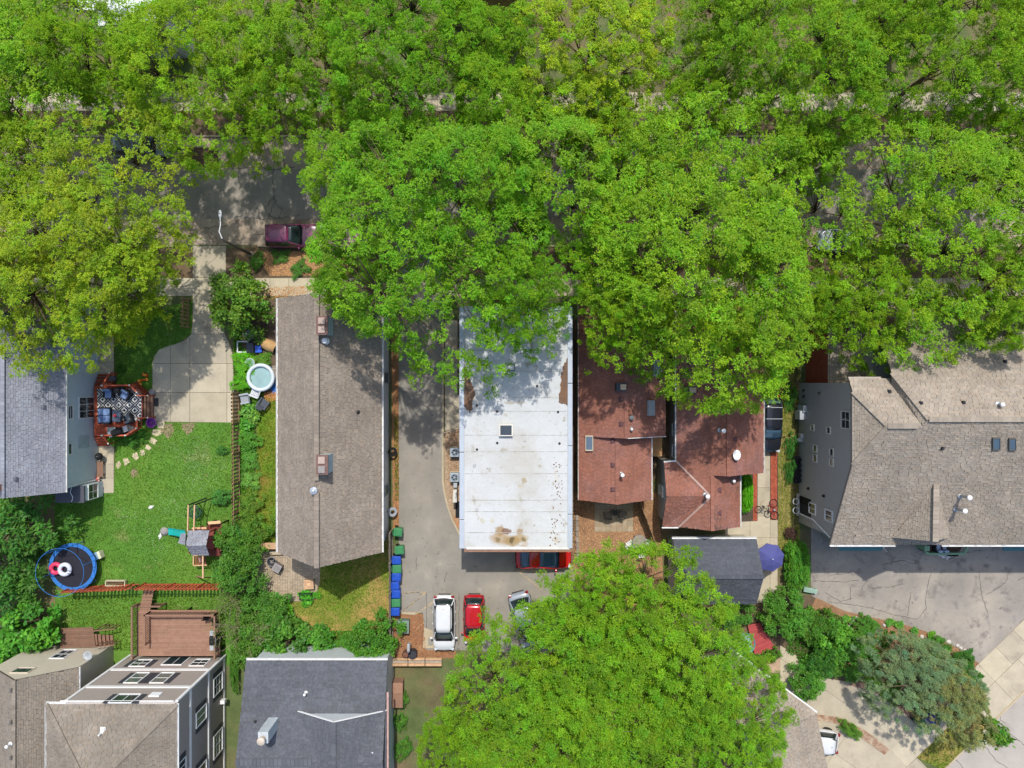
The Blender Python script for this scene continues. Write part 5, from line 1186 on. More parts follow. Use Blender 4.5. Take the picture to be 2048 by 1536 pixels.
# ================================================================ OBJECTS
random.seed(31)
def picket_fence(name, label, p0, p1, h, sp, wd, m, cat='fence', lean=0.0, tint=(.85, 1.15), group=None, double=False, th=.025, pnt=True):
    """A fence from p0 to p1 (ground points): posts, two rails, every picket a part."""
    a, b = Vector((*p0, 0)), Vector((*p1, 0)); d = (b - a); L = d.length; d.normalize(); ang = math.atan2(d.y, d.x)
    t = thing(name, label, cat, a, ang, group)
    n = int(L / sp)
    pm = MB(); tip = .07 if pnt else 0
    pm.add([(-wd / 2, -th / 2, .05), (wd / 2, -th / 2, .05), (wd / 2, th / 2, .05), (-wd / 2, th / 2, .05), (-wd / 2, -th / 2, h - tip), (wd / 2, -th / 2, h - tip), (wd / 2, th / 2, h - tip), (-wd / 2, th / 2, h - tip),
            (-wd * .25, -th / 2, h), (wd * .25, -th / 2, h), (wd * .25, th / 2, h), (-wd * .25, th / 2, h)],
           [(3, 2, 1, 0), (0, 1, 5, 4), (1, 2, 6, 5), (2, 3, 7, 6), (3, 0, 4, 7), (4, 5, 9, 8), (5, 6, 10, 9), (6, 7, 11, 10), (7, 4, 8, 11), (8, 9, 10, 11)], 1.0)
    ms = []
    for k in range(4):
        tt = random.uniform(*tint); q = MB(); q.v = pm.v; q.f = pm.f; q.c = [(tt, tt * .98, tt * .96)] * len(pm.f)
        o = q.build('picket', m, t); ms.append(o.data); o.location = ((k + .5) * sp, (.04 if k % 2 and double else -.04), 0)
    for k in range(4, n):
        o = bpy.data.objects.new('picket', random.choice(ms)); COL.objects.link(o); o.parent = t
        o.location = ((k + .5) * sp + random.uniform(-.01, .01), (.04 if k % 2 and double else -.04), random.uniform(-.02, .02)); o.rotation_euler = (random.uniform(-.015, .015), random.uniform(-.01, .01), 0)
    for z in (.35, h - .3): MB().box((L / 2, 0, z), (L, .05, .09), col=.9).build('rail', m, t)
    for k in range(max(2, int(L / 2.4) + 1)): MB().box((min(L, k * 2.4), .01, h / 2 - .05), (.1, .1, h - .1), col=.9).build('post', m, t)
    return t
# ---------------------------------------------------------------- fences and timber walls
picket_fence('wooden_fence', 'brown shadowbox fence between driveway lawn and hosta bed', W2(481, 785), W2(483, 1048), 1.9, .30, .17, m_wood_fence, tint=(.9, 1.25))
picket_fence('wooden_fence', 'short brown fence piece under the trees beside the driveway neck', W2(381, 600), W2(379, 655), 1.6, .3, .14, m_wood_fence)
picket_fence('wooden_fence', 'red brown fence behind the trampoline', W2(150, 1172), W2(284, 1166), 1.9, .29, .17, m_wood_red, tint=(1.1, 1.5))
picket_fence('wooden_fence', 'red brown fence below the play house', W2(292, 1166), W2(458, 1166), 1.9, .29, .17, m_wood_red, tint=(1.1, 1.5))
picket_fence('wooden_fence', 'grey fence between the dry lawn and the row of wheeled bins', W2(786, 1058), W2(787, 1278), 1.8, .15, .14, m_wood_grey, tint=(.55, .8), pnt=False)
picket_fence('wooden_fence', 'dark diagonal fence beside the chip yard patio', W2(1275, 1000), W2(1303, 1075), 1.7, .16, .15, m_wood_fence, tint=(.5, .8), pnt=False)
picket_fence('wooden_fence', 'dark fence from chip yard corner down beside the slate garage', W2(1304, 1078), W2(1305, 1110), 1.7, .16, .15, m_wood_fence, tint=(.6, .9), pnt=False)
tw = thing('timber_wall', 'low stacked timber retaining wall below the mulch bed', 'retaining wall', (*W2(825, 1325), 0))
for i, (py, z) in enumerate(((1318, .45), (1323, .6), (1329, .75))):
    for k in range(3): MB().beam(W(783 + k * 34, py, z - .1), W(815.5 + k * 34, py, z - .1), .2, .2, random.uniform(.9, 1.2)).build('timber', m_wood_tan if i != 1 else m_wood_grey, tw, world=True)
MB().prism(Wl([(783, 1315), (884, 1315), (884, 1330), (783, 1330)]), 0, .38).build('core', m_wood_grey, tw, world=True)

# ---------------------------------------------------------------- red deck with furniture
dz = .75
dk = thing('wooden_deck', 'red stained deck with patterned rug against the blue house', 'deck', (*W2(245, 815), 0))
outline = [W2(188, 771, dz), W2(259, 771, dz), W2(274, 786, dz), W2(285, 790, dz), W2(285, 838, dz), W2(274, 840, dz), W2(272, 858, dz), W2(252, 872, dz), W2(188, 872, dz)]
MB().prism(outline, dz - .22, dz - .04).build('frame', m_wood_red, dk, world=True)
y = outline[-1][1]
ytop = outline[0][1]
while y < ytop:
    c = clip_poly([(p[0], p[1]) for p in outline], [(-40, y + .004), (0, y + .004), (0, y + .136), (-40, y + .136)])
    if c: MB().prism(c, dz - .04, dz, random.uniform(.85, 1.15)).build('plank', m_wood_red, dk, world=True)
    y += .14
rail_pts = [(203.8, 771), (258.3, 770.4), (272.8, 785), None, (273, 838), (271.9, 856.5), (250, 871), (203.8, 870.8)]
pt_prev = None; capm = mat('post_cap', '#d8d3cb', .5)
for p in rail_pts:
    if p is None: pt_prev = None; continue
    q = W(*p, 1.72); MB().box((q.x, q.y, (dz + 1.7) / 2), (.1, .1, 1.7 - dz), col=1.1).build('post', m_wood_red, dk, world=True)
    MB().box((q.x, q.y, 1.73), (.13, .13, .06), tp=.6).build('post_cap', capm, dk, world=True)
    if pt_prev is not None:
        MB().beam((pt_prev.x, pt_prev.y, 1.62), (q.x, q.y, 1.62), .12, .05, 1.35).build('rail', m_wood_red, dk, world=True)
        MB().beam((pt_prev.x, pt_prev.y, .92), (q.x, q.y, .92), .06, .05, 1.1).build('rail', m_wood_red, dk, world=True)
        L_ = (q - pt_prev).length; n = int(L_ / .13)
        for k in range(1, n): s_ = pt_prev.lerp(q, k / n); MB().box((s_.x, s_.y, 1.27), (.035, .035, .68), col=1.0).build('baluster', m_wood_red, dk, world=True)
    pt_prev = q
for i in range(3): MB().prism([W2(285 + i * 7.4, 791, .55 - i * .18), W2(291.5 + i * 7.4, 791, .55 - i * .18), W2(291.5 + i * 7.4, 836, .55 - i * .18), W2(285 + i * 7.4, 836, .55 - i * .18)], .0 + .02, .57 - i * .19, random.uniform(.6, .8)).build('step', m_wood_brown, dk, world=True)
for i in range(3): MB().prism(Wl([(260 + i * 5, 769 - i * 2), (264 + i * 5, 767 - i * 2), (292 + i * 4, 786 + i), (286 + i * 3.5, 791)], .5 - i * .17), .01 + i * .004, .56 - i * .19, .6).build('step', m_wood_red, dk, world=True)
for i in range(4): MB().prism([W2(191, 766 - i * 6, .5), W2(226, 766 - i * 6, .5), W2(226, 770.5 - i * 6, .5), W2(191, 770.5 - i * 6, .5)], .01, .62 - i * .15, random.uniform(.55, .75)).build('step', m_wood_red, dk, world=True)
for i in range(4): MB().prism([W2(190, 873 + i * 5, .5), W2(213, 873 + i * 5, .5), W2(213, 877.5 + i * 5, .5), W2(190, 877.5 + i * 5, .5)], .01, .62 - i * .15, random.uniform(.6, .8)).build('step', m_wood_red, dk, world=True)
for a, b in (((213.8, 745.5), (203.8, 771)), ((203.8, 870.8), (211.3, 888)), ((272.8, 791), (290.7, 791.2)), ((273, 836.3), (290.7, 835.7))):
    A, B = W(*a, 1.62), W(*b, 1.62)
    if a[1] < 760: A.z = 1.2
    if b[0] > 280 or b[1] > 880: B.z = 1.2
    MB().beam(A, B, .1, .05, 1.3).build('rail', m_wood_red, dk, world=True)
    for q in (A, B): MB().box((q.x, q.y, q.z / 2 + .05), (.09, .09, q.z), col=1.0).build('post', m_wood_red, dk, world=True); MB().box((q.x, q.y, q.z + .12), (.12, .12, .05), tp=.6).build('post_cap', capm, dk, world=True)
# rug: woven diamonds
rugx0, rugy0 = W2(195, 842, dz); rugx1, rugy1 = W2(283, 777, dz)
rug_out = [(rugx0, rugy0), (rugx1 - .1, rugy0), (rugx1, rugy0 + .2), (rugx1, rugy1 - .3), (rugx1 - .5, rugy1), (rugx0, rugy1)]
m_rugw, m_rugb = mat('rug_white', '#c9c8c4', .95, var=.05, fvar=.06), mat('rug_black', '#232834', .95, var=.08, fvar=.1)
rug = tag(MB().prism(rug_out, dz + .002, dz + .014).build('rug', m_rugw), 'black and white diamond patterned outdoor rug on the red deck', 'rug')
cell = .86; mbk, mwh, mct = MB(), MB(), MB(); i0 = 0
x_ = rugx0 - cell
while x_ < rugx1 + cell:
    y_ = rugy0 - cell; i0 += 1
    y_ += cell / 2 if i0 % 2 else 0
    while y_ < rugy1 + cell:
        for mb_, r_, zz in ((mbk, .46, .0165), (mwh, .31, .0185), (mct, .14, .0205)):
            c = clip_poly([(x_ - cell * r_, y_), (x_, y_ - cell * r_), (x_ + cell * r_, y_), (x_, y_ + cell * r_)], rug_out)
            if c:
                a2 = sum(c[i][0] * c[(i + 1) % len(c)][1] - c[(i + 1) % len(c)][0] * c[i][1] for i in range(len(c)))
                mb_.add([(p[0], p[1], dz + zz) for p in (c if a2 > 0 else c[::-1])], [tuple(range(len(c)))])
        y_ += cell
    x_ += cell / 2
for mb_, m_ in ((mbk, m_rugb), (mwh, m_rugw), (mct, m_rugb)): mb_.build('woven_pattern', m_, rug, kind='stuff')
m_cush = mat('blue_cushion', '#6f86ab', .9, var=.08, scale=4, fvar=.06); m_wick = mat('dark_wicker', '#2c2d31', .8, fvar=.3, fine=60)
def seat(name, label, cat, loc, rz, n, cm, fm, wd=.68, group=None, z=dz):
    """Cushioned wicker seat for n people, facing +y."""
    t = thing(name, label, cat, (loc[0], loc[1], z), rz, group); w_ = wd * n + .16
    MB().box((0, 0, .2), (w_, .72, .24)).build('frame', fm, t, bevel=.02)
    for s_ in (-1, 1): MB().box((s_ * (w_ / 2 - .04), .0, .42), (.09, .74, .26)).build('arm', fm, t, bevel=.02)
    MB().box((0, -.37, .5), (w_, .09, .5)).build('back_frame', fm, t, bevel=.02)
    for x in (-1, 1):
        for y_ in (-1, 1): MB().box((x * (w_ / 2 - .06), y_ * .32, .06), (.06, .06, .12)).build('leg', fm, t)
    for i in range(n):
        x = (i - (n - 1) / 2) * wd
        MB().box((x, .04, .40), (wd - .03, .62, .16)).build('seat_cushion', cm, t, bevel=.05); MB().box((x, -.25, .62), (wd - .04, .18, .46), rot=Matrix.Rotation(R(10), 3, 'X')).build('back_cushion', cm, t, bevel=.05)
    return t
seat('patio_chair', 'blue cushioned patio chair nearer the blue wall on the rug', 'chair', W2(217, 787, dz + .4), R(180), 1, m_cush, m_wick, .6, 'blue cushioned deck seats')
seat('patio_chair', 'blue cushioned patio chair turned aslant near the deck steps', 'chair', W2(250, 789, dz + .4), R(150), 1, m_cush, m_wick, .6, 'blue cushioned deck seats')
seat('loveseat', 'blue cushioned loveseat along the blue house wall', 'sofa', W2(211, 831, dz + .4), R(-90), 2, m_cush, m_wick, .58, 'blue cushioned deck seats')
def table(name, label, cat, loc, size, m, rz=0, z=0, legm=None, r=None, ht=.45):
    t = thing(name, label, cat, (loc[0], loc[1], z), rz)
    if r:
        MB().lathe([(r, ht - .03), (r, ht), (r * .97, ht + .01)], (0, 0, 0), 26).build('table_top', m, t); lx = ly = r * .6
    else: MB().box((0, 0, ht), (size[0], size[1], .04)).build('table_top', m, t, bevel=.01); lx, ly = size[0] / 2 - .06, size[1] / 2 - .06
    for x in (-1, 1):
        for y_ in (-1, 1): MB().box((x * lx, y_ * ly, ht / 2), (.045, .045, ht)).build('leg', legm or m_dark, t)
    return t
table('coffee_table', 'dark slate topped coffee table on the deck rug', 'table', W2(233.5, 832, dz + .4), (.65, .95), mat('slate_top', '#4b5566', .5), z=dz)
fo = thing('flower_pot', 'small red flower pot on the dark coffee table', 'flower pot', (*W2(231, 831, 1.25), dz + .47)); MB().lathe([(.07, 0), (.11, .16), (.1, .16), (.08, .1)], (0, 0, 0), 14).build('pot', mat('red_glaze', '#a32f33', .3), fo)
scm = MB(); [scm.lathe([(.01, .14), (.05, .17), (.01, .2)], (random.uniform(-.09, .09), random.uniform(-.09, .09), random.uniform(0, .06)), 6) for _ in range(14)]; scm.build('flower', mat('red_petal', '#b53a45', .6), fo)
seat('ottoman_chair', 'grey cushioned low stool at the lower corner of the rug', 'stool', W2(258, 837, dz + .3), R(20), 1, mat('grey_cushion', '#6a7178', .9), m_wick, .42)
table('side_table', 'small dark side table with lantern between the blue chairs', 'table', W2(234, 781, dz + .4), (.45, .45), m_dark, z=dz)
ln = thing('planter_pot', 'dark planter with green plant behind the blue chairs', 'planter', (*W2(240, 777, dz + .5), dz)); MB().lathe([(.16, 0), (.22, .4), (.2, .4), (.18, .3)], (0, 0, 0), 16).build('pot', m_dark, ln)
stg = thing('storage_bench', 'low dark storage bench with grey lid at the deck lower rail', 'bench', (*W2(223, 862, 1.2), dz)); MB().box((0, 0, .22), (.62, .58, .44)).build('body', m_wick, stg, bevel=.02); MB().box((.0, 0, .47), (.66, .62, .06)).build('lid', mat('grey_lid', '#7d8789', .6), stg, bevel=.02)
pb = thing('grill', 'covered dark gas grill at the lower deck rail', 'grill', (*W2(238, 863, 1.4), dz), R(20)); MB().box((0, 0, .45), (.9, .5, .9)).build('body', m_dark, pb, bevel=.04); MB().lathe([(.25, -.4), (.27, 0), (.25, .4)], (0, 0, .0), 14).build('lid', m_black, pb).rotation_euler = (0, R(90), 0)
[o for o in COL.objects if o.parent == pb][-1].location = (0, 0, .92)
for x in (-.62, .62): MB().box((x, 0, .8), (.34, .45, .04)).build('side_shelf', mt, pb)
cs = thing('cardboard_heap', 'crumpled tan blanket heaped beside the covered grill', 'blanket', (*W2(254, 858, 1.0), dz)); mb = MB(); mb.lathe([(.5, 0), (.46, .12), (.3, .2), (.12, .24), (.01, .22)], (0, 0, 0), 11, sx=.9, sy=.7); mb.build('cloth', mat('tan_cloth', '#a39a90', .95, var=.2, scale=6), cs)
pu = thing('planter_tub', 'purple plastic tub at the foot of the deck steps', 'tub', (*W2(306, 845), 0), .3); MB().lathe([(.28, 0), (.38, .3), (.40, .3), (.40, .34), (.36, .34), (.27, .04), (.01, .04)], (0, 0, 0), 7).build('tub', mat('purple_plastic', '#7d3a93', .4, var=.08), pu)
MB().ring((0, 0, .33), .39, .02, 14, 6).build('rim', mat('light_purple', '#9a55b0', .4), pu)
tag(MB().prism(Wl([(308, 796), (317.5, 796), (317.5, 813), (308, 813)]), .03, .05).build('door_mat', m_dark), 'dark doormat at the foot of the red deck steps', 'mat')
tag(MB().lathe([(.3, 0), (.32, .1), (.24, .24), (.06, .3)], (*W2(306, 784), .0), 9).build('boulder', mat('grey_rock', '#8e8a86', .9)), 'grey boulder beside the red deck steps', 'boulder')
m_or = mat('orange_plastic', '#d4581f', .45); m_ye = mat('yellow_plastic', '#d29a2e', .45)
to = thing('toy_tricycle', 'orange toy tricycle lying on the shaded grass', 'toy', (*W2(288, 762), .08), .4); MB().tube([(-.3, 0, .12), (0, .08, .2), (.3, 0, .15)], .06, 8).build('body', m_or, to)
for x, y_ in ((-.3, .14), (-.3, -.14), (.33, 0)): MB().lathe([(.13, -.03), (.14, 0), (.13, .03)], (x, y_, .06), 12).build('wheel', m_ye, to)
to = thing('toy_car', 'small orange and yellow toy near the driveway', 'toy', (*W2(292, 750), .02), -.3); MB().box((0, 0, .12), (.42, .22, .14)).build('body', m_or, to, bevel=.04); MB().box((.02, 0, .23), (.2, .18, .1), tp=.8).build('cab', m_ye, to)
for x in (-.13, .13):
    for y_ in (-.12, .12): MB().lathe([(.06, -.02), (.06, .02)], (x, y_, .06), 10).build('wheel', m_black, to)
# along the blue wall
kg = thing('kettle_grill', 'round black kettle grill beside the blue wall', 'grill', (*W2(196.5, 913, .8), 0)); MB().lathe([(.05, .42), (.22, .5), (.29, .66), (.3, .72), (.26, .86), (.14, .96), (.02, .99)], (0, 0, 0), 20).build('kettle', m_black, kg, smooth=True)
for k in range(3): a = 2.1 * k; MB().tube([(.18 * math.cos(a), .18 * math.sin(a), .5), (.3 * math.cos(a), .3 * math.sin(a), 0)], .015, 6).build('leg', m_metal, kg)
MB().tube([(-.08, 0, 1.02), (0, 0, 1.06), (.08, 0, 1.02)], .015, 6).build('handle', m_metal, kg)
bn = thing('wooden_bench', 'brown slatted bench against the blue wall', 'bench', (*W2(200, 938, .45), 0), R(90))
for k in range(5): MB().box((0, -.2 + k * .1, .45), (1.25, .085, .035), col=.9 + .08 * (k % 2)).build('slat', m_wood_brown, bn)
for x in (-.5, .5):
    for y_ in (-.17, .17): MB().box((x, y_, .22), (.06, .06, .43)).build('leg', m_wood_brown, bn)
fp = thing('flower_pot', 'potted flowers at the corner of the blue house', 'flower pot', (*W2(199, 955), 0)); MB().lathe([(.15, 0), (.22, .3), (.2, .3), (.18, .24)], (0, 0, 0), 14).build('pot', mat('terracotta', '#8f4a35', .8), fp)
scm = MB(); [scm.lathe([(.01, .3), (.07, .34), (.01, .4)], (random.uniform(-.22, .22), random.uniform(-.22, .22), random.uniform(0, .12)), 6, col=random.choice(((1, .25, .3), (1, .9, .8), (.4, .6, .2)))) for _ in range(26)]; scm.build('flower', mat('mixed_petal', '#c9b0a0', .7, attr=True), fp)
tag(MB().prism(Wl([(192, 960), (199, 960), (199, 978), (192, 978)]), .03, .05).build('door_mat', m_dark), 'dark doormat at the back entry of the blue house', 'mat')
tag(MB().lathe([(.24, 0), (.28, .25), (.3, .3), (.2, .5), (.02, .55)], (*W2(229, 758), 0), 10).build('covered_pot', mat('dull_cover', '#5b5a60', .8)), 'dark covered pot beside the upper deck steps', 'pot')

# ---------------------------------------------------------------- play house, slide, swings
m_playw = mat('play_red_wood', '#7c3f36', .75, var=.15, fvar=.15, attr=True)
pc = W(398, 1078, 2.2)
ph = thing('play_house', 'wooden play house with grey shingle roof, teal slide and swing arm', 'play house', (pc.x, pc.y, 0))
zr, ze_ = 3.3, 2.5
xa_, xb_ = W2(372, 0, zr)[0], W2(416, 0, zr)[0]; yrd = W2(0, 1092, zr)[1]; ya_, yb_ = W2(0, 1061, ze_)[1], W2(0, 1110, ze_)[1]; xa2, xb2 = W2(376, 0, ze_)[0], W2(419, 0, ze_)[0]
for pl in ([(xa_, yrd, zr), (xb_ - .15, yrd, zr), (xb2, ya_, ze_), (xa2, ya_, ze_)], [(xa_, yrd, zr), (xb_ - .15, yrd, zr), (xb2, yb_, ze_), (xa2 + .3, yb_, ze_)]): roof(ph, pl, m_sh_grey, t=.05, ex=.14, tw=.25)
zl = 2.55; pl = [W(357, 1086, zl - .35), W(372, 1090, zl), W(372, 1066, zl), W(363, 1067, zl - .35)]; roof(ph, pl, m_sh_grey, t=.04, ex=.14, tw=.25)
MB().prism([(xa2 + .1, ya_ - .15), (xb2 - .1, ya_ - .15), (xb2 - .1, yb_ + .2), (xa2 + .1, yb_ + .2)], 1.25, 1.33, 1.1).build('floor_deck', m_playw, ph, world=True)
for x in (xa2 + .1, xb2 - .1):
    for y_ in (ya_ - .15, yb_ + .2): MB().box((x, y_, 1.3), (.1, .1, 2.6), col=1).build('post', m_playw, ph, world=True)
for k in range(9): q = W(376 + k * 4.7, 1064, 1.7); MB().box((q.x, ya_ - .15, 1.75), (.09, .03, .8), col=random.uniform(.8, 1.2)).build('slat', m_playw, ph, world=True)
sl0, sl1 = W(371, 1067, 1.3), W(337, 1062.5, .22); sd_ = (sl1 - sl0).normalized(); sn = Vector((-sd_.y, sd_.x, 0)).normalized() * .27
m_tl = mat('teal_plastic', '#1fa39c', .35, var=.04, fvar=.03)
mb = MB(); ring_ = []
for k in range(9):
    t_ = k / 8; c = sl0.lerp(sl1, t_); c.z += .18 * math.sin(t_ * math.pi * 2) * .4
    ring_ += [c - sn + Vector((0, 0, .12)), c - sn, c + sn, c + sn + Vector((0, 0, .12))]
mb.add(ring_, [(4 * k + j, 4 * k + j + 1, 4 * k + j + 5, 4 * k + j + 4) for k in range(8) for j in range(3)]); mb.build('slide', m_tl, ph, world=True, solid=.03)
for xx in (377, 389.5):
    MB().beam(W(xx - 1.5, 1062, 2.5), W(xx, 1010, 2.5), .09, .12, 1.25).build('swing_beam', m_wood_tan, ph, world=True)
    MB().beam(W(xx, 1010, 2.5), W(xx - 2 + 10, 1006, .03), .08, .08, .6).build('swing_leg', m_dark, ph, world=True); MB().beam(W(xx, 1010, 2.5), W(xx + 36, 996, .03), .08, .08, .6).build('swing_leg', m_dark, ph, world=True)
sw = thing('disc_swing', 'round green web swing hanging from the play house beam', 'swing', (*W2(390, 1024, .6), .6))
MB().ring((0, 0, 0), .48, .05, 26, 8).build('rim', mat('dark_green_foam', '#27483a', .7), sw)
mb = MB()
for r_ in (.12, .22, .32, .41): mb.ring((0, 0, 0), r_, .014, 20, 5)
for k in range(10): a = k * .628; mb.tube([(0, 0, 0), (.48 * math.cos(a), .48 * math.sin(a), 0)], .012, 5)
mb.build('web', mat('web_green', '#3a6a52', .8), sw)
for k in range(4): a = .78 + k * 1.57; MB().tube([(.46 * math.cos(a), .46 * math.sin(a), 0), (.02, 0, 1.86)], .012, 5).build('rope', m_black, sw)
# side platform with picnic bits
for k in range(8): MB().beam(W(416 + k * 3.3, 1048, 1.0), W(417 + k * 3.3, 1112, 1.0), .11, .05, random.uniform(.7, 1.15)).build('plank', m_playw, ph, world=True)
for px, py in ((416, 1048), (441, 1048), (441, 1104)): q = W(px, py, 1.6); MB().box((q.x, q.y, .85), (.1, .1, 1.7)).build('post', m_playw, ph, world=True)
MB().beam(W(416, 1046, 1.65), W(441, 1044, 1.65), .22, .06, 1.4).build('rail', m_wood_tan, ph, world=True); MB().beam(W(442, 1046, 1.6), W(441, 1106, 1.6), .1, .06, .8).build('rail', m_playw, ph, world=True)
MB().beam(W(384, 1058, 1.2), W(413, 1056, 1.2), .2, .05, 1.3).build('bench_board', m_wood_tan, ph, world=True)
for k in range(8): MB().beam(W(388 + k * 3.2, 1112, .7), W(388.5 + k * 3.2, 1132, .7), .07, .05, random.uniform(.9, 1.4)).build('slat', m_playw, ph, world=True)
for a, b in (((387, 1111), (414, 1110)), ((387, 1131), (414, 1130)), ((387, 1111), (387, 1131))): MB().beam(W(*a, .8), W(*b, .8), .08, .08, 1.3).build('rail', m_wood_tan, ph, world=True)
MB().beam(W(406, 1110, 2.3), W(406.5, 1156, 2.3), .1, .12, 1.3).build('swing_beam', m_wood_tan, ph, world=True); MB().beam(W(406.5, 1155, 2.3), W(432, 1155, .03), .08, .08, .6).build('swing_leg', m_wood_brown, ph, world=True); MB().beam(W(406.5, 1155, 2.3), W(392, 1152, .03), .08, .08, .8).build('swing_leg', m_wood_tan, ph, world=True)
MB().prism(Wl([(396, 1115), (402, 1114), (404, 1123), (399, 1125)], .85), .77, .84).build('seat_board', mat('pink_board', '#b98a80', .8), ph, world=True)

# ---------------------------------------------------------------- trampoline and lawn clutter
tc = W(146, 1134, .8)
tp = thing('trampoline', 'round trampoline with blue edge pad and net poles', 'trampoline', (tc.x, tc.y, 0))
m_bp = mat('blue_pad', '#2f6cb0', .6, var=.08, fvar=.06); rt = 1.85
MB().lathe([(rt - .2, .80), (rt - .2, .82)], (0, 0, 0), 40).build('jump_mat', mat('black_mat', '#22232c', .8, var=.1, fvar=.15), tp)
for k in range(12):
    a0, a1 = 2 * math.pi * k / 12 + .01, 2 * math.pi * (k + 1) / 12 - .01; mb = MB(); pts = []
    for rr in (rt - .22, rt + .08):
        for j in range(5): a = a0 + (a1 - a0) * j / 4; pts.append((rr * math.cos(a), rr * math.sin(a), .86))
    mb.add(pts, [(5 + j, 5 + j + 1, j + 1, j) for j in range(4)]); mb.build('edge_pad', m_bp, tp, solid=.05)
MB().ring((0, 0, .8), rt, .03, 36, 6).build('frame', m_metal, tp)
for k in range(6):
    a = 2 * math.pi * k / 6 + .3; x, y_ = (rt + .1) * math.cos(a), (rt + .1) * math.sin(a)
    MB().tube([(x, y_, 0), (x, y_, 2.2), (x * .97, y_ * .97, 2.5)], .03, 8).build('net_pole', m_bp, tp); MB().tube([(x, y_, .03), (x * .7, y_ * .7, .03), (x * .7, y_ * .7, .8)], .025, 6).build('leg', m_metal, tp)
MB().ring((0, 0, 2.5), rt + .04, .018, 36, 6).build('top_ring', m_bp, tp)
def swim_ring(label, px, py, r0, m, z, name='swim_ring', head=None):
    q = W(px, py, z); t = thing(name, label, 'float', (q.x, q.y, z - .02), .5, 'inflatable rings on the trampoline'); MB().ring((0, 0, .17), r0, .17, 26, 12).build('tube', m, t, smooth=True)
    if head: MB().tube([(r0 * .75, -r0 * .75, .3), (r0 * 1.0, -r0 * 1.0, .55), (r0 * 1.3, -r0 * 1.2, .5)], [.12, .1, .05], 10).build('head', m, t, smooth=True); MB().tube([(r0 * 1.02, -r0 * 1.0, .6), (r0 * 1.06, -r0 * 1.1, .85)], [.03, .005], 6).build('horn', m_white, t)
    return t
swim_ring('pink inflatable swim ring lying on the trampoline', 114, 1136, .36, mat('pink_vinyl', '#cf3f63', .35), .84); swim_ring('white inflatable ring with animal head on the trampoline', 132, 1138, .4, mat('white_vinyl', '#c3c9d6', .35), .86, head=True)
sb = thing('toy_steps', 'blue and cream toy step box beside the trampoline', 'toy', (*W2(200, 1109), 0), R(20)); MB().box((-.12, 0, .2), (.55, .6, .4)).build('lower_step', mat('dull_blue', '#7aa0b8', .5), sb, bevel=.03); MB().box((.26, 0, .3), (.22, .62, .6)).build('upper_step', mat('cream_plastic', '#c9c6a8', .5), sb, bevel=.03)
pf_ = thing('raised_planter', 'white planter frame with green seedlings above the red fence', 'planter', (*W2(232, 1163), 0))
for a, b in (((213, 1161), (251, 1161)), ((213, 1171), (251, 1171)), ((213, 1161), (213, 1171)), ((251, 1161), (251, 1171))): MB().beam(W(*a, .3), W(*b, .3), .07, .3).build('board', mat('cream_board', '#b9b294', .7), pf_, world=True)
MB().box((0, 0, .12), (1.3, .3, .1)).build('soil', m_soil, pf_)
for k in range(2):
    px, py = ((303, 1014), (321, 1072))[k]
    q = thing('garden_toy', ('crumpled white toy on the open lawn', 'white toy pieces beside the teal slide')[k], 'toy', (*W2(px, py), .01), k); MB().lathe([(.1, 0), (.15, .08), (.08, .16), (.02, .18)], (0, 0, 0), 8).build('body', m_white, q); MB().box((.14, .06, .05), (.2, .08, .06), rz=.6).build('arm', m_white, q); MB().box((-.12, -.08, .05), (.18, .09, .06), rz=-.4).build('arm', m_white, q)
tag(MB().lathe([(.3, 0), (.35, .15), (.2, .3), (.03, .34)], (*W2(330, 1062), 0), 9).build('boulder', MATS['grey_rock']), 'boulder at the foot of the teal slide', 'boulder')

# ---------------------------------------------------------------- pool yard
pc = W(521, 755, .6)
po = thing('inflatable_pool', 'round pool with pale inflatable rim and turquoise water', 'pool', (pc.x, pc.y, 0))
MB().ring((0, 0, .56), 1.0, .15, 34, 12).build('rim', mat('pale_vinyl', '#c3ccd4', .4, var=.05), po, smooth=True)
MB().lathe([(1.1, 0), (1.14, .3), (1.02, .55), (.98, .55), (.98, .05)], (0, 0, 0), 34).build('side', mat('blue_vinyl', '#5d7f9c', .5), po, smooth=True)
MB().lathe([(.98, .40), (.98, .45)], (0, 0, 0), 34).build('water', mat('pool_water', '#8ba9a9', .08, var=.12, scale=1.4, fvar=.03, spec=.6), po)
tag(MB().prism(Wl([(540, 770), (562, 765), (562, 786), (545, 786)]), .01, .03).build('blue_tarp', mat('blue_tarp', '#2c64a8', .5, var=.15)), 'blue tarp on the ground beside the round pool', 'tarp')
tb = thing('pool_deck', 'weathered boards between the round pool and brown house', 'deck', (*W2(552, 745), 0))
for k in range(6): MB().beam(W(545, 733 + k * 4, .4), W(566, 733 + k * 4, .4), .14, .05, random.uniform(.9, 1.2)).build('plank', m_wood_grey, tb, world=True)
for k in (735, 752): MB().beam(W(549, k, .02), W(549, k, .37), .08, .08).build('post', m_wood_grey, tb, world=True)
tg = table('glass_table', 'small round glass table above the pool rim', 'table', W2(500, 726, .4), (0, 0), mat('green_glass', '#7e9a90', .2), r=.38); MB().ring((0, 0, .47), .38, .02, 24, 6).build('rim', m_white, tg)
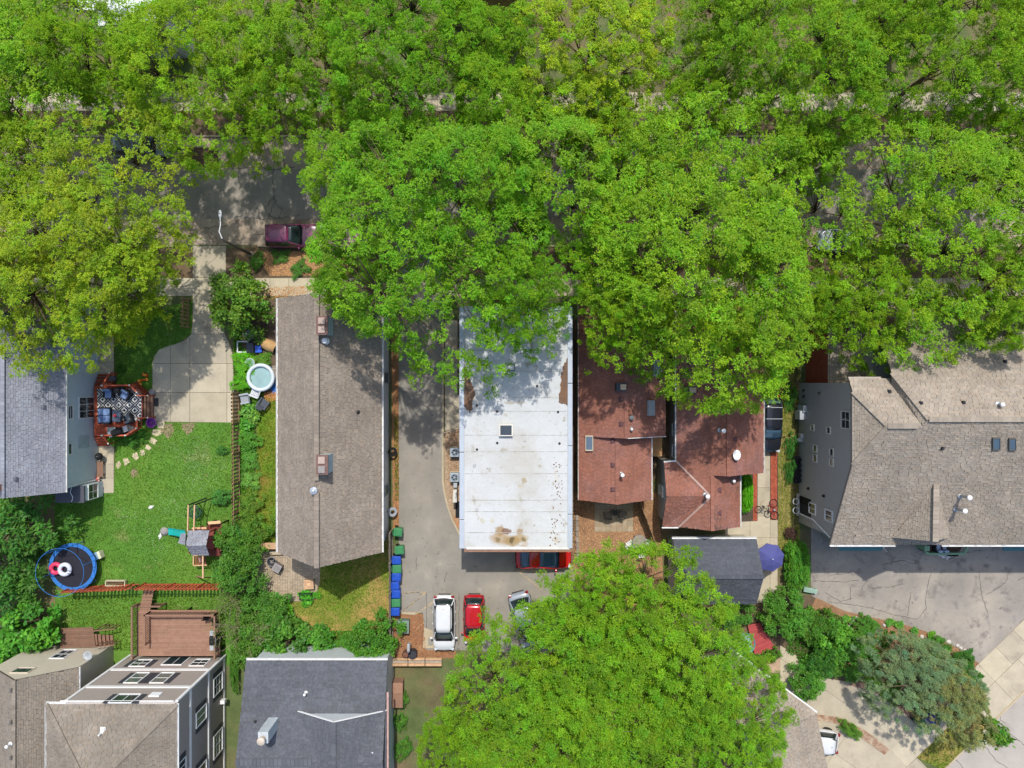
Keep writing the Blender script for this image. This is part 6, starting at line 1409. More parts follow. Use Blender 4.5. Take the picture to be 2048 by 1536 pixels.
def adirondack(label, px, py, rz, m, group='slatted garden chairs by the pool'):
    t = thing('adirondack_chair', label, 'chair', (*W2(px, py, .3), 0), rz, group)
    for k in range(5): MB().box(((k - 2) * .115, -.32, .62), (.1, .03, .75 - .06 * abs(k - 2)), rot=Matrix.Rotation(R(28), 3, 'X')).build('back_slat', m, t)
    for k in range(5): MB().box((0, -.12 + k * .115, .34 + k * .02), (.56, .1, .03)).build('seat_slat', m, t)
    for s_ in (-1, 1):
        MB().box((s_ * .35, .05, .55), (.14, .75, .03)).build('arm', m, t); MB().box((s_ * .3, .36, .27), (.07, .07, .54)).build('leg', m, t); MB().box((s_ * .3, -.3, .22), (.06, .1, .44)).build('leg', m, t)
    return t
m_wplas = mat('white_plastic', '#c4c8ce', .5, var=.05); m_gplas = mat('grey_plastic', '#9aa0a8', .5, var=.06); m_dplas = mat('charcoal_plastic', '#4b505a', .6, var=.06); m_gnplas = mat('faded_green_plastic', '#6e8278', .6, var=.08)
adirondack('white slatted garden chair just below the pool', 513, 785, R(70), m_wplas); adirondack('pale grey slatted chair beside the fence top end', 492, 797, R(100), m_gplas); adirondack('charcoal slatted chair on the grass strip', 527, 808, R(-35), m_dplas)
adirondack('faded green chair under the round tree shrub', 502, 669, R(40), m_gnplas)
wf = thing('white_frame', 'white rectangular wooden frame leaning in the vines', 'frame', (*W2(488, 693), 0))
for a, b in (((475, 683), (497, 683)), ((475, 704), (497, 704)), ((475, 683), (475, 704)), ((495, 683), (495, 704))): MB().beam(W(*a, .35), W(*b, .35), .09, .08).build('board', m_white, wf, world=True)
bt = thing('patio_lounger', 'dark grey lounger seat beside the blue tub', 'chair', (*W2(503, 696), 0)); MB().box((0, 0, .35), (.55, .8, .06), rot=Matrix.Rotation(R(12), 3, 'Y')).build('seat', m_dplas, bt, bevel=.02); [MB().box((x, y_, .16), (.05, .05, .32)).build('leg', m_dark, bt) for x in (-.2, .2) for y_ in (-.32, .32)]
bt = thing('storage_tub', 'bright blue plastic tub beside the wooden barrel', 'tub', (*W2(517, 698, .3), 0), .05); MB().box((0, 0, .17), (.42, .45, .34), tp=1.15).build('tub', mat('royal_blue_plastic', '#2249a8', .4), bt, bevel=.04); MB().box((0, 0, .35), (.54, .58, .04)).build('lid', mat('blue_lid', '#2f57b8', .4), bt, bevel=.02)
ba = thing('wooden_barrel', 'half wooden barrel lying beside the brown house wall', 'barrel', (*W2(541, 692), 0), R(-25)); mb = MB()
for k in range(10):
    a = math.pi * k / 9; n0 = []
    for x, rr in ((-.55, .42), (0, .5), (.55, .42)): n0.append((x, rr))
    a0, a1 = math.pi * k / 10, math.pi * (k + .93) / 10; mb = MB()
    mb.add([(x, math.cos(aa) * rr, .1 + math.sin(aa) * rr * 1.3) for x, rr in n0 for aa in (a0, a1)], [(0, 1, 3, 2), (2, 3, 5, 4)], (1.0, 1.0, .78)); mb.build('stave', m_wood_tan, ba, solid=.03)
MB().box((-.5, 0, .32), (.03, .75, .5)).build('end', mat('dark_end', '#3b322c', .9), ba)
hr = 0
for px, py, lb in ((780.5, 904, 'dark hose reel on the brown house wall, the upper one'), (781, 1024, 'pale hose reel on the brown house wall, the lower one')):
    t = thing('hose_reel', lb, 'hose reel', (wxR + .2, W2(0, py, .7)[1], .25), 0, 'hose reels on the brown house wall'); m_h = m_black if py < 950 else m_gplas
    for k in range(4): MB().ring((.02, 0, .5 + .0), .2 + .05 * k, .03, 20, 6).build('hose_loop', m_h, t).rotation_euler = (0, R(25), 0)
    MB().box((-.1, 0, .25), (.1, .1, .5)).build('bracket', m_dark, t)

# ---------------------------------------------------------------- brown deck behind the taupe house
dz2 = 1.2
bd = thing('wooden_deck', 'brown plank deck with railings behind the taupe house', 'deck', (*W2(370, 1260), 0))
dx0, dy0 = W2(300, 1312, dz2); dx1, dy1 = W2(440, 1222, dz2); dy0 = max(dy0, -22.05)
MB().prism([(dx0 - 1.0, dy0), (dx1, dy0), (dx1, dy1), (dx0 - 1.0, dy1)], dz2 - .25, dz2 - .05).build('frame', m_wood_brown, bd, world=True)
y = dy0
while y < dy1 - .02:
    x_ = dx0 - .98
    for seg in (2.6, 2.9, 5):
        x2_ = min(dx1, x_ + seg * random.uniform(.8, 1.1))
        if x2_ - x_ > .1: MB().box(((x_ + x2_) / 2, y + .066, dz2 - .025), (x2_ - x_ - .01, .128, .05), col=random.uniform(.9, 1.12)).build('plank', m_wood_brown, bd, world=True)
        x_ = x2_
    y += .136
def railing(par, pts, z0, m, tint=.9, h=.95, bal=True):
    for i in range(len(pts) - 1):
        A, B = Vector((*pts[i], z0)), Vector((*pts[i + 1], z0 if not isinstance(z0, tuple) else z0)); L_ = (B - A).length; n = max(2, int(L_ / .14))
        MB().beam(A + Vector((0, 0, h)), B + Vector((0, 0, h)), .13, .05, tint).build('rail', m, par, world=True); MB().beam(A + Vector((0, 0, .12)), B + Vector((0, 0, .12)), .05, .06, tint * .8).build('rail', m, par, world=True)
        for q in (A, B): MB().box((q.x, q.y, z0 + h / 2), (.1, .1, h + .08), col=tint).build('post', m, par, world=True)
        if bal:
            for k in range(1, n): q = A.lerp(B, k / n); MB().box((q.x, q.y, z0 + h / 2 + .06), (.035, .035, h - .16), col=tint * .9).build('baluster', m, par, world=True)
railing(bd, [(dx0 + .05, dy0 + 1.2), (dx0 + .05, dy1 - .05), (dx1 - .05, dy1 - .05), (dx1 - .05, dy0 + .15)], dz2, m_wood_brown, .85)
railing(bd, [(dx0 - .95, dy0 + .1), (dx0 - .95, dy1 + .6)], dz2, m_wood_brown, .8)
for i in range(7): MB().box((dx0 - .45, dy1 + .12 + i * .24, dz2 - .12 - i * .1), (.85, .24, .05), col=random.uniform(.8, 1.0)).build('tread', m_wood_brown, bd, world=True)
railing(bd, [W2(272, 1212, 1.0), W2(322, 1212, 1.0)], .25, m_wood_brown, .8, h=.9)
for x in (dx0 - .9, dx0, (dx0 + dx1) / 2, dx1 - .1):
    for y_ in (dy0 + .4, dy1 - .1): MB().box((x, y_, dz2 / 2 - .1), (.12, .12, dz2 - .2)).build('deck_post', m_wood_brown, bd, world=True)
for (px, py, rz, lb) in ((413, 1232, .1, 'tan folded chair at the top corner of the brown deck'), (430, 1241, .5, 'second tan folded chair at the brown deck corner')):
    t = thing('deck_chair', lb, 'chair', (*W2(px, py, dz2 + .3), dz2), rz, 'tan chairs on the brown deck'); MB().box((0, 0, .4), (.46, .42, .05)).build('seat', m_wood_tan, t, bevel=.01); MB().box((0, -.2, .6), (.44, .04, .36)).build('backrest', m_wood_tan, t)
    for x in (-.19, .19):
        for y_ in (-.17, .17): MB().box((x, y_, .2), (.04, .04, .4)).build('leg', m_wood_brown, t)
gg = thing('grill', 'black gas grill with grey side shelves on the brown deck', 'grill', (*W2(428, 1279, dz2 + .6), dz2), R(90)); MB().box((0, 0, .4), (.72, .5, .8)).build('cabinet', m_dark, gg, bevel=.02); MB().box((0, .0, .92), (.74, .52, .26), tp=.8).build('lid', m_black, gg, bevel=.06)
for x in (-.58, .58): MB().box((x, 0, .82), (.4, .46, .04)).build('side_shelf', mt, gg)
MB().tube([(-.3, -.28, .95), (.3, -.28, .95)], .018, 6).build('handle', m_metal, gg)

# ---------------------------------------------------------------- patio behind the brown house
rb = thing('fire_bowl', 'round metal wire fire bowl on the paver patio', 'fire pit', (*W2(543, 1124, .5), 0)); MB().lathe([(.1, .2), (.3, .3), (.38, .5), (.36, .5), (.28, .34), (.02, .26)], (0, 0, 0), 22).build('bowl', m_dark, rb, smooth=True); MB().ring((0, 0, .5), .38, .025, 24, 6).build('rim', m_metal, rb)
for k in range(3): a = k * 2.1; MB().tube([(.25 * math.cos(a), .25 * math.sin(a), .32), (.32 * math.cos(a), .32 * math.sin(a), 0)], .02, 6).build('leg', m_dark, rb)
mb = MB(); [mb.tube([(random.uniform(-.15, .15), random.uniform(-.15, .15), .35), (random.uniform(-.25, .25), random.uniform(-.25, .25), .45)], .03, 6) for _ in range(7)]; mb.build('log', mat('ash_wood', '#8e8a86', .9), rb)
cb = thing('storage_box', 'grey lidded storage box aslant on the paver patio', 'box', (*W2(555, 1135, .4), 0), R(-30)); MB().box((0, 0, .3), (.62, .6, .6)).build('body', mat('warm_grey_plastic', '#6f6a68', .6), cb, bevel=.02); MB().box((0, 0, .63), (.7, .68, .07), tp=.92).build('lid', mat('lid_grey', '#8a8583', .6), cb, bevel=.02); MB().box((0, 0, .675), (.4, .38, .03)).build('lid_panel', mat('lid_panel', '#7c7775', .6), cb)
MB().box((.36, 0, .45), (.03, .2, .06)).build('handle', m_dark, cb)
tt_ = thing('wooden_table', 'square slatted wooden table on the paver patio', 'table', (*W2(617.5, 1169, .45), 0), R(3))
for k in range(7): MB().box((0, -.33 + k * .11, .45), (.78, .1, .035), col=random.uniform(1, 1.2)).build('slat', m_wood_tan, tt_)
MB().box((0, 0, .475), (.3, .28, .012), col=1.35).build('inlay', m_wood_tan, tt_)
for x in (-.34, .34):
    for y_ in (-.3, .3): MB().box((x, y_, .21), (.06, .06, .42)).build('leg', m_wood_tan, tt_)
bf = thing('garden_bench', 'black metal bench frame overgrown by plants', 'bench', (*W2(612, 1192, .4), 0))
for a, b in (((-.5, -.3, .45), (.5, -.3, .45)), ((-.5, .25, .45), (.5, .25, .45)), ((-.5, -.3, .45), (-.5, .25, .45)), ((.5, -.3, .45), (.5, .25, .45)), ((-.5, .25, .75), (.5, .25, .75)), ((-.5, .25, 0), (-.5, .25, .75)), ((.5, .25, 0), (.5, .25, .75)), ((-.5, -.3, 0), (-.5, -.3, .45)), ((.5, -.3, 0), (.5, -.3, .45))): MB().beam(a, b, .04, .04).build('bar', m_black, bf)
tag(MB().lathe([(.24, 0), (.27, .1), (.2, .14), (.02, .16)], (*W2(649, 1284), 0), 9).build('flat_stone', m_stone), 'flat tan stone near the charcoal roof edge', 'stone')

# ---------------------------------------------------------------- wheeled bins
def wheeled_bin(label, px, py, m, rz=0, first=[None]):
    loc = (*W2(px, py, 1.05), 0)
    t = thing('wheeled_bin', label, 'bin', loc, rz, 'wheeled bins along the grey fence')
    MB().box((0, 0, .5), (.52, .5, .9), tp=1.16).build('body', m, t, bevel=.03)
    lid = MB(); lid.box((-.02, 0, .99), (.72, .66, .06), tp=.96); lid.box((.03, 0, 1.035), (.5, .52, .035), tp=.9); lid.build('lid', m, t, bevel=.02)
    MB().tube([(-.4, -.22, .95), (-.44, -.2, .98), (-.44, .2, .98), (-.4, .22, .95)], .022, 7).build('handle', m, t)
    for s_ in (-1, 1):
        w_ = MB().lathe([(.13, -.035), (.15, -.02), (.15, .02), (.13, .035)], (0, 0, 0), 16).build('wheel', m_black, t); w_.rotation_euler = (R(90), 0, 0); w_.location = (-.28, s_ * .31, .15)
    return t
m_gb = mat('green_bin', '#3a7d4f', .45, var=.06, scale=3, fvar=.05); m_bb = mat('blue_bin', '#1f4aa8', .45, var=.06, scale=3, fvar=.05)
for (px, py, m, rz, lb) in ((796, 1065, m_gb, -.1, 'green wheeled bin standing alone at the top of the row'), (799, 1101, m_gb, .05, 'green wheeled bin next below the lone one'), (793, 1121, m_bb, 0, 'topmost blue wheeled bin of the row'), (794, 1138.5, m_gb, .04, 'green wheeled bin between two blue bins'),
                            (793, 1155, m_bb, -.05, 'second blue wheeled bin from the top'), (790, 1172, m_bb, .05, 'third blue wheeled bin from the top'), (792, 1189, m_bb, 0, 'fourth blue wheeled bin from the top'), (792, 1206.5, m_gb, .03, 'lowest green wheeled bin of the row'), (790.5, 1224, m_bb, -.03, 'last blue wheeled bin beside the parking block')):
    wheeled_bin(lb, px, py, m, rz)
b1 = wheeled_bin('green wheeled bin at the corner driveway under the spruce', 1846, 1450, m_gb, R(-60)); b2 = wheeled_bin('blue wheeled bin at the corner driveway under the spruce', 1868, 1441, m_bb, R(-60))
for b in (b1, b2): b['group'] = 'bins at the corner driveway'

# ---------------------------------------------------------------- air conditioners, boxes, posts
def ac_unit(label, px, py):
    t = thing('air_conditioner', label, 'air conditioner', (*W2(px, py, .7), 0), 0, 'air conditioners on the gravel'); m = mat('ac_grey', '#9aa6ad', .5, var=.05, metal=.2)
    MB().box((0, 0, .36), (.72, .72, .72)).build('case', m, t, bevel=.03); MB().ring((0, 0, .73), .27, .03, 24, 6).build('fan_guard', m, t)
    MB().lathe([(.26, .724), (.26, .73)], (0, 0, 0), 24).build('fan_well', m_dark, t)
    mb = MB()
    for k in range(5): a = k * 1.257; mb.box((.13 * math.cos(a), .13 * math.sin(a), .735), (.2, .1, .008), rz=a)
    mb.build('fan_blade', mat('fan_grey', '#6d7a84', .5), t); MB().lathe([(.07, .735), (.07, .76), (.02, .77)], (0, 0, 0), 12).build('fan_hub', m, t)
    MB().box((0, 0, .02), (.85, .85, .06)).build('pad', m_kerb, t)
ac_unit('upper air conditioner beside the white flat roof', 909, 905); ac_unit('lower air conditioner beside the white flat roof', 909, 955)
eb = thing('electric_cabinet', 'cream electric cabinet standing by the white roofed building', 'cabinet', (*W2(910.5, 991, 1), 0)); MB().box((0, 0, .7), (.32, 1.0, 1.4)).build('case', mat('cream_metal', '#c3c2b8', .5), eb, bevel=.02); MB().box((0, .8, .5), (.3, .36, 1.0)).build('meter', mt, eb, bevel=.02); MB().tube([(.12, .3, 1.3), (.12, .3, 2.2)], .03, 6).build('conduit', m_metal, eb)
tag(MB().box((*W2(916, 1019), .04), (.4, 1.35, .05)).build('rubber_mat', m_black), 'black rubber mat on the gravel by the white roofed building', 'mat')
ub = thing('utility_box', 'flat topped green utility box on the mulch', 'utility box', (*W2(806, 1254, .7), 0), R(-1)); m_ug = mat('utility_green', '#5f776c', .6, var=.06); MB().box((0, 0, .36), (.92, .98, .72)).build('case', m_ug, ub, bevel=.02); MB().box((0, 0, .75), (.98, 1.04, .06), tp=.97).build('lid', mat('utility_lid', '#74877e', .6, var=.06), ub, bevel=.015); MB().box((-.48, 0, .4), (.02, .3, .08)).build('latch', m_dark, ub)
bp_ = thing('power_post', 'short metal power post between two dark drums', 'post', (*W2(822, 1290), 0)); MB().tube([(0, 0, 0), (0, 0, 1.5)], .07, 10).build('pole', m_metal, bp_); MB().box((0, .3, 1.25), (.2, .6, .5)).build('box', mt, bp_, bevel=.02)
for (px, py, m_, r_, lb) in ((811, 1309, mat('rusty_drum', '#6d4a3c', .8, var=.2), .26, 'rusty brown drum beside the power post'), (825, 1309, mat('black_drum', '#35353c', .6, var=.1), .36, 'black drum beside the power post')):
    t = thing('drum', lb, 'drum', (*W2(px, py, .5), 0)); MB().lathe([(r_ * .95, 0), (r_, .05), (r_ * .97, .25), (r_, .5), (r_, .58), (r_ * .92, .58), (r_ * .9, .54), (.01, .54)], (0, 0, 0), 20).build('body', m_, t); MB().ring((0, 0, .58), r_ * .96, .02, 20, 6).build('rim', m_dark, t)
cr_ = thing('wooden_cabinet', 'brown wooden garden cabinet beside the charcoal roofed house', 'cabinet', (*W2(796, 1378), 0)); 
for k in range(2): MB().box((0, (.55, -.45)[k], .55), (1.05, (.8, 1.1)[k], 1.1), col=(1.0, .8)[k]).build('box', m_wood_brown, cr_, bevel=.02); MB().box((0, (.55, -.45)[k], 1.13), (1.12, (.84, 1.14)[k], .05), col=(1.15, .9)[k]).build('lid', m_wood_brown, cr_, bevel=.01)
# street lamp
lp = thing('street_lamp', 'tall street lamp with curved white arm beside the sidewalk', 'street lamp', (*W2(503, 509), 0)); base = lp.location.copy()
tpz = 5.4; p_top = Vector((base.x, base.y, tpz)); k = p_top
MB().tube([(0, 0, 0), (0, 0, .3), (0, 0, tpz)], [.16, .12, .08], 12).build('pole', mat('dark_bronze', '#4c4640', .5), lp)
MB().lathe([(.26, 0), (.26, .08), (.16, .3)], (0, 0, 0), 14).build('base', m_kerb, lp)
a1 = p_top + Vector((-.1, .15, .25)); a2 = W(441, 450, 5.9); a3 = W(440, 432, 5.9)
MB().tube([p_top, p_top.lerp(a1, .5), a1], [.08, .07, .06], 8).build('bracket_arm', MATS['dark_bronze'], lp, world=True); MB().tube([a1, a1.lerp(a2, .5) + Vector((-.12, 0, .1)), a2, a3], [.045, .04, .035, .03], 8).build('lamp_arm', m_white, lp, world=True)
hd = a3 + Vector((0, .15, -.02)); MB().lathe([(.02, -.1), (.14, -.06), (.16, 0), (.12, .07), (.02, .1)], hd, 14, sx=.8, sy=2.0).build('lamp_head', mat('lamp_white', '#cfd2d4', .4), lp, world=True, smooth=True); MB().lathe([(.03, 0), (.04, .06), (.01, .08)], hd + Vector((0, 0, .08)), 8).build('photocell', m_dark, lp, world=True)

# ---------------------------------------------------------------- chip yard and middle gardens
def metal_chair(label, px, py, rz, m, group, name='patio_chair'):
    t = thing(name, label, 'chair', (*W2(px, py, .4), .03), rz, group); MB().box((0, 0, .42), (.5, .5, .03)).build('seat', m, t, bevel=.02); MB().tube([(-.26, -.24, .42), (-.26, -.3, .85), (.26, -.3, .85), (.26, -.24, .42)], .018, 6).build('back_frame', m_dark, t); MB().box((0, -.28, .65), (.46, .02, .34)).build('backrest', m, t)
    for s_ in (-1, 1): MB().tube([(s_ * .28, -.28, .62), (s_ * .28, .2, .62), (s_ * .28, .24, 0)], .016, 6).build('arm', m_dark, t); MB().tube([(s_ * .26, -.25, .42), (s_ * .26, -.3, 0)], .016, 6).build('leg', m_dark, t)
m_sling = mat('tan_sling', '#6c6458', .9)
metal_chair('dark sling chair on the shaded patio, nearer the white roofed building', 1215, 1030, .1, m_sling, 'sling chairs on the shaded patio'); metal_chair('dark sling chair on the shaded patio, nearer the diagonal fence', 1244, 1028, -.35, m_sling, 'sling chairs on the shaded patio')
table('side_table', 'small dark table between the two sling chairs', 'table', W2(1230, 1025, .4), (.4, .4), m_dark, z=.03)
gt = table('glass_table', 'round grey glass table on the chip yard', 'table', W2(1279, 1084, .7), (0, 0), mat('smoky_glass', '#8b8578', .25), r=.56, ht=.7); MB().ring((0, 0, .71), .56, .018, 26, 6).build('rim', m_metal, gt)
def slat_chair(label, px, py, rz):
    t = thing('slatted_chair', label, 'chair', (*W2(px, py, .5), .01), rz, 'white slatted chairs around the glass table')
    for k in range(5): MB().box((0, -.18 + k * .1, .42), (.5, .07, .025)).build('seat_slat', m_white, t)
    for k in range(5): MB().box(((k - 2) * .11, -.32, .72), (.075, .025, .6), rot=Matrix.Rotation(R(18), 3, 'X')).build('back_slat', m_white, t)
    MB().box((0, -.42, 1.0), (.56, .04, .06)).build('back_rail', m_white, t)
    for s_ in (-1, 1): MB().box((s_ * .29, -.02, .6), (.06, .55, .03)).build('arm', m_white, t); MB().box((s_ * .27, .22, .3), (.05, .05, .6)).build('leg', m_white, t); MB().box((s_ * .26, -.26, .24), (.05, .05, .48)).build('leg', m_white, t)
slat_chair('white slatted chair on the outer side of the glass table', 1261, 1089, R(-55)); slat_chair('white slatted chair below the glass table', 1281, 1101, R(5)); slat_chair('white slatted chair between glass table and dark fence', 1293, 1087, R(65))
pa = thing('patio_umbrella', 'blue violet patio umbrella between slate garage and hedge', 'umbrella', (*W2(1543, 1117, 2.4), 0), R(12)); m_um = mat('violet_canvas', '#4b4e84', .8, var=.05, scale=2, fvar=.04); ru = 1.14
for k in range(8):
    a0, a1 = k * math.pi / 4, (k + 1) * math.pi / 4; mb = MB()
    A, B = Vector((ru * math.cos(a0), ru * math.sin(a0), 2.1)), Vector((ru * math.cos(a1), ru * math.sin(a1), 2.1)); T_ = Vector((0, 0, 2.62)); Mx = (A + B) / 2 * .97; Mx.z = 2.1
    mb.add([T_, T_.lerp(A, .5) + Vector((0, 0, .04)), T_.lerp(B, .5) + Vector((0, 0, .04)), A, Mx, B, A - Vector((0, 0, .1)), Mx - Vector((0, 0, .1)), B - Vector((0, 0, .1))], [(0, 1, 2), (1, 3, 4), (1, 4, 2), (2, 4, 5), (3, 6, 7, 4), (4, 7, 8, 5)], random.uniform(.93, 1.07)); mb.build('canopy', m_um, pa, solid=.012)
    MB().tube([(0, 0, 2.58), (ru * math.cos(a0), ru * math.sin(a0), 2.08)], .01, 5).build('rib', m_metal, pa)
MB().tube([(0, 0, 0), (0, 0, 2.7)], .025, 8).build('pole', m_metal, pa); MB().lathe([(.03, 2.66), (.05, 2.7), (.01, 2.78)], (0, 0, 0), 10).build('finial', m_white, pa); MB().lathe([(.28, 0), (.28, .06), (.06, .14)], (0, 0, 0), 16).build('base', m_dark, pa)
def bicycle(label, px, py, rz, m, s_=1.0):
    """A bicycle lying on its side."""
    t = thing('bicycle', label, 'bicycle', (*W2(px, py), .08), rz, 'bicycles lying on the walk'); t.scale = (s_, s_, s_)
    for x in (-.5, .5):
        w_ = MB().ring((x, 0, .05), .32, .025, 26, 6).build('tyre', m_black, t); mb = MB(); [mb.tube([(x, 0, .05), (x + .31 * math.cos(a), .31 * math.sin(a), .05)], .004, 4) for a in [i * .524 for i in range(12)]]; mb.build('spokes', m_metal, t)
    mb = MB()
    for a, b in (((-.5, 0), (-.15, .42)), ((-.5, 0), (-.05, -.02)), ((-.05, -.02), (-.15, .42)), ((-.05, -.02), (.38, .36)), ((-.14, .38), (.36, .44)), ((.5, 0), (.36, .5))): mb.tube([(*a, .06), (*b, .08)], .018, 6)
    mb.build('frame', m, t); MB().box((-.17, .5, .08), (.26, .06, .12)).build('saddle', m_black, t, bevel=.02); MB().tube([(.34, .52, -.02), (.35, .54, .1), (.34, .52, .45)], .014, 6).build('handlebar', m_dark, t); MB().lathe([(.09, 0), (.09, .01)], (-.05, -.02, .09), 14).build('crank', m_metal, t)
bicycle('red framed bicycle lying on the brick edge', 1547, 1018, R(95), mat('bike_red', '#8c2a2a', .4)); bicycle('dark bicycle lying on the concrete pad', 1525, 1023, R(-25), mat('bike_black', '#33302f', .4), .85)
hs = MB(); hs.tube([(*W2(1522 + 6 * math.sin(i * .5), 1000 + 1.2 * i + 5 * math.cos(i * .7)), .05) for i in range(22)], .018, 5); tag(hs.build('garden_hose', mat('hose_tan', '#9d8a6a', .6)), 'tan garden hose looping over the concrete walk', 'hose')
for px, py, lb in ((1592, 1003, 'upper round wire plant stand at the foot of the grey wall'), (1592, 1021, 'lower round wire plant stand at the foot of the grey wall')):
    t = thing('plant_stand', lb, 'plant stand', (*W2(px, py, .6), 0), 0, 'wire plant stands at the grey wall'); MB().ring((0, 0, .6), .24, .03, 22, 6).build('hoop', m_wplas, t); MB().tube([(0, 0, .6), (.24, 0, .6)], .012, 5).build('spoke', m_metal, t)
    for k in range(3): a = k * 2.09; MB().tube([(.23 * math.cos(a), .23 * math.sin(a), .6), (.2 * math.cos(a), .2 * math.sin(a), 0)], .014, 5).build('leg', m_metal, t)
gr = thing('pot_rack', 'black rack of dark plastic pots against the grey wall', 'rack', (*W2(1597, 940, .5), 0))
MB().box((0, 0, .3), (.7, 2.2, .06)).build('tray', m_dark, gr, bevel=.02)
for k in range(10): MB().lathe([(.12, 0), (.16, .2), (.15, .24), (.05, .28)], (-.17 + .34 * (k % 2), -.85 + .42 * (k // 2), .33), 12).build('pot', m_black, gr)
for x in (-.3, .3):
    for y_ in (-1, 1): MB().box((x, y_, .14), (.05, .05, .28)).build('leg', m_dark, gr)
MB().tube([(.34, -1.1, .3), (.36, -1.1, .75), (.36, 1.1, .75), (.34, 1.1, .3)], .025, 6).build('rail', m_dark, gr)
# red canopy and teal pool
rc = thing('wooden_ramp', 'red painted plank ramp in the garden among the round shrubs', 'ramp', (*W2(1523, 1296), 0)); cpts = [W(1495, 1250, .3), W(1520, 1246, .3), W(1556, 1306, .25), W(1546, 1327, .25), W(1514, 1327, .25)]
m_rr = mat('ramp_red', '#a04545', .7, var=.1, fvar=.1, attr=True)
MB().slab([p - Vector((0, 0, .05)) for p in cpts], .15).build('frame', m_rr, rc, world=True)
n_ = 17
for k in range(n_):
    t0, t1 = k / n_, (k + .9) / n_; L0, L1 = cpts[0].lerp(cpts[4], t0), cpts[0].lerp(cpts[4], t1); R0, R1 = cpts[1].lerp(cpts[2] if t0 < .8 else cpts[3], t0), cpts[1].lerp(cpts[2] if t0 < .8 else cpts[3], t1); tt0 = random.uniform(.88, 1.12)
    MB().slab([L0, R0, R1, L1], .04, (tt0, tt0, tt0)).build('plank', m_rr, rc, world=True)
ppt = flat('brick_landing', Wl([(1515, 1315), (1560, 1315), (1562, 1345), (1520, 1345)]), .03, mat('tan_paver', '#a98f78', .9, var=.15, fvar=.2))
tpw = thing('play_pool', 'teal plastic wading pool under the shade tree', 'pool', (*W2(1487, 1285), 0)); MB().lathe([(.75, 0), (.85, .3), (.88, .3), (.86, .33), (.8, .3), (.7, .06), (.01, .06)], (0, 0, 0), 26).build('basin', mat('teal_basin', '#3a8f9c', .4), tpw); MB().lathe([(.76, .18), (.76, .2)], (0, 0, 0), 26).build('water', MATS['pool_water'], tpw)
bx = thing('garden_bench', 'pale green bench at the head of the mulch border', 'bench', (*W2(1617, 1178), 0), R(-10))
for k in range(4): MB().box((0, -.15 + k * .1, .4), (1.1, .08, .03)).build('slat', mat('pale_green_paint', '#8aa595', .6), bx)
for x in (-.45, .45): MB().box((x, 0, .2), (.06, .38, .4)).build('leg', MATS['pale_green_paint'], bx)
rocks = thing('stone_edging', 'row of whitish stones edging the mulch border', 'stones'); rocks['kind'] = 'structure'; del rocks['category']
m_wst = mat('white_stone', '#b9b3aa', .85, var=.15)
for (px, py) in ((1706, 1239), (1713, 1237), (1702, 1246), (1738, 1243), (1746, 1247), (1754, 1258), (1739, 1258), (1769, 1250), (1697, 1253), (1845, 1273), (1895, 1284), (1915, 1291), (1921, 1296), (1930, 1301), (1937, 1309), (1952, 1342)):
    MB().lathe([(.14, 0), (.17, .06), (.1, .14), (.02, .16)], (*W2(px + random.uniform(-2, 2), py + random.uniform(-1, 1)), 0), 8, sx=random.uniform(.8, 1.4), sy=random.uniform(.7, 1.2)).build('stone', m_wst, rocks)
# terrace things
seat('patio_chair', 'pale blue cushioned chair at the sage railing, nearer the pillar', 'chair', W2(1876, 1094, .9), 0, 1, mat('pale_cushion', '#a5b2c6', .8), m_wick, .4, 'pale chairs on the terrace', z=.5); seat('patio_chair', 'second pale blue chair at the sage railing', 'chair', W2(1888, 1094, .9), 0, 1, MATS['pale_cushion'], m_wick, .4, 'pale chairs on the terrace', z=.5)
for px, py, lb in ((1879, 1108, 'white flowers in front of the sage railing'), (1890, 1111, 'smaller white flowers beside the sage railing')):
    t = thing('flower_clump', lb, 'flowers', (*W2(px, py), .01)); scm = MB(); [scm.lathe([(.01, .2), (.08, .26), (.01, .32)], (random.uniform(-.2, .2), random.uniform(-.2, .2), random.uniform(-.1, .15)), 6) for _ in range(16)]; scm.build('bloom', m_white, t); MB().tube([(0, 0, 0), (.05, 0, .3)], .02, 5).build('stem', m_shrub, t)
pl = thing('window_box', 'tan window box with dry plants below the sage railing', 'planter', (*W2(1907, 1110, .9), .7)); MB().box((0, 0, .1), (.8, .22, .22)).build('box', m_wood_tan, pl, bevel=.02)
fl_ = thing('flag_bracket', 'white wall bracket at the teal bay', 'bracket', (*W2(1768, 1101, 2.6), 2.5)); MB().tube([(0, .2, 0), (.2, -.1, .2)], .03, 6).build('arm', m_white, fl_); MB().box((0, .22, 0), (.12, .04, .16)).build('plate', m_white, fl_)

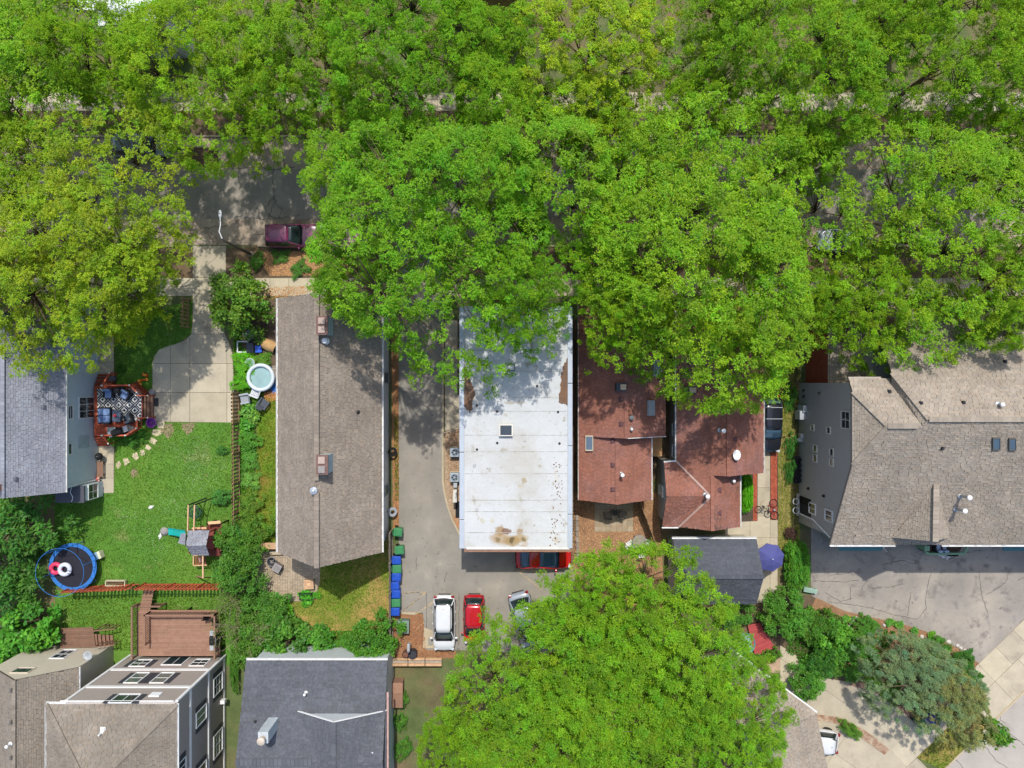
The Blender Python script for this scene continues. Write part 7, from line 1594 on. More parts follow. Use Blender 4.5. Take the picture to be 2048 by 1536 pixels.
# ---------------------------------------------------------------- vehicles
m_cglass = glass_mat('car_glass', '#1f2a2b', .04); m_cglass_b = glass_mat('blue_car_glass', '#3b5468', .04); m_head = mat('headlight', '#b9c0c4', .15, spec=.8); m_tail = mat('taillight', '#7c1d20', .2)
m_tyre = mat('tyre', '#232324', .9); m_rim = mat('alloy', '#9a9da0', .3, metal=.7)
def car(name, label, px, py, rz, paint, L=4.5, wd=1.82, ht=1.48, rb=.35, rt=.95, ft=2.75, fb=3.45, belt=.92, trunk=.95, hood=.86, z=1.0, glass=None, rails=False, sunroof=None, bars=False, bed=False, cat='car'):
    """Car pointing along local +x; x from 0 (rear bumper) to L. rb/rt rear window base/top, ft/fb windscreen top/base."""
    q = W(px, py, z * .8); t = thing(name, label, cat, (q.x, q.y, 0), rz, 'vehicles'); gm = glass or m_cglass
    O = L / 2; hw = wd / 2
    st = [(0, .62, .55, .62), (.08, .84, .38, trunk - .14), (.3, .95, .28, trunk - .03), (.8, 1.0, .24, max(trunk, belt - .02) if rb > .7 else belt), (rb + .4, 1, .22, belt), (fb - .3, 1.0, .22, belt), (fb, .99, .22, belt - .01), ((fb + L) / 2, .965, .22, hood + .03), (L - .35, .91, .26, hood - .04), (L - .1, .78, .34, hood - .16), (L, .55, .45, hood - .28)]
    st.sort(key=lambda s: s[0]); mb = MB(); vs_ = []
    for (x, w_, z0, zt) in st:
        w_ = w_ * hw
        sec = [(w_ * .9, z0), (w_, z0 + .16), (w_, zt - .2), (w_ * .965, zt - .07), (w_ * .86, zt - .005), (w_ * .5, zt + .02), (0, zt + .028)]
        full = sec + [(-y_, zz) for y_, zz in sec[-2::-1]]
        vs_ += [(x - O, y_, zz) for y_, zz in full]
    n = 13; fs = []
    for i in range(len(st) - 1):
        for j in range(n - 1): fs.append((i * n + j, i * n + j + 1, (i + 1) * n + j + 1, (i + 1) * n + j))
        fs.append((i * n + n - 1, i * n, (i + 1) * n, (i + 1) * n + n - 1))
    fs += [tuple(range(n - 1, -1, -1)), tuple(range((len(st) - 1) * n, len(st) * n))]
    mb.add(vs_, fs); b = mb.build('body', paint, t, smooth=True); md = b.modifiers.new('sub', 'SUBSURF'); md.levels = 1; md.render_levels = 1
    bw, tw_ = hw * .90, hw * .70; zb, zt = belt - .03, ht - .03
    c8 = [(rb - O, -bw, zb), (fb - O, -bw, zb), (fb - O, bw, zb), (rb - O, bw, zb), (rt - O, -tw_, zt), (ft - O, -tw_, zt), (ft - O, tw_, zt), (rt - O, tw_, zt)]
    V = [Vector(c) for c in c8]
    def bow(a, b_, c, d, out, nm, m_, ins=.0):
        """Curved glass panel between bottom edge a-b_ and top edge d-c."""
        m2 = MB(); k = 6; vv = []
        for i in range(k + 1):
            u = i / k
            for j in range(4):
                v_ = j / 3; p = a.lerp(b_, u).lerp(d.lerp(c, u), v_); p = p + Vector(out) * (.10 * 4 * u * (1 - u) * (1 - .5 * v_)); p = p + Vector(out) * .012; vv.append(p)
        m2.add(vv, [(i * 4 + j, (i + 1) * 4 + j, (i + 1) * 4 + j + 1, i * 4 + j + 1) for i in range(k) for j in range(3)]); return m2.build(nm, m_, t, smooth=True, solid=.01)
    bow(V[1], V[2], V[6], V[5], (1, 0, .25), 'windshield', gm); bow(V[3], V[0], V[4], V[7], (-1, 0, .25), 'rear_window', gm)
    bow(V[0], V[1], V[5], V[4], (0, -.3, 0), 'side_window', gm); bow(V[2], V[3], V[7], V[6], (0, .3, 0), 'side_window', gm)
    core = MB(); core.add(c8, [(3, 2, 1, 0), (4, 5, 6, 7), (0, 1, 5, 4), (1, 2, 6, 5), (2, 3, 7, 6), (3, 0, 4, 7)]); core.build('cabin', m_black, t)
    rf = MB(); k = 6; m_ = 8; vv = []
    for i in range(k + 1):
        u = i / k; x = (rt - .05) + (ft + .05 - rt + .05) * u - O
        for j in range(m_ + 1):
            v_ = j / m_ * 2 - 1; edge = 1 - .10 * (abs(u * 2 - 1) ** 6)
            vv.append((x, v_ * (tw_ + .05) * edge, ht + .035 * (1 - v_ * v_) - .035 * abs(v_) ** 6 - .03 * abs(u * 2 - 1) ** 3))
    rf.add(vv, [(i * (m_ + 1) + j, (i + 1) * (m_ + 1) + j, (i + 1) * (m_ + 1) + j + 1, i * (m_ + 1) + j + 1) for i in range(k) for j in range(m_)]); ro = rf.build('roof', paint, t, smooth=True, solid=.04)
    for a, b_ in ((0, 4), (1, 5), (2, 6), (3, 7)): MB().beam(V[a] + Vector((0, 0, -.02)), V[b_], .085, .07).build('pillar', paint, t, bevel=.02)
    for s_ in (-1, 1):
        xm_ = (rt + ft) / 2 - O; MB().beam((xm_, s_ * bw * 1.0, zb), (xm_, s_ * tw_ * 1.01, zt), .07, .05).build('pillar', m_black, t)
        for x in (.82, L - .88):
            w_ = MB().lathe([(.2, -.1), (.31, -.1), (.33, -.06), (.33, .06), (.31, .1), (.2, .1)], (0, 0, 0), 22).build('tyre', m_tyre, t); w_.rotation_euler = (R(90), 0, 0); w_.location = (x - O, s_ * (hw - .11), .33)
            MB().lathe([(.2, -.07), (.2, .085), (.05, .1)], (0, 0, 0), 14).build('rim', m_rim, w_)
        MB().box((fb - .15 - O, s_ * (hw + .09), belt + .03), (.12, .2, .14)).build('mirror', paint, t, bevel=.03)
        MB().box((L - .2 - O, s_ * hw * .68, hood - .17), (.22, .34, .12), rz=-s_ * .45).build('headlight', m_head, t, bevel=.03); MB().box((.12 - O, s_ * hw * .76, trunk - .18), (.2, .26, .16), rz=s_ * .3).build('taillight', m_tail, t, bevel=.03)
        for x in ((rt + ft) / 2, ft - .1): MB().box((x - O - .35, s_ * (hw + .005), belt - .16), (.16, .03, .03)).build('door_handle', paint, t)
        if rails: MB().tube([(rt + .1 - O, s_ * tw_ * .92, ht + .0), (rt + .25 - O, s_ * tw_ * .92, ht + .07), (ft - .25 - O, s_ * tw_ * .92, ht + .07), (ft - .05 - O, s_ * tw_ * .92, ht + .0)], .02, 6).build('roof_rail', m_dark, t)
    if bars:
        for x in bars: MB().tube([(x - O, -tw_ - .02, ht + .02), (x - O, -tw_, ht + .1), (x - O, tw_, ht + .1), (x - O, tw_ + .02, ht + .02)], .022, 6).build('cross_bar', m_wplas, t)
    if sunroof: MB().box(((sunroof[0] + sunroof[1]) / 2 - O, 0, ht + .035), (sunroof[1] - sunroof[0], tw_ * 1.4, .012)).build('sunroof', gm, t, bevel=.004)
    MB().lathe([(.03, 0), (.02, .06), (.004, .1)], (rt + .25 - O, 0, ht + .03), 8).build('antenna', m_black, t)
    MB().box((fb + .06 - O, 0, belt + .012), (.12, wd * .74, .03)).build('cowl', m_black, t, bevel=.01)
    for s_ in (-1, 1): MB().beam((fb + .06 - O, s_ * .12, belt + .05), (fb - .12 - O, s_ * .55, belt + .1), .02, .02).build('wiper', m_black, t)
    for zz, xx in ((.36, L + .005), (.40, -.005)): MB().box((xx - O, 0, zz), (.05, wd * .55, .14)).build('bumper', m_dark, t, bevel=.02)
    return t
def paint(name, col, rough=.22): return mat(name, col, rough, var=.03, scale=2, fvar=.02, spec=.5, coat=.6)
pw, prd, pmar, pgr, pbk, psil, pred2 = paint('white_car_paint', '#c9cbcd'), paint('red_car_paint', '#a8131f'), paint('maroon_car_paint', '#6f2b4e'), paint('grey_car_paint', '#7c848c'), paint('black_car_paint', '#1c1f26'), paint('silver_car_paint', '#8b939c'), paint('bright_red_paint', '#b51410')
car('parked_car', 'white station wagon parked in the lot, nose towards the mulch', 888, 1247, R(-90), pw, L=4.5, rb=.28, rt=.62, ft=2.7, fb=3.5, ht=1.5, rails=True)
car('parked_car', 'red hatchback half under the shade tree beside the white wagon', 948, 1240, R(-90), prd, L=4.0, rb=.25, rt=.6, ft=2.4, fb=3.1, ht=1.52, wd=1.75)
car('parked_car', 'bright red coupe behind the white flat roofed building', 1087, 1116, 0, pred2, L=4.5, rb=.45, rt=1.15, ft=1.9, fb=3.4, ht=1.36, glass=m_cglass_b)
car('parked_car', 'white car mostly hidden under the shade tree', 1050, 1240, R(-75), psil, L=4.5, rb=.5, rt=1.1, ft=2.5, fb=3.2, ht=1.45)
car('parked_car', 'black car with white roof bars beside the second red brown house', 1541, 848, R(-90), pbk, L=4.7, rb=.3, rt=.7, ft=2.75, fb=3.55, ht=1.6, bars=(1.0, 1.9), glass=m_cglass_b)
car('parked_car', 'grey pickup like car parked at the far kerb under trees', 278, 290, 0, pgr, L=5.0, rb=.35, rt=.8, ft=3.0, fb=3.8, ht=1.6)
car('parked_car', 'maroon car parked at the kerb beside the wood chips', 588, 471, R(0), pmar, L=4.6, rb=.1, rt=.3, ft=2.05, fb=2.9, ht=1.65, wd=1.9, glass=m_cglass)
car('parked_car', 'silver car hardly visible under trees on the road', 1690, 480, R(180), psil, L=4.5, rb=.5, rt=1.1, ft=2.5, fb=3.2, ht=1.45)
car('parked_car', 'white car beside the tan house on the corner driveway', 1622, 1481, R(173), pw, L=4.6, rb=.3, rt=.7, ft=2.7, fb=3.5, ht=1.55)
# ================================================================ VEGETATION
def crown_arrays(seed, Rr=6.0, zc=8.0, hz=4.0, ncl=230, nsp=17, nlf=9, leaf=.2, cl_r=(.55, 1.05), low=-.45, lobes=11, amp=.34, asp=.55, square=False):
    rng = np.random.default_rng(seed)
    ld = rng.normal(size=(lobes, 3)); ld[:, 2] = np.abs(ld[:, 2]) * .6; ld /= np.linalg.norm(ld, axis=1, keepdims=True)
    la = rng.uniform(.4, 1, lobes) * amp
    # clump centres: even over the crown seen from above, most of them near its lumpy upper surface
    rho = np.sqrt(rng.random(ncl)) * (1 + .03 * rng.normal(size=ncl)); rho = np.where((rho > .82) & (rng.random(ncl) < .22), rho * rng.uniform(1.02, 1.2, ncl), rho); th = rng.uniform(0, 2 * np.pi, ncl)
    ux_, uy_ = rho * np.cos(th), rho * np.sin(th)
    if square:
        q_ = 1 / np.maximum(np.abs(np.cos(th)), np.abs(np.sin(th))); ux_, uy_ = ux_ * q_, uy_ * q_
    zt = np.sqrt(np.maximum(0.02, 1 - np.minimum(rho, .99) ** 2))
    d = np.stack([ux_, uy_, zt], 1); d /= np.linalg.norm(d, axis=1, keepdims=True)
    e = .84 + (la * np.maximum(0, d @ ld.T) ** 9).sum(1)
    bc = rng.normal(0, .5, (14, 2)); bs = rng.uniform(.10, .22, 14); ba = rng.uniform(-.28, .3, 14)
    bump = sum(ba[i] * np.exp(-((ux_ - bc[i, 0]) ** 2 + (uy_ - bc[i, 1]) ** 2) / (2 * bs[i] ** 2)) for i in range(14))
    dep = np.where(rng.random(ncl) < .7, rng.random(ncl) ** 2 * .3, rng.random(ncl) * 1.15)
    C = np.stack([ux_ * e * Rr, uy_ * e * Rr, (zt * e + bump) * hz - dep * hz * (.35 + zt * (1 - low) * .8)], 1)
    C[:, 2] += zc
    r = rng.uniform(cl_r[0], cl_r[1], len(C))
    # sprays in each clump
    k = len(C); sd = rng.normal(size=(k, nsp, 3)); sd /= np.linalg.norm(sd, axis=2, keepdims=True)
    sd[:, :, 2] = sd[:, :, 2] * .45 + .12
    rad = rng.random((k, nsp, 1)) ** .45
    S_ = C[:, None, :] + sd * rad * r[:, None, None]
    S_[:, :, 2] -= .22 * (rad[:, :, 0] * r[:, None]) ** 2
    S_ = S_.reshape(-1, 3); ns = len(S_)
    ct = np.repeat(1 + .14 * rng.normal(size=k), nsp)
    # leaves radiating in each spray
    a = rng.uniform(0, 2 * np.pi, (ns, nlf)); el = rng.normal(-.12, .38, (ns, nlf))
    D = np.stack([np.cos(a) * np.cos(el), np.sin(a) * np.cos(el), np.sin(el)], 2)
    L = leaf * rng.uniform(.65, 1.25, (ns, nlf))
    P = S_[:, None, :] + D * (L * rng.uniform(.35, 1.15, (ns, nlf)))[:, :, None]
    N = np.stack([rng.normal(0, .38, (ns, nlf)), rng.normal(0, .38, (ns, nlf)), np.ones((ns, nlf))], 2)
    t = (ct[:, None] * (1 + .15 * rng.normal(size=(ns, nlf)))).clip(.45, 1.7).reshape(-1)
    y = rng.normal(0, .12, len(t)) + np.repeat(np.repeat(rng.normal(0, .09, k), nsp), nlf)
    T = np.stack([t * (1 + y), t, t * (1 - .5 * y)], 1).clip(.2, 2.2)
    return C, r, P.reshape(-1, 3), N.reshape(-1, 3), D.reshape(-1, 3), L.reshape(-1), (L * asp).reshape(-1), T
def trunk_mesh(seed, C, zc, tr=.26, fork=3.2, frac=.45, twig=True):
    rng = random.Random(seed); mb = MB()
    top = Vector((rng.uniform(-.4, .4), rng.uniform(-.4, .4), zc + .6))
    mb.tube([(0, 0, 0), (0, 0, .25), (rng.uniform(-.1, .1), rng.uniform(-.1, .1), fork), tuple(top.lerp(Vector((0, 0, fork)), .5)), tuple(top)], [tr * 1.5, tr * 1.05, tr * .85, tr * .5, tr * .14], 9)
    limbs = []
    for i in range(8):
        a = 2 * math.pi * i / 8 + rng.uniform(-.3, .3); z0 = fork + rng.uniform(-.4, zc - fork)
        tgt = None; best = 1e9
        for c in C:
            cd = abs(((math.atan2(c[1], c[0]) - a + math.pi) % (2 * math.pi)) - math.pi)
            if cd < .35 and rng.random() < .35 and abs(cd) < best: best = cd; tgt = Vector(c)
        if tgt is None: continue
        p0 = Vector((0, 0, z0)); mid = p0.lerp(tgt, .5) + Vector((rng.uniform(-.4, .4), rng.uniform(-.4, .4), .5)); tgt = p0.lerp(tgt, .85) - Vector((0, 0, .5))
        mb.tube([p0, p0.lerp(mid, .5) + Vector((0, 0, .15)), mid, tgt], [tr * .42, tr * .32, tr * .2, tr * .05], 6); limbs += [p0.lerp(mid, .6), mid, mid.lerp(tgt, .5)]
    if twig:
        for c in C[:int(len(C) * frac)]:
            c = Vector(c); q = min(limbs, key=lambda l: (l - c).length) if limbs else Vector((0, 0, zc))
            m_ = q.lerp(c, .5) + Vector((rng.uniform(-.2, .2), rng.uniform(-.2, .2), rng.uniform(-.1, .3)))
            mb.tube([q, m_, c], [tr * .15, tr * .10, tr * .035], 4)
    return mb
PROTO = []
def make_proto(seed, **k):
    C, r, P, N, D, L, Wd, T = crown_arrays(seed, **k)
    me = leaf_mesh('crown', P, N, D, L, Wd, T); me.materials.append(m_leaf)
    tm = trunk_mesh(seed, C, k.get('zc', 8.0) - .3); tme = bpy.data.meshes.new('trunk'); tme.from_pydata(tm.v, [], tm.f); tme.materials.append(m_bark)
    tme.polygons.foreach_set('use_smooth', [True] * len(tme.polygons))
    return me, tme
PK = [dict(ncl=370, nsp=21, nlf=9, leaf=.135, cl_r=(.4, .75), amp=.3, hz=4.6), dict(ncl=350, nsp=21, nlf=9, leaf=.15, cl_r=(.45, .85), amp=.34, hz=4.8), dict(ncl=380, nsp=21, nlf=9, leaf=.13, cl_r=(.38, .7), amp=.3, hz=4.4),
      dict(ncl=350, nsp=21, nlf=9, leaf=.145, cl_r=(.42, .8), amp=.36, hz=4.8), dict(ncl=430, nsp=21, nlf=9, leaf=.12, cl_r=(.32, .6), amp=.26, hz=4.6),
      dict(Rr=8.5, ncl=760, nsp=22, nlf=9, leaf=.14, cl_r=(.45, .85), amp=.24, hz=5.6, lobes=16), dict(Rr=8.5, ncl=740, nsp=22, nlf=9, leaf=.145, cl_r=(.45, .9), amp=.28, hz=5.8, lobes=14), dict(Rr=8.5, ncl=800, nsp=21, nlf=9, leaf=.13, cl_r=(.42, .8), amp=.24, hz=5.4, lobes=18),
      dict(Rr=8.5, ncl=820, nsp=19, nlf=10, leaf=.16, cl_r=(.4, .7), amp=.2, hz=5.0, asp=.38, lobes=16)]
PR = [kw.get('Rr', 6.0) for kw in PK]
for i, kw in enumerate(PK): PROTO.append(make_proto(100 + i, **kw))
random.seed(99)
def tree(px, py, rpx, proto, tint, label, zc=8.0, group='trees along the street', name='street_tree', sxy=(1, 1), rz=None, base=None):
    """A tree whose crown rim (height zc) shows around (px, py) with radius rpx; base: ground pixel of a leaning trunk."""
    c = W(px, py, zc); k = (HC - zc) / F; rad = rpx * k
    t = thing(name, label, 'tree', (c.x, c.y, 0), random.uniform(0, 6.28) if rz is None else rz, group)
    s = rad / PR[proto]; t.scale = (s * sxy[0], s * sxy[1], zc / 8.0)
    me, tme = PROTO[proto]
    tr_ = link('trunk', tme, None, t); c_ = link('crown', me, None, t); c_.color = (*tint, 1)
    if base:
        b = W(*base); t.location = b; t.rotation_euler = (0, 0, 0); dx, dy = (c.x - b.x) / t.scale.x, (c.y - b.y) / t.scale.y
        c_.location = (dx, dy, 0); c_.rotation_euler = (0, 0, random.uniform(0, 6.28)); tr_.rotation_euler = (-math.atan2(dy, 7.5), math.atan2(dx, 7.5), 0)
    return t
LIME, GREEN, FRESH, OLIVE = (1.0, 1.0, 1.0), (.84, .97, 1.1), (1.08, 1.03, .95), (1.3, 1.02, 1.3)
TREES = [
    # south side of the street
    (182, 482, 212, 7, OLIVE, 'broad olive yellow tree over the driveway mouth of the blue house', 7.8),
    (25, 345, 108, 0, (1.12, 1.0, 1.1), 'olive tree at the picture edge above the blue house', 7.0),
    (70, 590, 105, 2, OLIVE, 'olive tree drooping over the grey roof of the blue house', 5.8),
    (235, 575, 105, 3, (1.2, 1.0, 1.2), 'smaller olive tree between the blue house and its driveway', 5.2),
    (866, 464, 218, 5, GREEN, 'very wide dark green street tree hanging over the alley and white flat roof', 8.8),
    (760, 330, 130, 1, (.92, .98, 1.05), 'green street tree above the alley mouth reaching over the road', 7.4),
    (735, 560, 82, 2, GREEN, 'green tree overhanging the ridge end of the brown gable house', 7.0),
    (1075, 360, 150, 3, (.94, 1, 1), 'green street tree above the white flat roof, nearer the road', 7.4),
    (1048, 594, 96, 0, GREEN, 'leafy green tree over the shaded end of the white flat roof', 8.8),
    (1385, 506, 236, 6, LIME, 'very wide bright green street tree between the two red brown houses', 8.8),
    (1260, 618, 102, 4, FRESH, 'lower green tree over the first red brown roof', 8.6),
    (1472, 645, 106, 1, FRESH, 'lower green tree over the second red brown roof', 8.4),
    (1255, 350, 120, 2, (1.06, 1.02, .95), 'fresh green street tree above the first red brown house', 7.0),
    (1850, 455, 228, 7, (1.02, 1.01, .95), 'very broad green street tree above the apartment house roof', 7.6),
    (1965, 600, 95, 3, (1.1, 1.02, 1), 'green tree over the back roof of the apartment house at picture edge', 7.6),
    (1745, 620, 95, 0, FRESH, 'green tree over the annex of the apartment house', 7.2),
    (2070, 350, 110, 1, LIME, 'green street tree at the picture edge beside the broad street tree', 7.4),
    (1625, 610, 70, 4, LIME, 'slim green tree between the second red brown house and apartment house', 6.6),
    (1590, 330, 75, 2, (.95, 1, 1), 'small green street tree in the gap between the two widest crowns', 6.4),
    # north side
    (95, 120, 165, 1, LIME, 'green tree near the white roof across the street', 7.6),
    (215, 150, 80, 3, FRESH, 'green tree above the parked grey car', 7.0),
    (415, 140, 160, 6, (1.12, 1.04, .9), 'yellow green tree beside the white roof across the street', 7.4),
    (560, 215, 92, 0, LIME, 'green street tree leaning over the open part of the road', 6.8),
    (620, 70, 125, 2, LIME, 'green tree at the top edge, third from the white roof', 7.6),
    (815, 110, 158, 5, (.86, .98, .95), 'tall green tree across the street above the alley', 7.8),
    (730, 215, 80, 4, FRESH, 'small green street tree across from the alley mouth', 6.8),
    (985, 120, 95, 0, (.95, 1, 1), 'green tree wedged beside the yellowest tree', 7.2),
    (1000, 235, 90, 3, LIME, 'green street tree across from the white flat roof', 6.8),
    (1190, 95, 160, 4, (1.42, 1.14, .9), 'yellowest tree at the top edge with dense small leaves', 7.8),
    (1170, 245, 85, 2, (1.2, 1.05, .9), 'yellow green street tree in front of the yellowest tree', 6.8),
    (1440, 60, 115, 1, LIME, 'green tree at the top edge just past the yellowest tree', 7.6),
    (1575, 160, 165, 5, (1.0, 1.0, .9), 'wide green tree across from the second red brown house', 7.6),
    (1390, 215, 72, 0, FRESH, 'small green street tree between two taller ones across the road', 6.6),
    (1735, 100, 92, 3, LIME, 'green tree beside the tan gable across the street', 7.2),
    (1905, 115, 158, 6, (1.05, 1.02, .9), 'tall bright green tree near the top corner', 7.8),
    (2060, 80, 95, 2, LIME, 'green tree in the top corner of the picture', 7.4),
    (2005, 265, 62, 1, (1.0, 1, 1), 'small street tree with sparse crown near the far sidewalk edge', 6.2),
    (-15, 210, 100, 4, LIME, 'green tree cut by the picture edge across the street', 7.4),
    (-25, 480, 105, 3, OLIVE, 'olive tree cut by the picture edge above the blue house roof', 6.8),
    # big shade trees at the bottom
    (1275, 1305, 200, 8, (.92, .98, 1.1), 'huge shade tree beside the slate garage', 7.4),
    (1215, 1245, 118, 8, (.92, .98, 1.1), 'shade tree crown nearest the white slatted chairs', 7.0),
    (935, 1478, 92, 8, (.95, .98, 1.1), 'pale green shade tree beside the charcoal roofed house', 6.6),
    (1092, 1405, 180, 8, (.9, .97, 1.15), 'huge shade tree over the red hatchback at the bottom', 7.4),
    (1400, 1440, 158, 8, (.88, .97, 1.15), 'shade tree over the tan house with white diagonal eave', 6.8),
    (1190, 1500, 205, 8, (.9, .97, 1.15), 'shade tree at the bottom edge between the big ones', 7.2),
]
LEAN = {(70, 590): (205, 597), (235, 575): (298, 600), (735, 560): (776, 540), (1048, 594): (1045, 606), (1260, 618): (1235, 604), (1472, 645): (1440, 604), (1745, 620): (1680, 600), (1965, 600): (1850, 600), (1400, 1440): (1335, 1330)}
for (px, py, rp_, pr_, ti, lb, zc) in TREES: tree(px, py, rp_, pr_, ti, lb, zc, base=LEAN.get((px, py)))
for t in [o for o in COL.objects if o.name.startswith('street_tree') and ('shade tree' in o.get('label', ''))]: t['group'] = 'shade trees at the bottom'

# ---------------------------------------------------------------- shrubs and small trees
def shrub_proto(seed, ncl=42, nsp=16, nlf=8, leaf=.09, hz=.55, asp=.6, cl=(.16, .3), low=-.15, amp=.3, square=False):
    """Unit-radius clumpy shrub (height about 1)."""
    C, r, P, N, D, L, Wd, T = crown_arrays(seed, Rr=.86, zc=.36, hz=hz, ncl=ncl, nsp=nsp, nlf=nlf, leaf=leaf, cl_r=cl, low=low, lobes=9, amp=amp, asp=asp, square=square)
    P[:, 2] = np.maximum(P[:, 2], .03)
    me = leaf_mesh('foliage', P, N, D, L, Wd, T)
    mb = MB(); rr = random.Random(seed)
    for i in range(10):
        q = C[rr.randrange(len(C))]; mb.tube([(0, 0, 0), (q[0] * .4, q[1] * .4, max(.1, q[2] * .6)), (q[0] * .9, q[1] * .9, max(.1, q[2] * .9))], [.035, .022, .008], 5)
    sm = bpy.data.meshes.new('stem'); sm.from_pydata(mb.v, [], mb.f); sm.materials.append(m_bark)
    return me, sm
SP = {'fine': shrub_proto(1, 70, 22, 9, .05, cl=(.14, .22), amp=.12), 'mid': shrub_proto(2, 48, 16, 8, .085), 'mid2': shrub_proto(3, 56, 16, 8, .08, .62), 'big': shrub_proto(4, 34, 12, 6, .14, asp=.7), 'hosta': shrub_proto(5, 8, 5, 7, .36, .4, asp=.5, cl=(.2, .4)),
      'loose': shrub_proto(6, 40, 12, 8, .13, .6, asp=.35, amp=.5), 'flow': shrub_proto(7, 36, 12, 7, .1, .4), 'hedge': shrub_proto(8, 150, 18, 8, .07, .6, cl=(.12, .2), amp=.08, square=True)}
def shrub(px, py, rpx, h, kind, tint, label, name='shrub', cat='shrub', m=None, sy=1.0, rz=None, group=None):
    c = W(px, py, h * .5); rad = rpx * (HC - h * .5) / F
    t = thing(name, label, cat, (c.x, c.y, 0), random.uniform(0, 6.28) if rz is None else rz, group); t.scale = (rad, rad * sy, h)
    me, sm = SP[kind]; key = me.name + (m or m_shrub).name
    if key not in bpy.data.meshes:
        me2 = me.copy(); me2.name = key; me2.materials.clear(); me2.materials.append(m or m_shrub)
    link('stem', sm, None, t); f = link('foliage', bpy.data.meshes[key], None, t); f.color = (*tint, 1)
    return t
m_blueg = leaf_mat('blue_needle', '#73895c', .25); m_vine = leaf_mat('vine_leaf', '#62a024', .35); m_purple = leaf_mat('purple_leaf', '#5a4038', .15)
G1, G2, G3, G4 = (.9, .95, .9), (.7, .85, .8), (1.15, 1.1, .8), (.55, .72, .7)
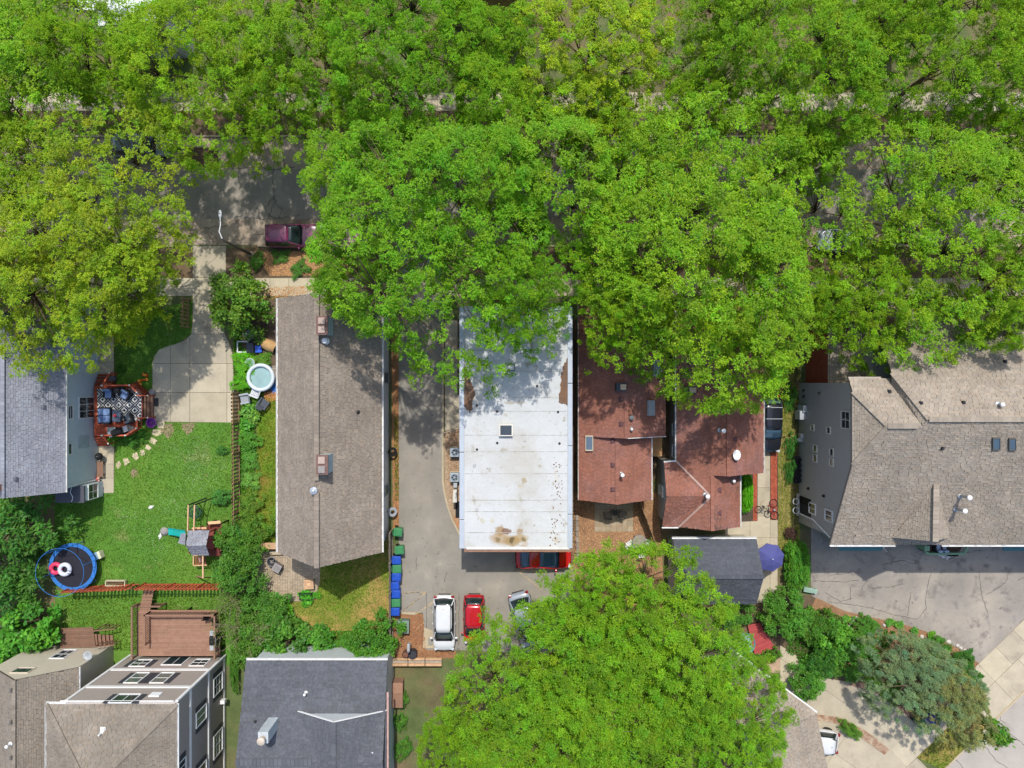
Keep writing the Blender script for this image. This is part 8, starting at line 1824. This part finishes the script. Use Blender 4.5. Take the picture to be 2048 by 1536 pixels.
SHR = [
    # left yards
    (478, 608, 66, 4.0, 'mid2', (1.25, 1.05, .9), 'round tree like shrub at the driveway neck beside the street lamp', {}),
    (28, 1040, 78, 3.6, 'loose', (.75, .85, .95), 'dark feathery bush at the picture edge below the blue house', {}),
    (20, 1160, 72, 3.6, 'loose', (.8, .88, .95), 'dark feathery bush overhanging the trampoline', {}),
    (66, 1250, 62, 3.0, 'big', (.95, 1.2, .9), 'light green broad leaved bush above the low tan house', {}),
    (20, 1300, 45, 2.6, 'big', (.85, 1.1, .9), 'broad leaved bush at the picture edge beside the low tan house', {}),
    (446, 900, 11, .5, 'mid', (.8, 1, 1.3), 'tiny blue green plant on the lawn near the brown fence', {}),
    (447, 992, 19, 1.0, 'mid', (.95, 1.15, 1.7), 'pale blue green bush on the lawn beside the swing', {}),
    (225, 880, 13, .6, 'hosta', (1.5, 1.4, .8), 'lime leafed hosta below the red deck', {}),
    (258, 876, 17, .7, 'loose', (.8, .95, .8), 'dark green plant below the red deck', {}),
    (283, 868, 13, .6, 'loose', (.9, 1, .8), 'green plant between red deck and flagstones', {}),
    (240, 738, 9, .5, 'mid', G2, 'small plant beside the upper deck steps', {}),
    (447, 1068, 14, .9, 'hosta', (1.2, 1.5, .7), 'bright hosta beside the play house', {}),
    (480, 1085, 42, 2.4, 'mid', G1, 'dense green bush behind the play house', {}),
    (478, 1140, 52, 3.0, 'mid2', G1, 'big dense bush between play house and paver patio', {}),
    (505, 1060, 34, 1.8, 'loose', (1.2, 1, .8), 'olive bush beside the grass strip of the brown house', {}),
    (530, 1215, 40, 1.8, 'mid', G1, 'green bush at the lower edge of the paver patio', {}),
    (575, 1285, 54, 2.6, 'big', G1, 'leafy bush against the charcoal roofed house', {}),
    (545, 1255, 40, 1.8, 'mid', G2, 'dark bush above the leafy one at the charcoal roofed house', {}),
    (632, 1292, 46, 2.0, 'big', (.85, 1.05, .9), 'bush in the middle of the charcoal roof edge', {}),
    (745, 1280, 54, 3.0, 'mid2', (.9, 1.05, .8), 'bush at the corner of charcoal roof and timber wall', {}),
    (700, 1298, 30, 1.4, 'mid', (.9, 1.05, .8), 'low bush beside the corner bush of the charcoal roof', {}),
    (515, 1290, 38, 1.9, 'loose', (1, .95, .8), 'loose bush at the end of the charcoal roof edge', {}),
    (565, 1215, 22, .9, 'hosta', (1.2, 1.4, .8), 'hosta below the paver patio', {}),
    (490, 716, 20, .6, 'flow', (1.3, 1.35, .8), 'bright vine patch beside the driveway above the round pool', {'m': m_vine}),
    (487, 730, 24, .7, 'mid', (1.1, 1.2, .9), 'bright vine patch beside the round pool', {'m': m_vine}),
    (482, 765, 20, .7, 'mid', (1, 1.15, .8), 'bright vine patch between driveway and round pool', {'m': m_vine}),
    (480, 650, 16, .9, 'mid', (.8, .95, .8), 'shaded shrub above the white frame', {}),
    (520, 720, 22, .4, 'flow', (1.3, 1.2, .8), 'low yellow green plants below the wooden barrel', {}),
    (500, 825, 22, .7, 'hosta', (1.7, 1.4, 1.6), 'variegated hosta beside the brown fence', {}),
    (488, 850, 20, .6, 'hosta', (1.1, 1.3, .9), 'green hosta beside the brown fence', {}),
    (500, 880, 22, .6, 'mid', (1, 1.2, 1.0), 'leafy bed plant along the brown fence', {}),
    (498, 920, 22, .6, 'flow', (1.2, 1.3, 1.4), 'pale ground cover clump along the brown fence', {}),
    (500, 962, 22, .5, 'flow', (1.7, 1.5, 1.9), 'whitish variegated clump along the brown fence', {}),
    (497, 1005, 24, .8, 'loose', (1.5, 1.1, .9), 'olive clump near the lower end of the brown fence', {}),
    (612, 1193, 18, .5, 'hosta', (1, 1.5, .8), 'green plants around the black bench frame', {}),
    (633, 1190, 9, .4, 'hosta', (1.2, 1.5, .7), 'small hosta beside the black bench frame', {}),
    (515, 520, 16, .6, 'mid', G1, 'small shrub at the kerb beside the street lamp', {}),
    (560, 512, 18, .4, 'flow', G1, 'low green plants in the chips near the maroon car', {}),
    (600, 538, 20, .5, 'flow', G1, 'green plants in the chips above the sidewalk', {}),
    # right yards
    (1495, 985, 13, 1.2, 'hedge', (1.1, 1.3, .8), 'narrow bright green hedge along the second red brown house', {'sy': 3.2, 'rz': 0, 'm': m_vine}),
    (1596, 1130, 27, 1.9, 'hedge', (1.0, 1.2, .8), 'dense clipped hedge beside the blue parasol', {'sy': 1.9, 'rz': 0}),
    (1582, 1066, 14, .9, 'fine', (1, 1, 1), 'small round purple shrub at the corner of the grey wall', {'m': m_purple}),
    (1575, 1228, 60, 3.2, 'fine', (1.0, 1.1, .9), 'big round clipped shrub below the hedge', {}),
    (1470, 1222, 46, 2.2, 'fine', (.95, 1, .95), 'round clipped shrub below the slate garage', {}),
    (1625, 1255, 34, 1.8, 'loose', (.9, .9, .7), 'olive conifer beside the big round shrub', {}),
    (1662, 1272, 42, 2.0, 'big', (1, 1.15, .8), 'bright leafy shrub in the garden bed', {}),
    (1705, 1310, 60, 1.6, 'fine', (.85, .95, .8), 'wide dark juniper in the middle of the garden bed', {'m': m_shrub}),
    (1640, 1318, 34, 2.0, 'mid', G4, 'dark green bush above the flowering shrub', {}),
    (1640, 1325, 26, 1.2, 'loose', (.9, 1.1, 1.6), 'blue green low shrub in the garden bed', {}),
    (1612, 1362, 38, 2.0, 'mid2', (1.0, 1.15, 1.0), 'white flecked flowering shrub at the top of the corner driveway', {}),
    (1728, 1248, 22, .7, 'mid', (.85, 1, .9), 'low dark shrub among the white stones', {}),
    (1745, 1250, 12, .5, 'mid', G1, 'small green shrub among the white stones', {}),
    (1725, 1285, 20, 1.0, 'mid', (.8, 1, .75), 'small dark shrub in the garden bed behind the stones', {}),
    (1748, 1362, 16, .5, 'flow', (2.1, 1.6, .5), 'yellow green plant at the edge of the corner driveway', {'m': m_vine}),
    (1780, 1385, 22, .6, 'loose', (1.5, 1.4, .8), 'lime plant beside the brick edging of the corner driveway', {}),
    (1880, 1300, 26, .8, 'loose', (.8, .95, .8), 'dark shrub on the border behind the blue spruce', {}),
    (1920, 1325, 26, .8, 'mid', G4, 'dark shrub at the border end behind the blue spruce', {}),
    (1940, 1352, 20, .7, 'mid', G4, 'last dark shrub of the border near the sidewalk', {}),
    (1692, 1238, 10, .35, 'hosta', (1.6, 1.5, 1.5), 'pale variegated plant near the top of the mulch border', {}),
    (1779, 1245, 10, .35, 'hosta', (1.4, 1.4, 1.4), 'first pale variegated plant on the mulch border', {}),
    (1799, 1249, 10, .35, 'hosta', (1.4, 1.4, 1.4), 'second pale variegated plant on the mulch border', {}),
    (1829, 1261, 9, .35, 'hosta', (1.2, 1.3, 1.3), 'third pale variegated plant on the mulch border', {}),
    (1863, 1271, 9, .3, 'hosta', (1.5, 1.5, .9), 'lime plant on the mulch border above the blue spruce', {}),
    (1700, 1458, 25, .9, 'mid2', (1.2, 1.1, .9), 'clipped shrub on the island between the driveways', {'sy': .6, 'rz': R(-35)}),
    (1545, 1312, 14, .8, 'loose', (1.2, 1.1, .7), 'olive shrub beside the red canopy', {}),
    (1510, 1320, 20, 1.2, 'mid', G1, 'green shrub under the red canopy edge', {}),
    (1582, 895, 10, .8, 'loose', (.8, 1, 1.2), 'grey green plants along the tall grey wall', {'sy': 2.2, 'rz': 0}),
    (1580, 945, 9, .8, 'loose', (.8, 1, 1.2), 'lower grey green plants along the tall grey wall', {'sy': 2.6, 'rz': 0}),
    (1580, 800, 12, .6, 'loose', (.8, .95, .9), 'weedy plants by the meter boxes', {'sy': 2, 'rz': 0}),
    (1345, 1098, 10, 1.6, 'mid', G1, 'narrow shrub at the corner of the slate garage', {'sy': 2.0, 'rz': 0}),
    (800, 1400, 18, .8, 'big', G1, 'small shrub beside the wooden crates', {}),
    (800, 1440, 16, .8, 'big', G1, 'small shrub along the side of the charcoal roofed house', {}),
    (805, 1500, 20, .9, 'mid', G1, 'shrub along the charcoal roofed house at the bottom edge', {}),
    (470, 1345, 12, 1.0, 'mid', G1, 'narrow shrub between taupe house and charcoal roof', {'sy': 3, 'rz': 0}),
]
for (px, py, r_, h_, kd, ti, lb, ex_) in SHR: shrub(px, py, r_, h_, kd, ti, lb, **ex_)
# bare twiggy shrub beside the brown deck
def twig_shrub(px, py, rpx, h, label, seed):
    c = W(px, py, h * .5); t = thing('bare_shrub', label, 'shrub', (c.x, c.y, 0)); rr = random.Random(seed); mb = MB(); rad = rpx * (HC - h * .5) / F; tips = []
    for i in range(16):
        a = rr.uniform(0, 6.28); d = Vector((math.cos(a), math.sin(a), 0)); L = rad * rr.uniform(.5, 1.1)
        p1 = d * L * .4 + Vector((0, 0, h * .6)); p2 = d * L + Vector((rr.uniform(-.3, .3), rr.uniform(-.3, .3), h * rr.uniform(.6, 1.1)))
        mb.tube([(0, 0, 0), p1, p2], [.05, .03, .008], 5)
        for k in range(7):
            b = p1.lerp(p2, rr.uniform(.1, .95)); e = b + Vector((rr.uniform(-.6, .6), rr.uniform(-.6, .6), rr.uniform(0, .5))); mb.tube([b, b.lerp(e, .5) + Vector((.05, .05, .05)), e], [.014, .009, .004], 4); tips.append(e)
    mb.build('stem', mat('pale_bark', '#8f7f6c', .9, var=.2, fvar=.2), t)
    rng = np.random.default_rng(seed); n = 1500; T_ = np.array([list(tips[i % len(tips)]) for i in range(n)]) + rng.normal(0, .22, (n, 3)); a = rng.uniform(0, 6.28, n)
    me = leaf_mesh('foliage', T_, np.tile([0, 0, 1.], (n, 1)) + rng.normal(0, .4, (n, 3)), np.stack([np.cos(a), np.sin(a), rng.normal(0, .3, n)], 1), rng.uniform(.06, .13, n), rng.uniform(.04, .06, n), np.repeat(rng.uniform(.6, 1.5, (n, 1)), 3, 1) * np.array([1.3, 1.0, .9]))
    link('foliage', me, m_shrub, t)
twig_shrub(490, 1262, 55, 2.6, 'half bare twiggy shrub beside the brown deck', 5)
twig_shrub(462, 1205, 34, 2.0, 'pale leafless twigs above the brown deck corner', 8)
# blue spruce and neighbours in the corner garden
C, r, P, N, D, L, Wd, T = crown_arrays(400, Rr=3.0, zc=2.2, hz=2.6, ncl=420, nsp=20, nlf=12, leaf=.10, cl_r=(.2, .36), low=-.25, lobes=22, amp=.26, asp=.3)
sp_me = leaf_mesh('crown', P, N, D, L, Wd, T); sp_me.materials.append(m_blueg)
sp_tr = trunk_mesh(400, C, 2.2, .16, .6, .5); spt = bpy.data.meshes.new('trunk'); spt.from_pydata(sp_tr.v, [], sp_tr.f); spt.materials.append(m_bark)
for (px, py, rp_, sy_, rz_, ti, zz, lb) in ((1828, 1342, 96, .72, R(-30), (1, 1.05, 1.05), 1.1, 'large blue green spruce in the corner garden'), (1895, 1392, 70, .8, R(-60), (1.4, 1.08, .8), 1.15, 'olive tinted spruce at the sidewalk corner of the garden')):
    c = W(px, py, 2.4); t = thing('spruce_tree', lb, 'tree', (c.x, c.y, 0), rz_, 'spruces in the corner garden'); s = rp_ * (HC - 2.4) / F / 3.0; t.scale = (s, s * sy_, zz)
    link('trunk', spt, None, t); f = link('crown', sp_me, None, t); f.color = (*ti, 1)
# little street tree on the corner
c = W(1990, 1467, 3); t = thing('young_tree', 'young street tree at the kerb of the corner street', 'tree', (c.x, c.y, 0)); t.scale = (.19, .19, .36)
link('trunk', PROTO[2][1], None, t); f = link('crown', shrub_proto(77, 30, 10, 6, .2)[0], m_shrub, t); f.scale = (5.6, 5.6, 7); f.location = (0, 0, 4.5); f.color = (1.2, 1.15, 1, 1)
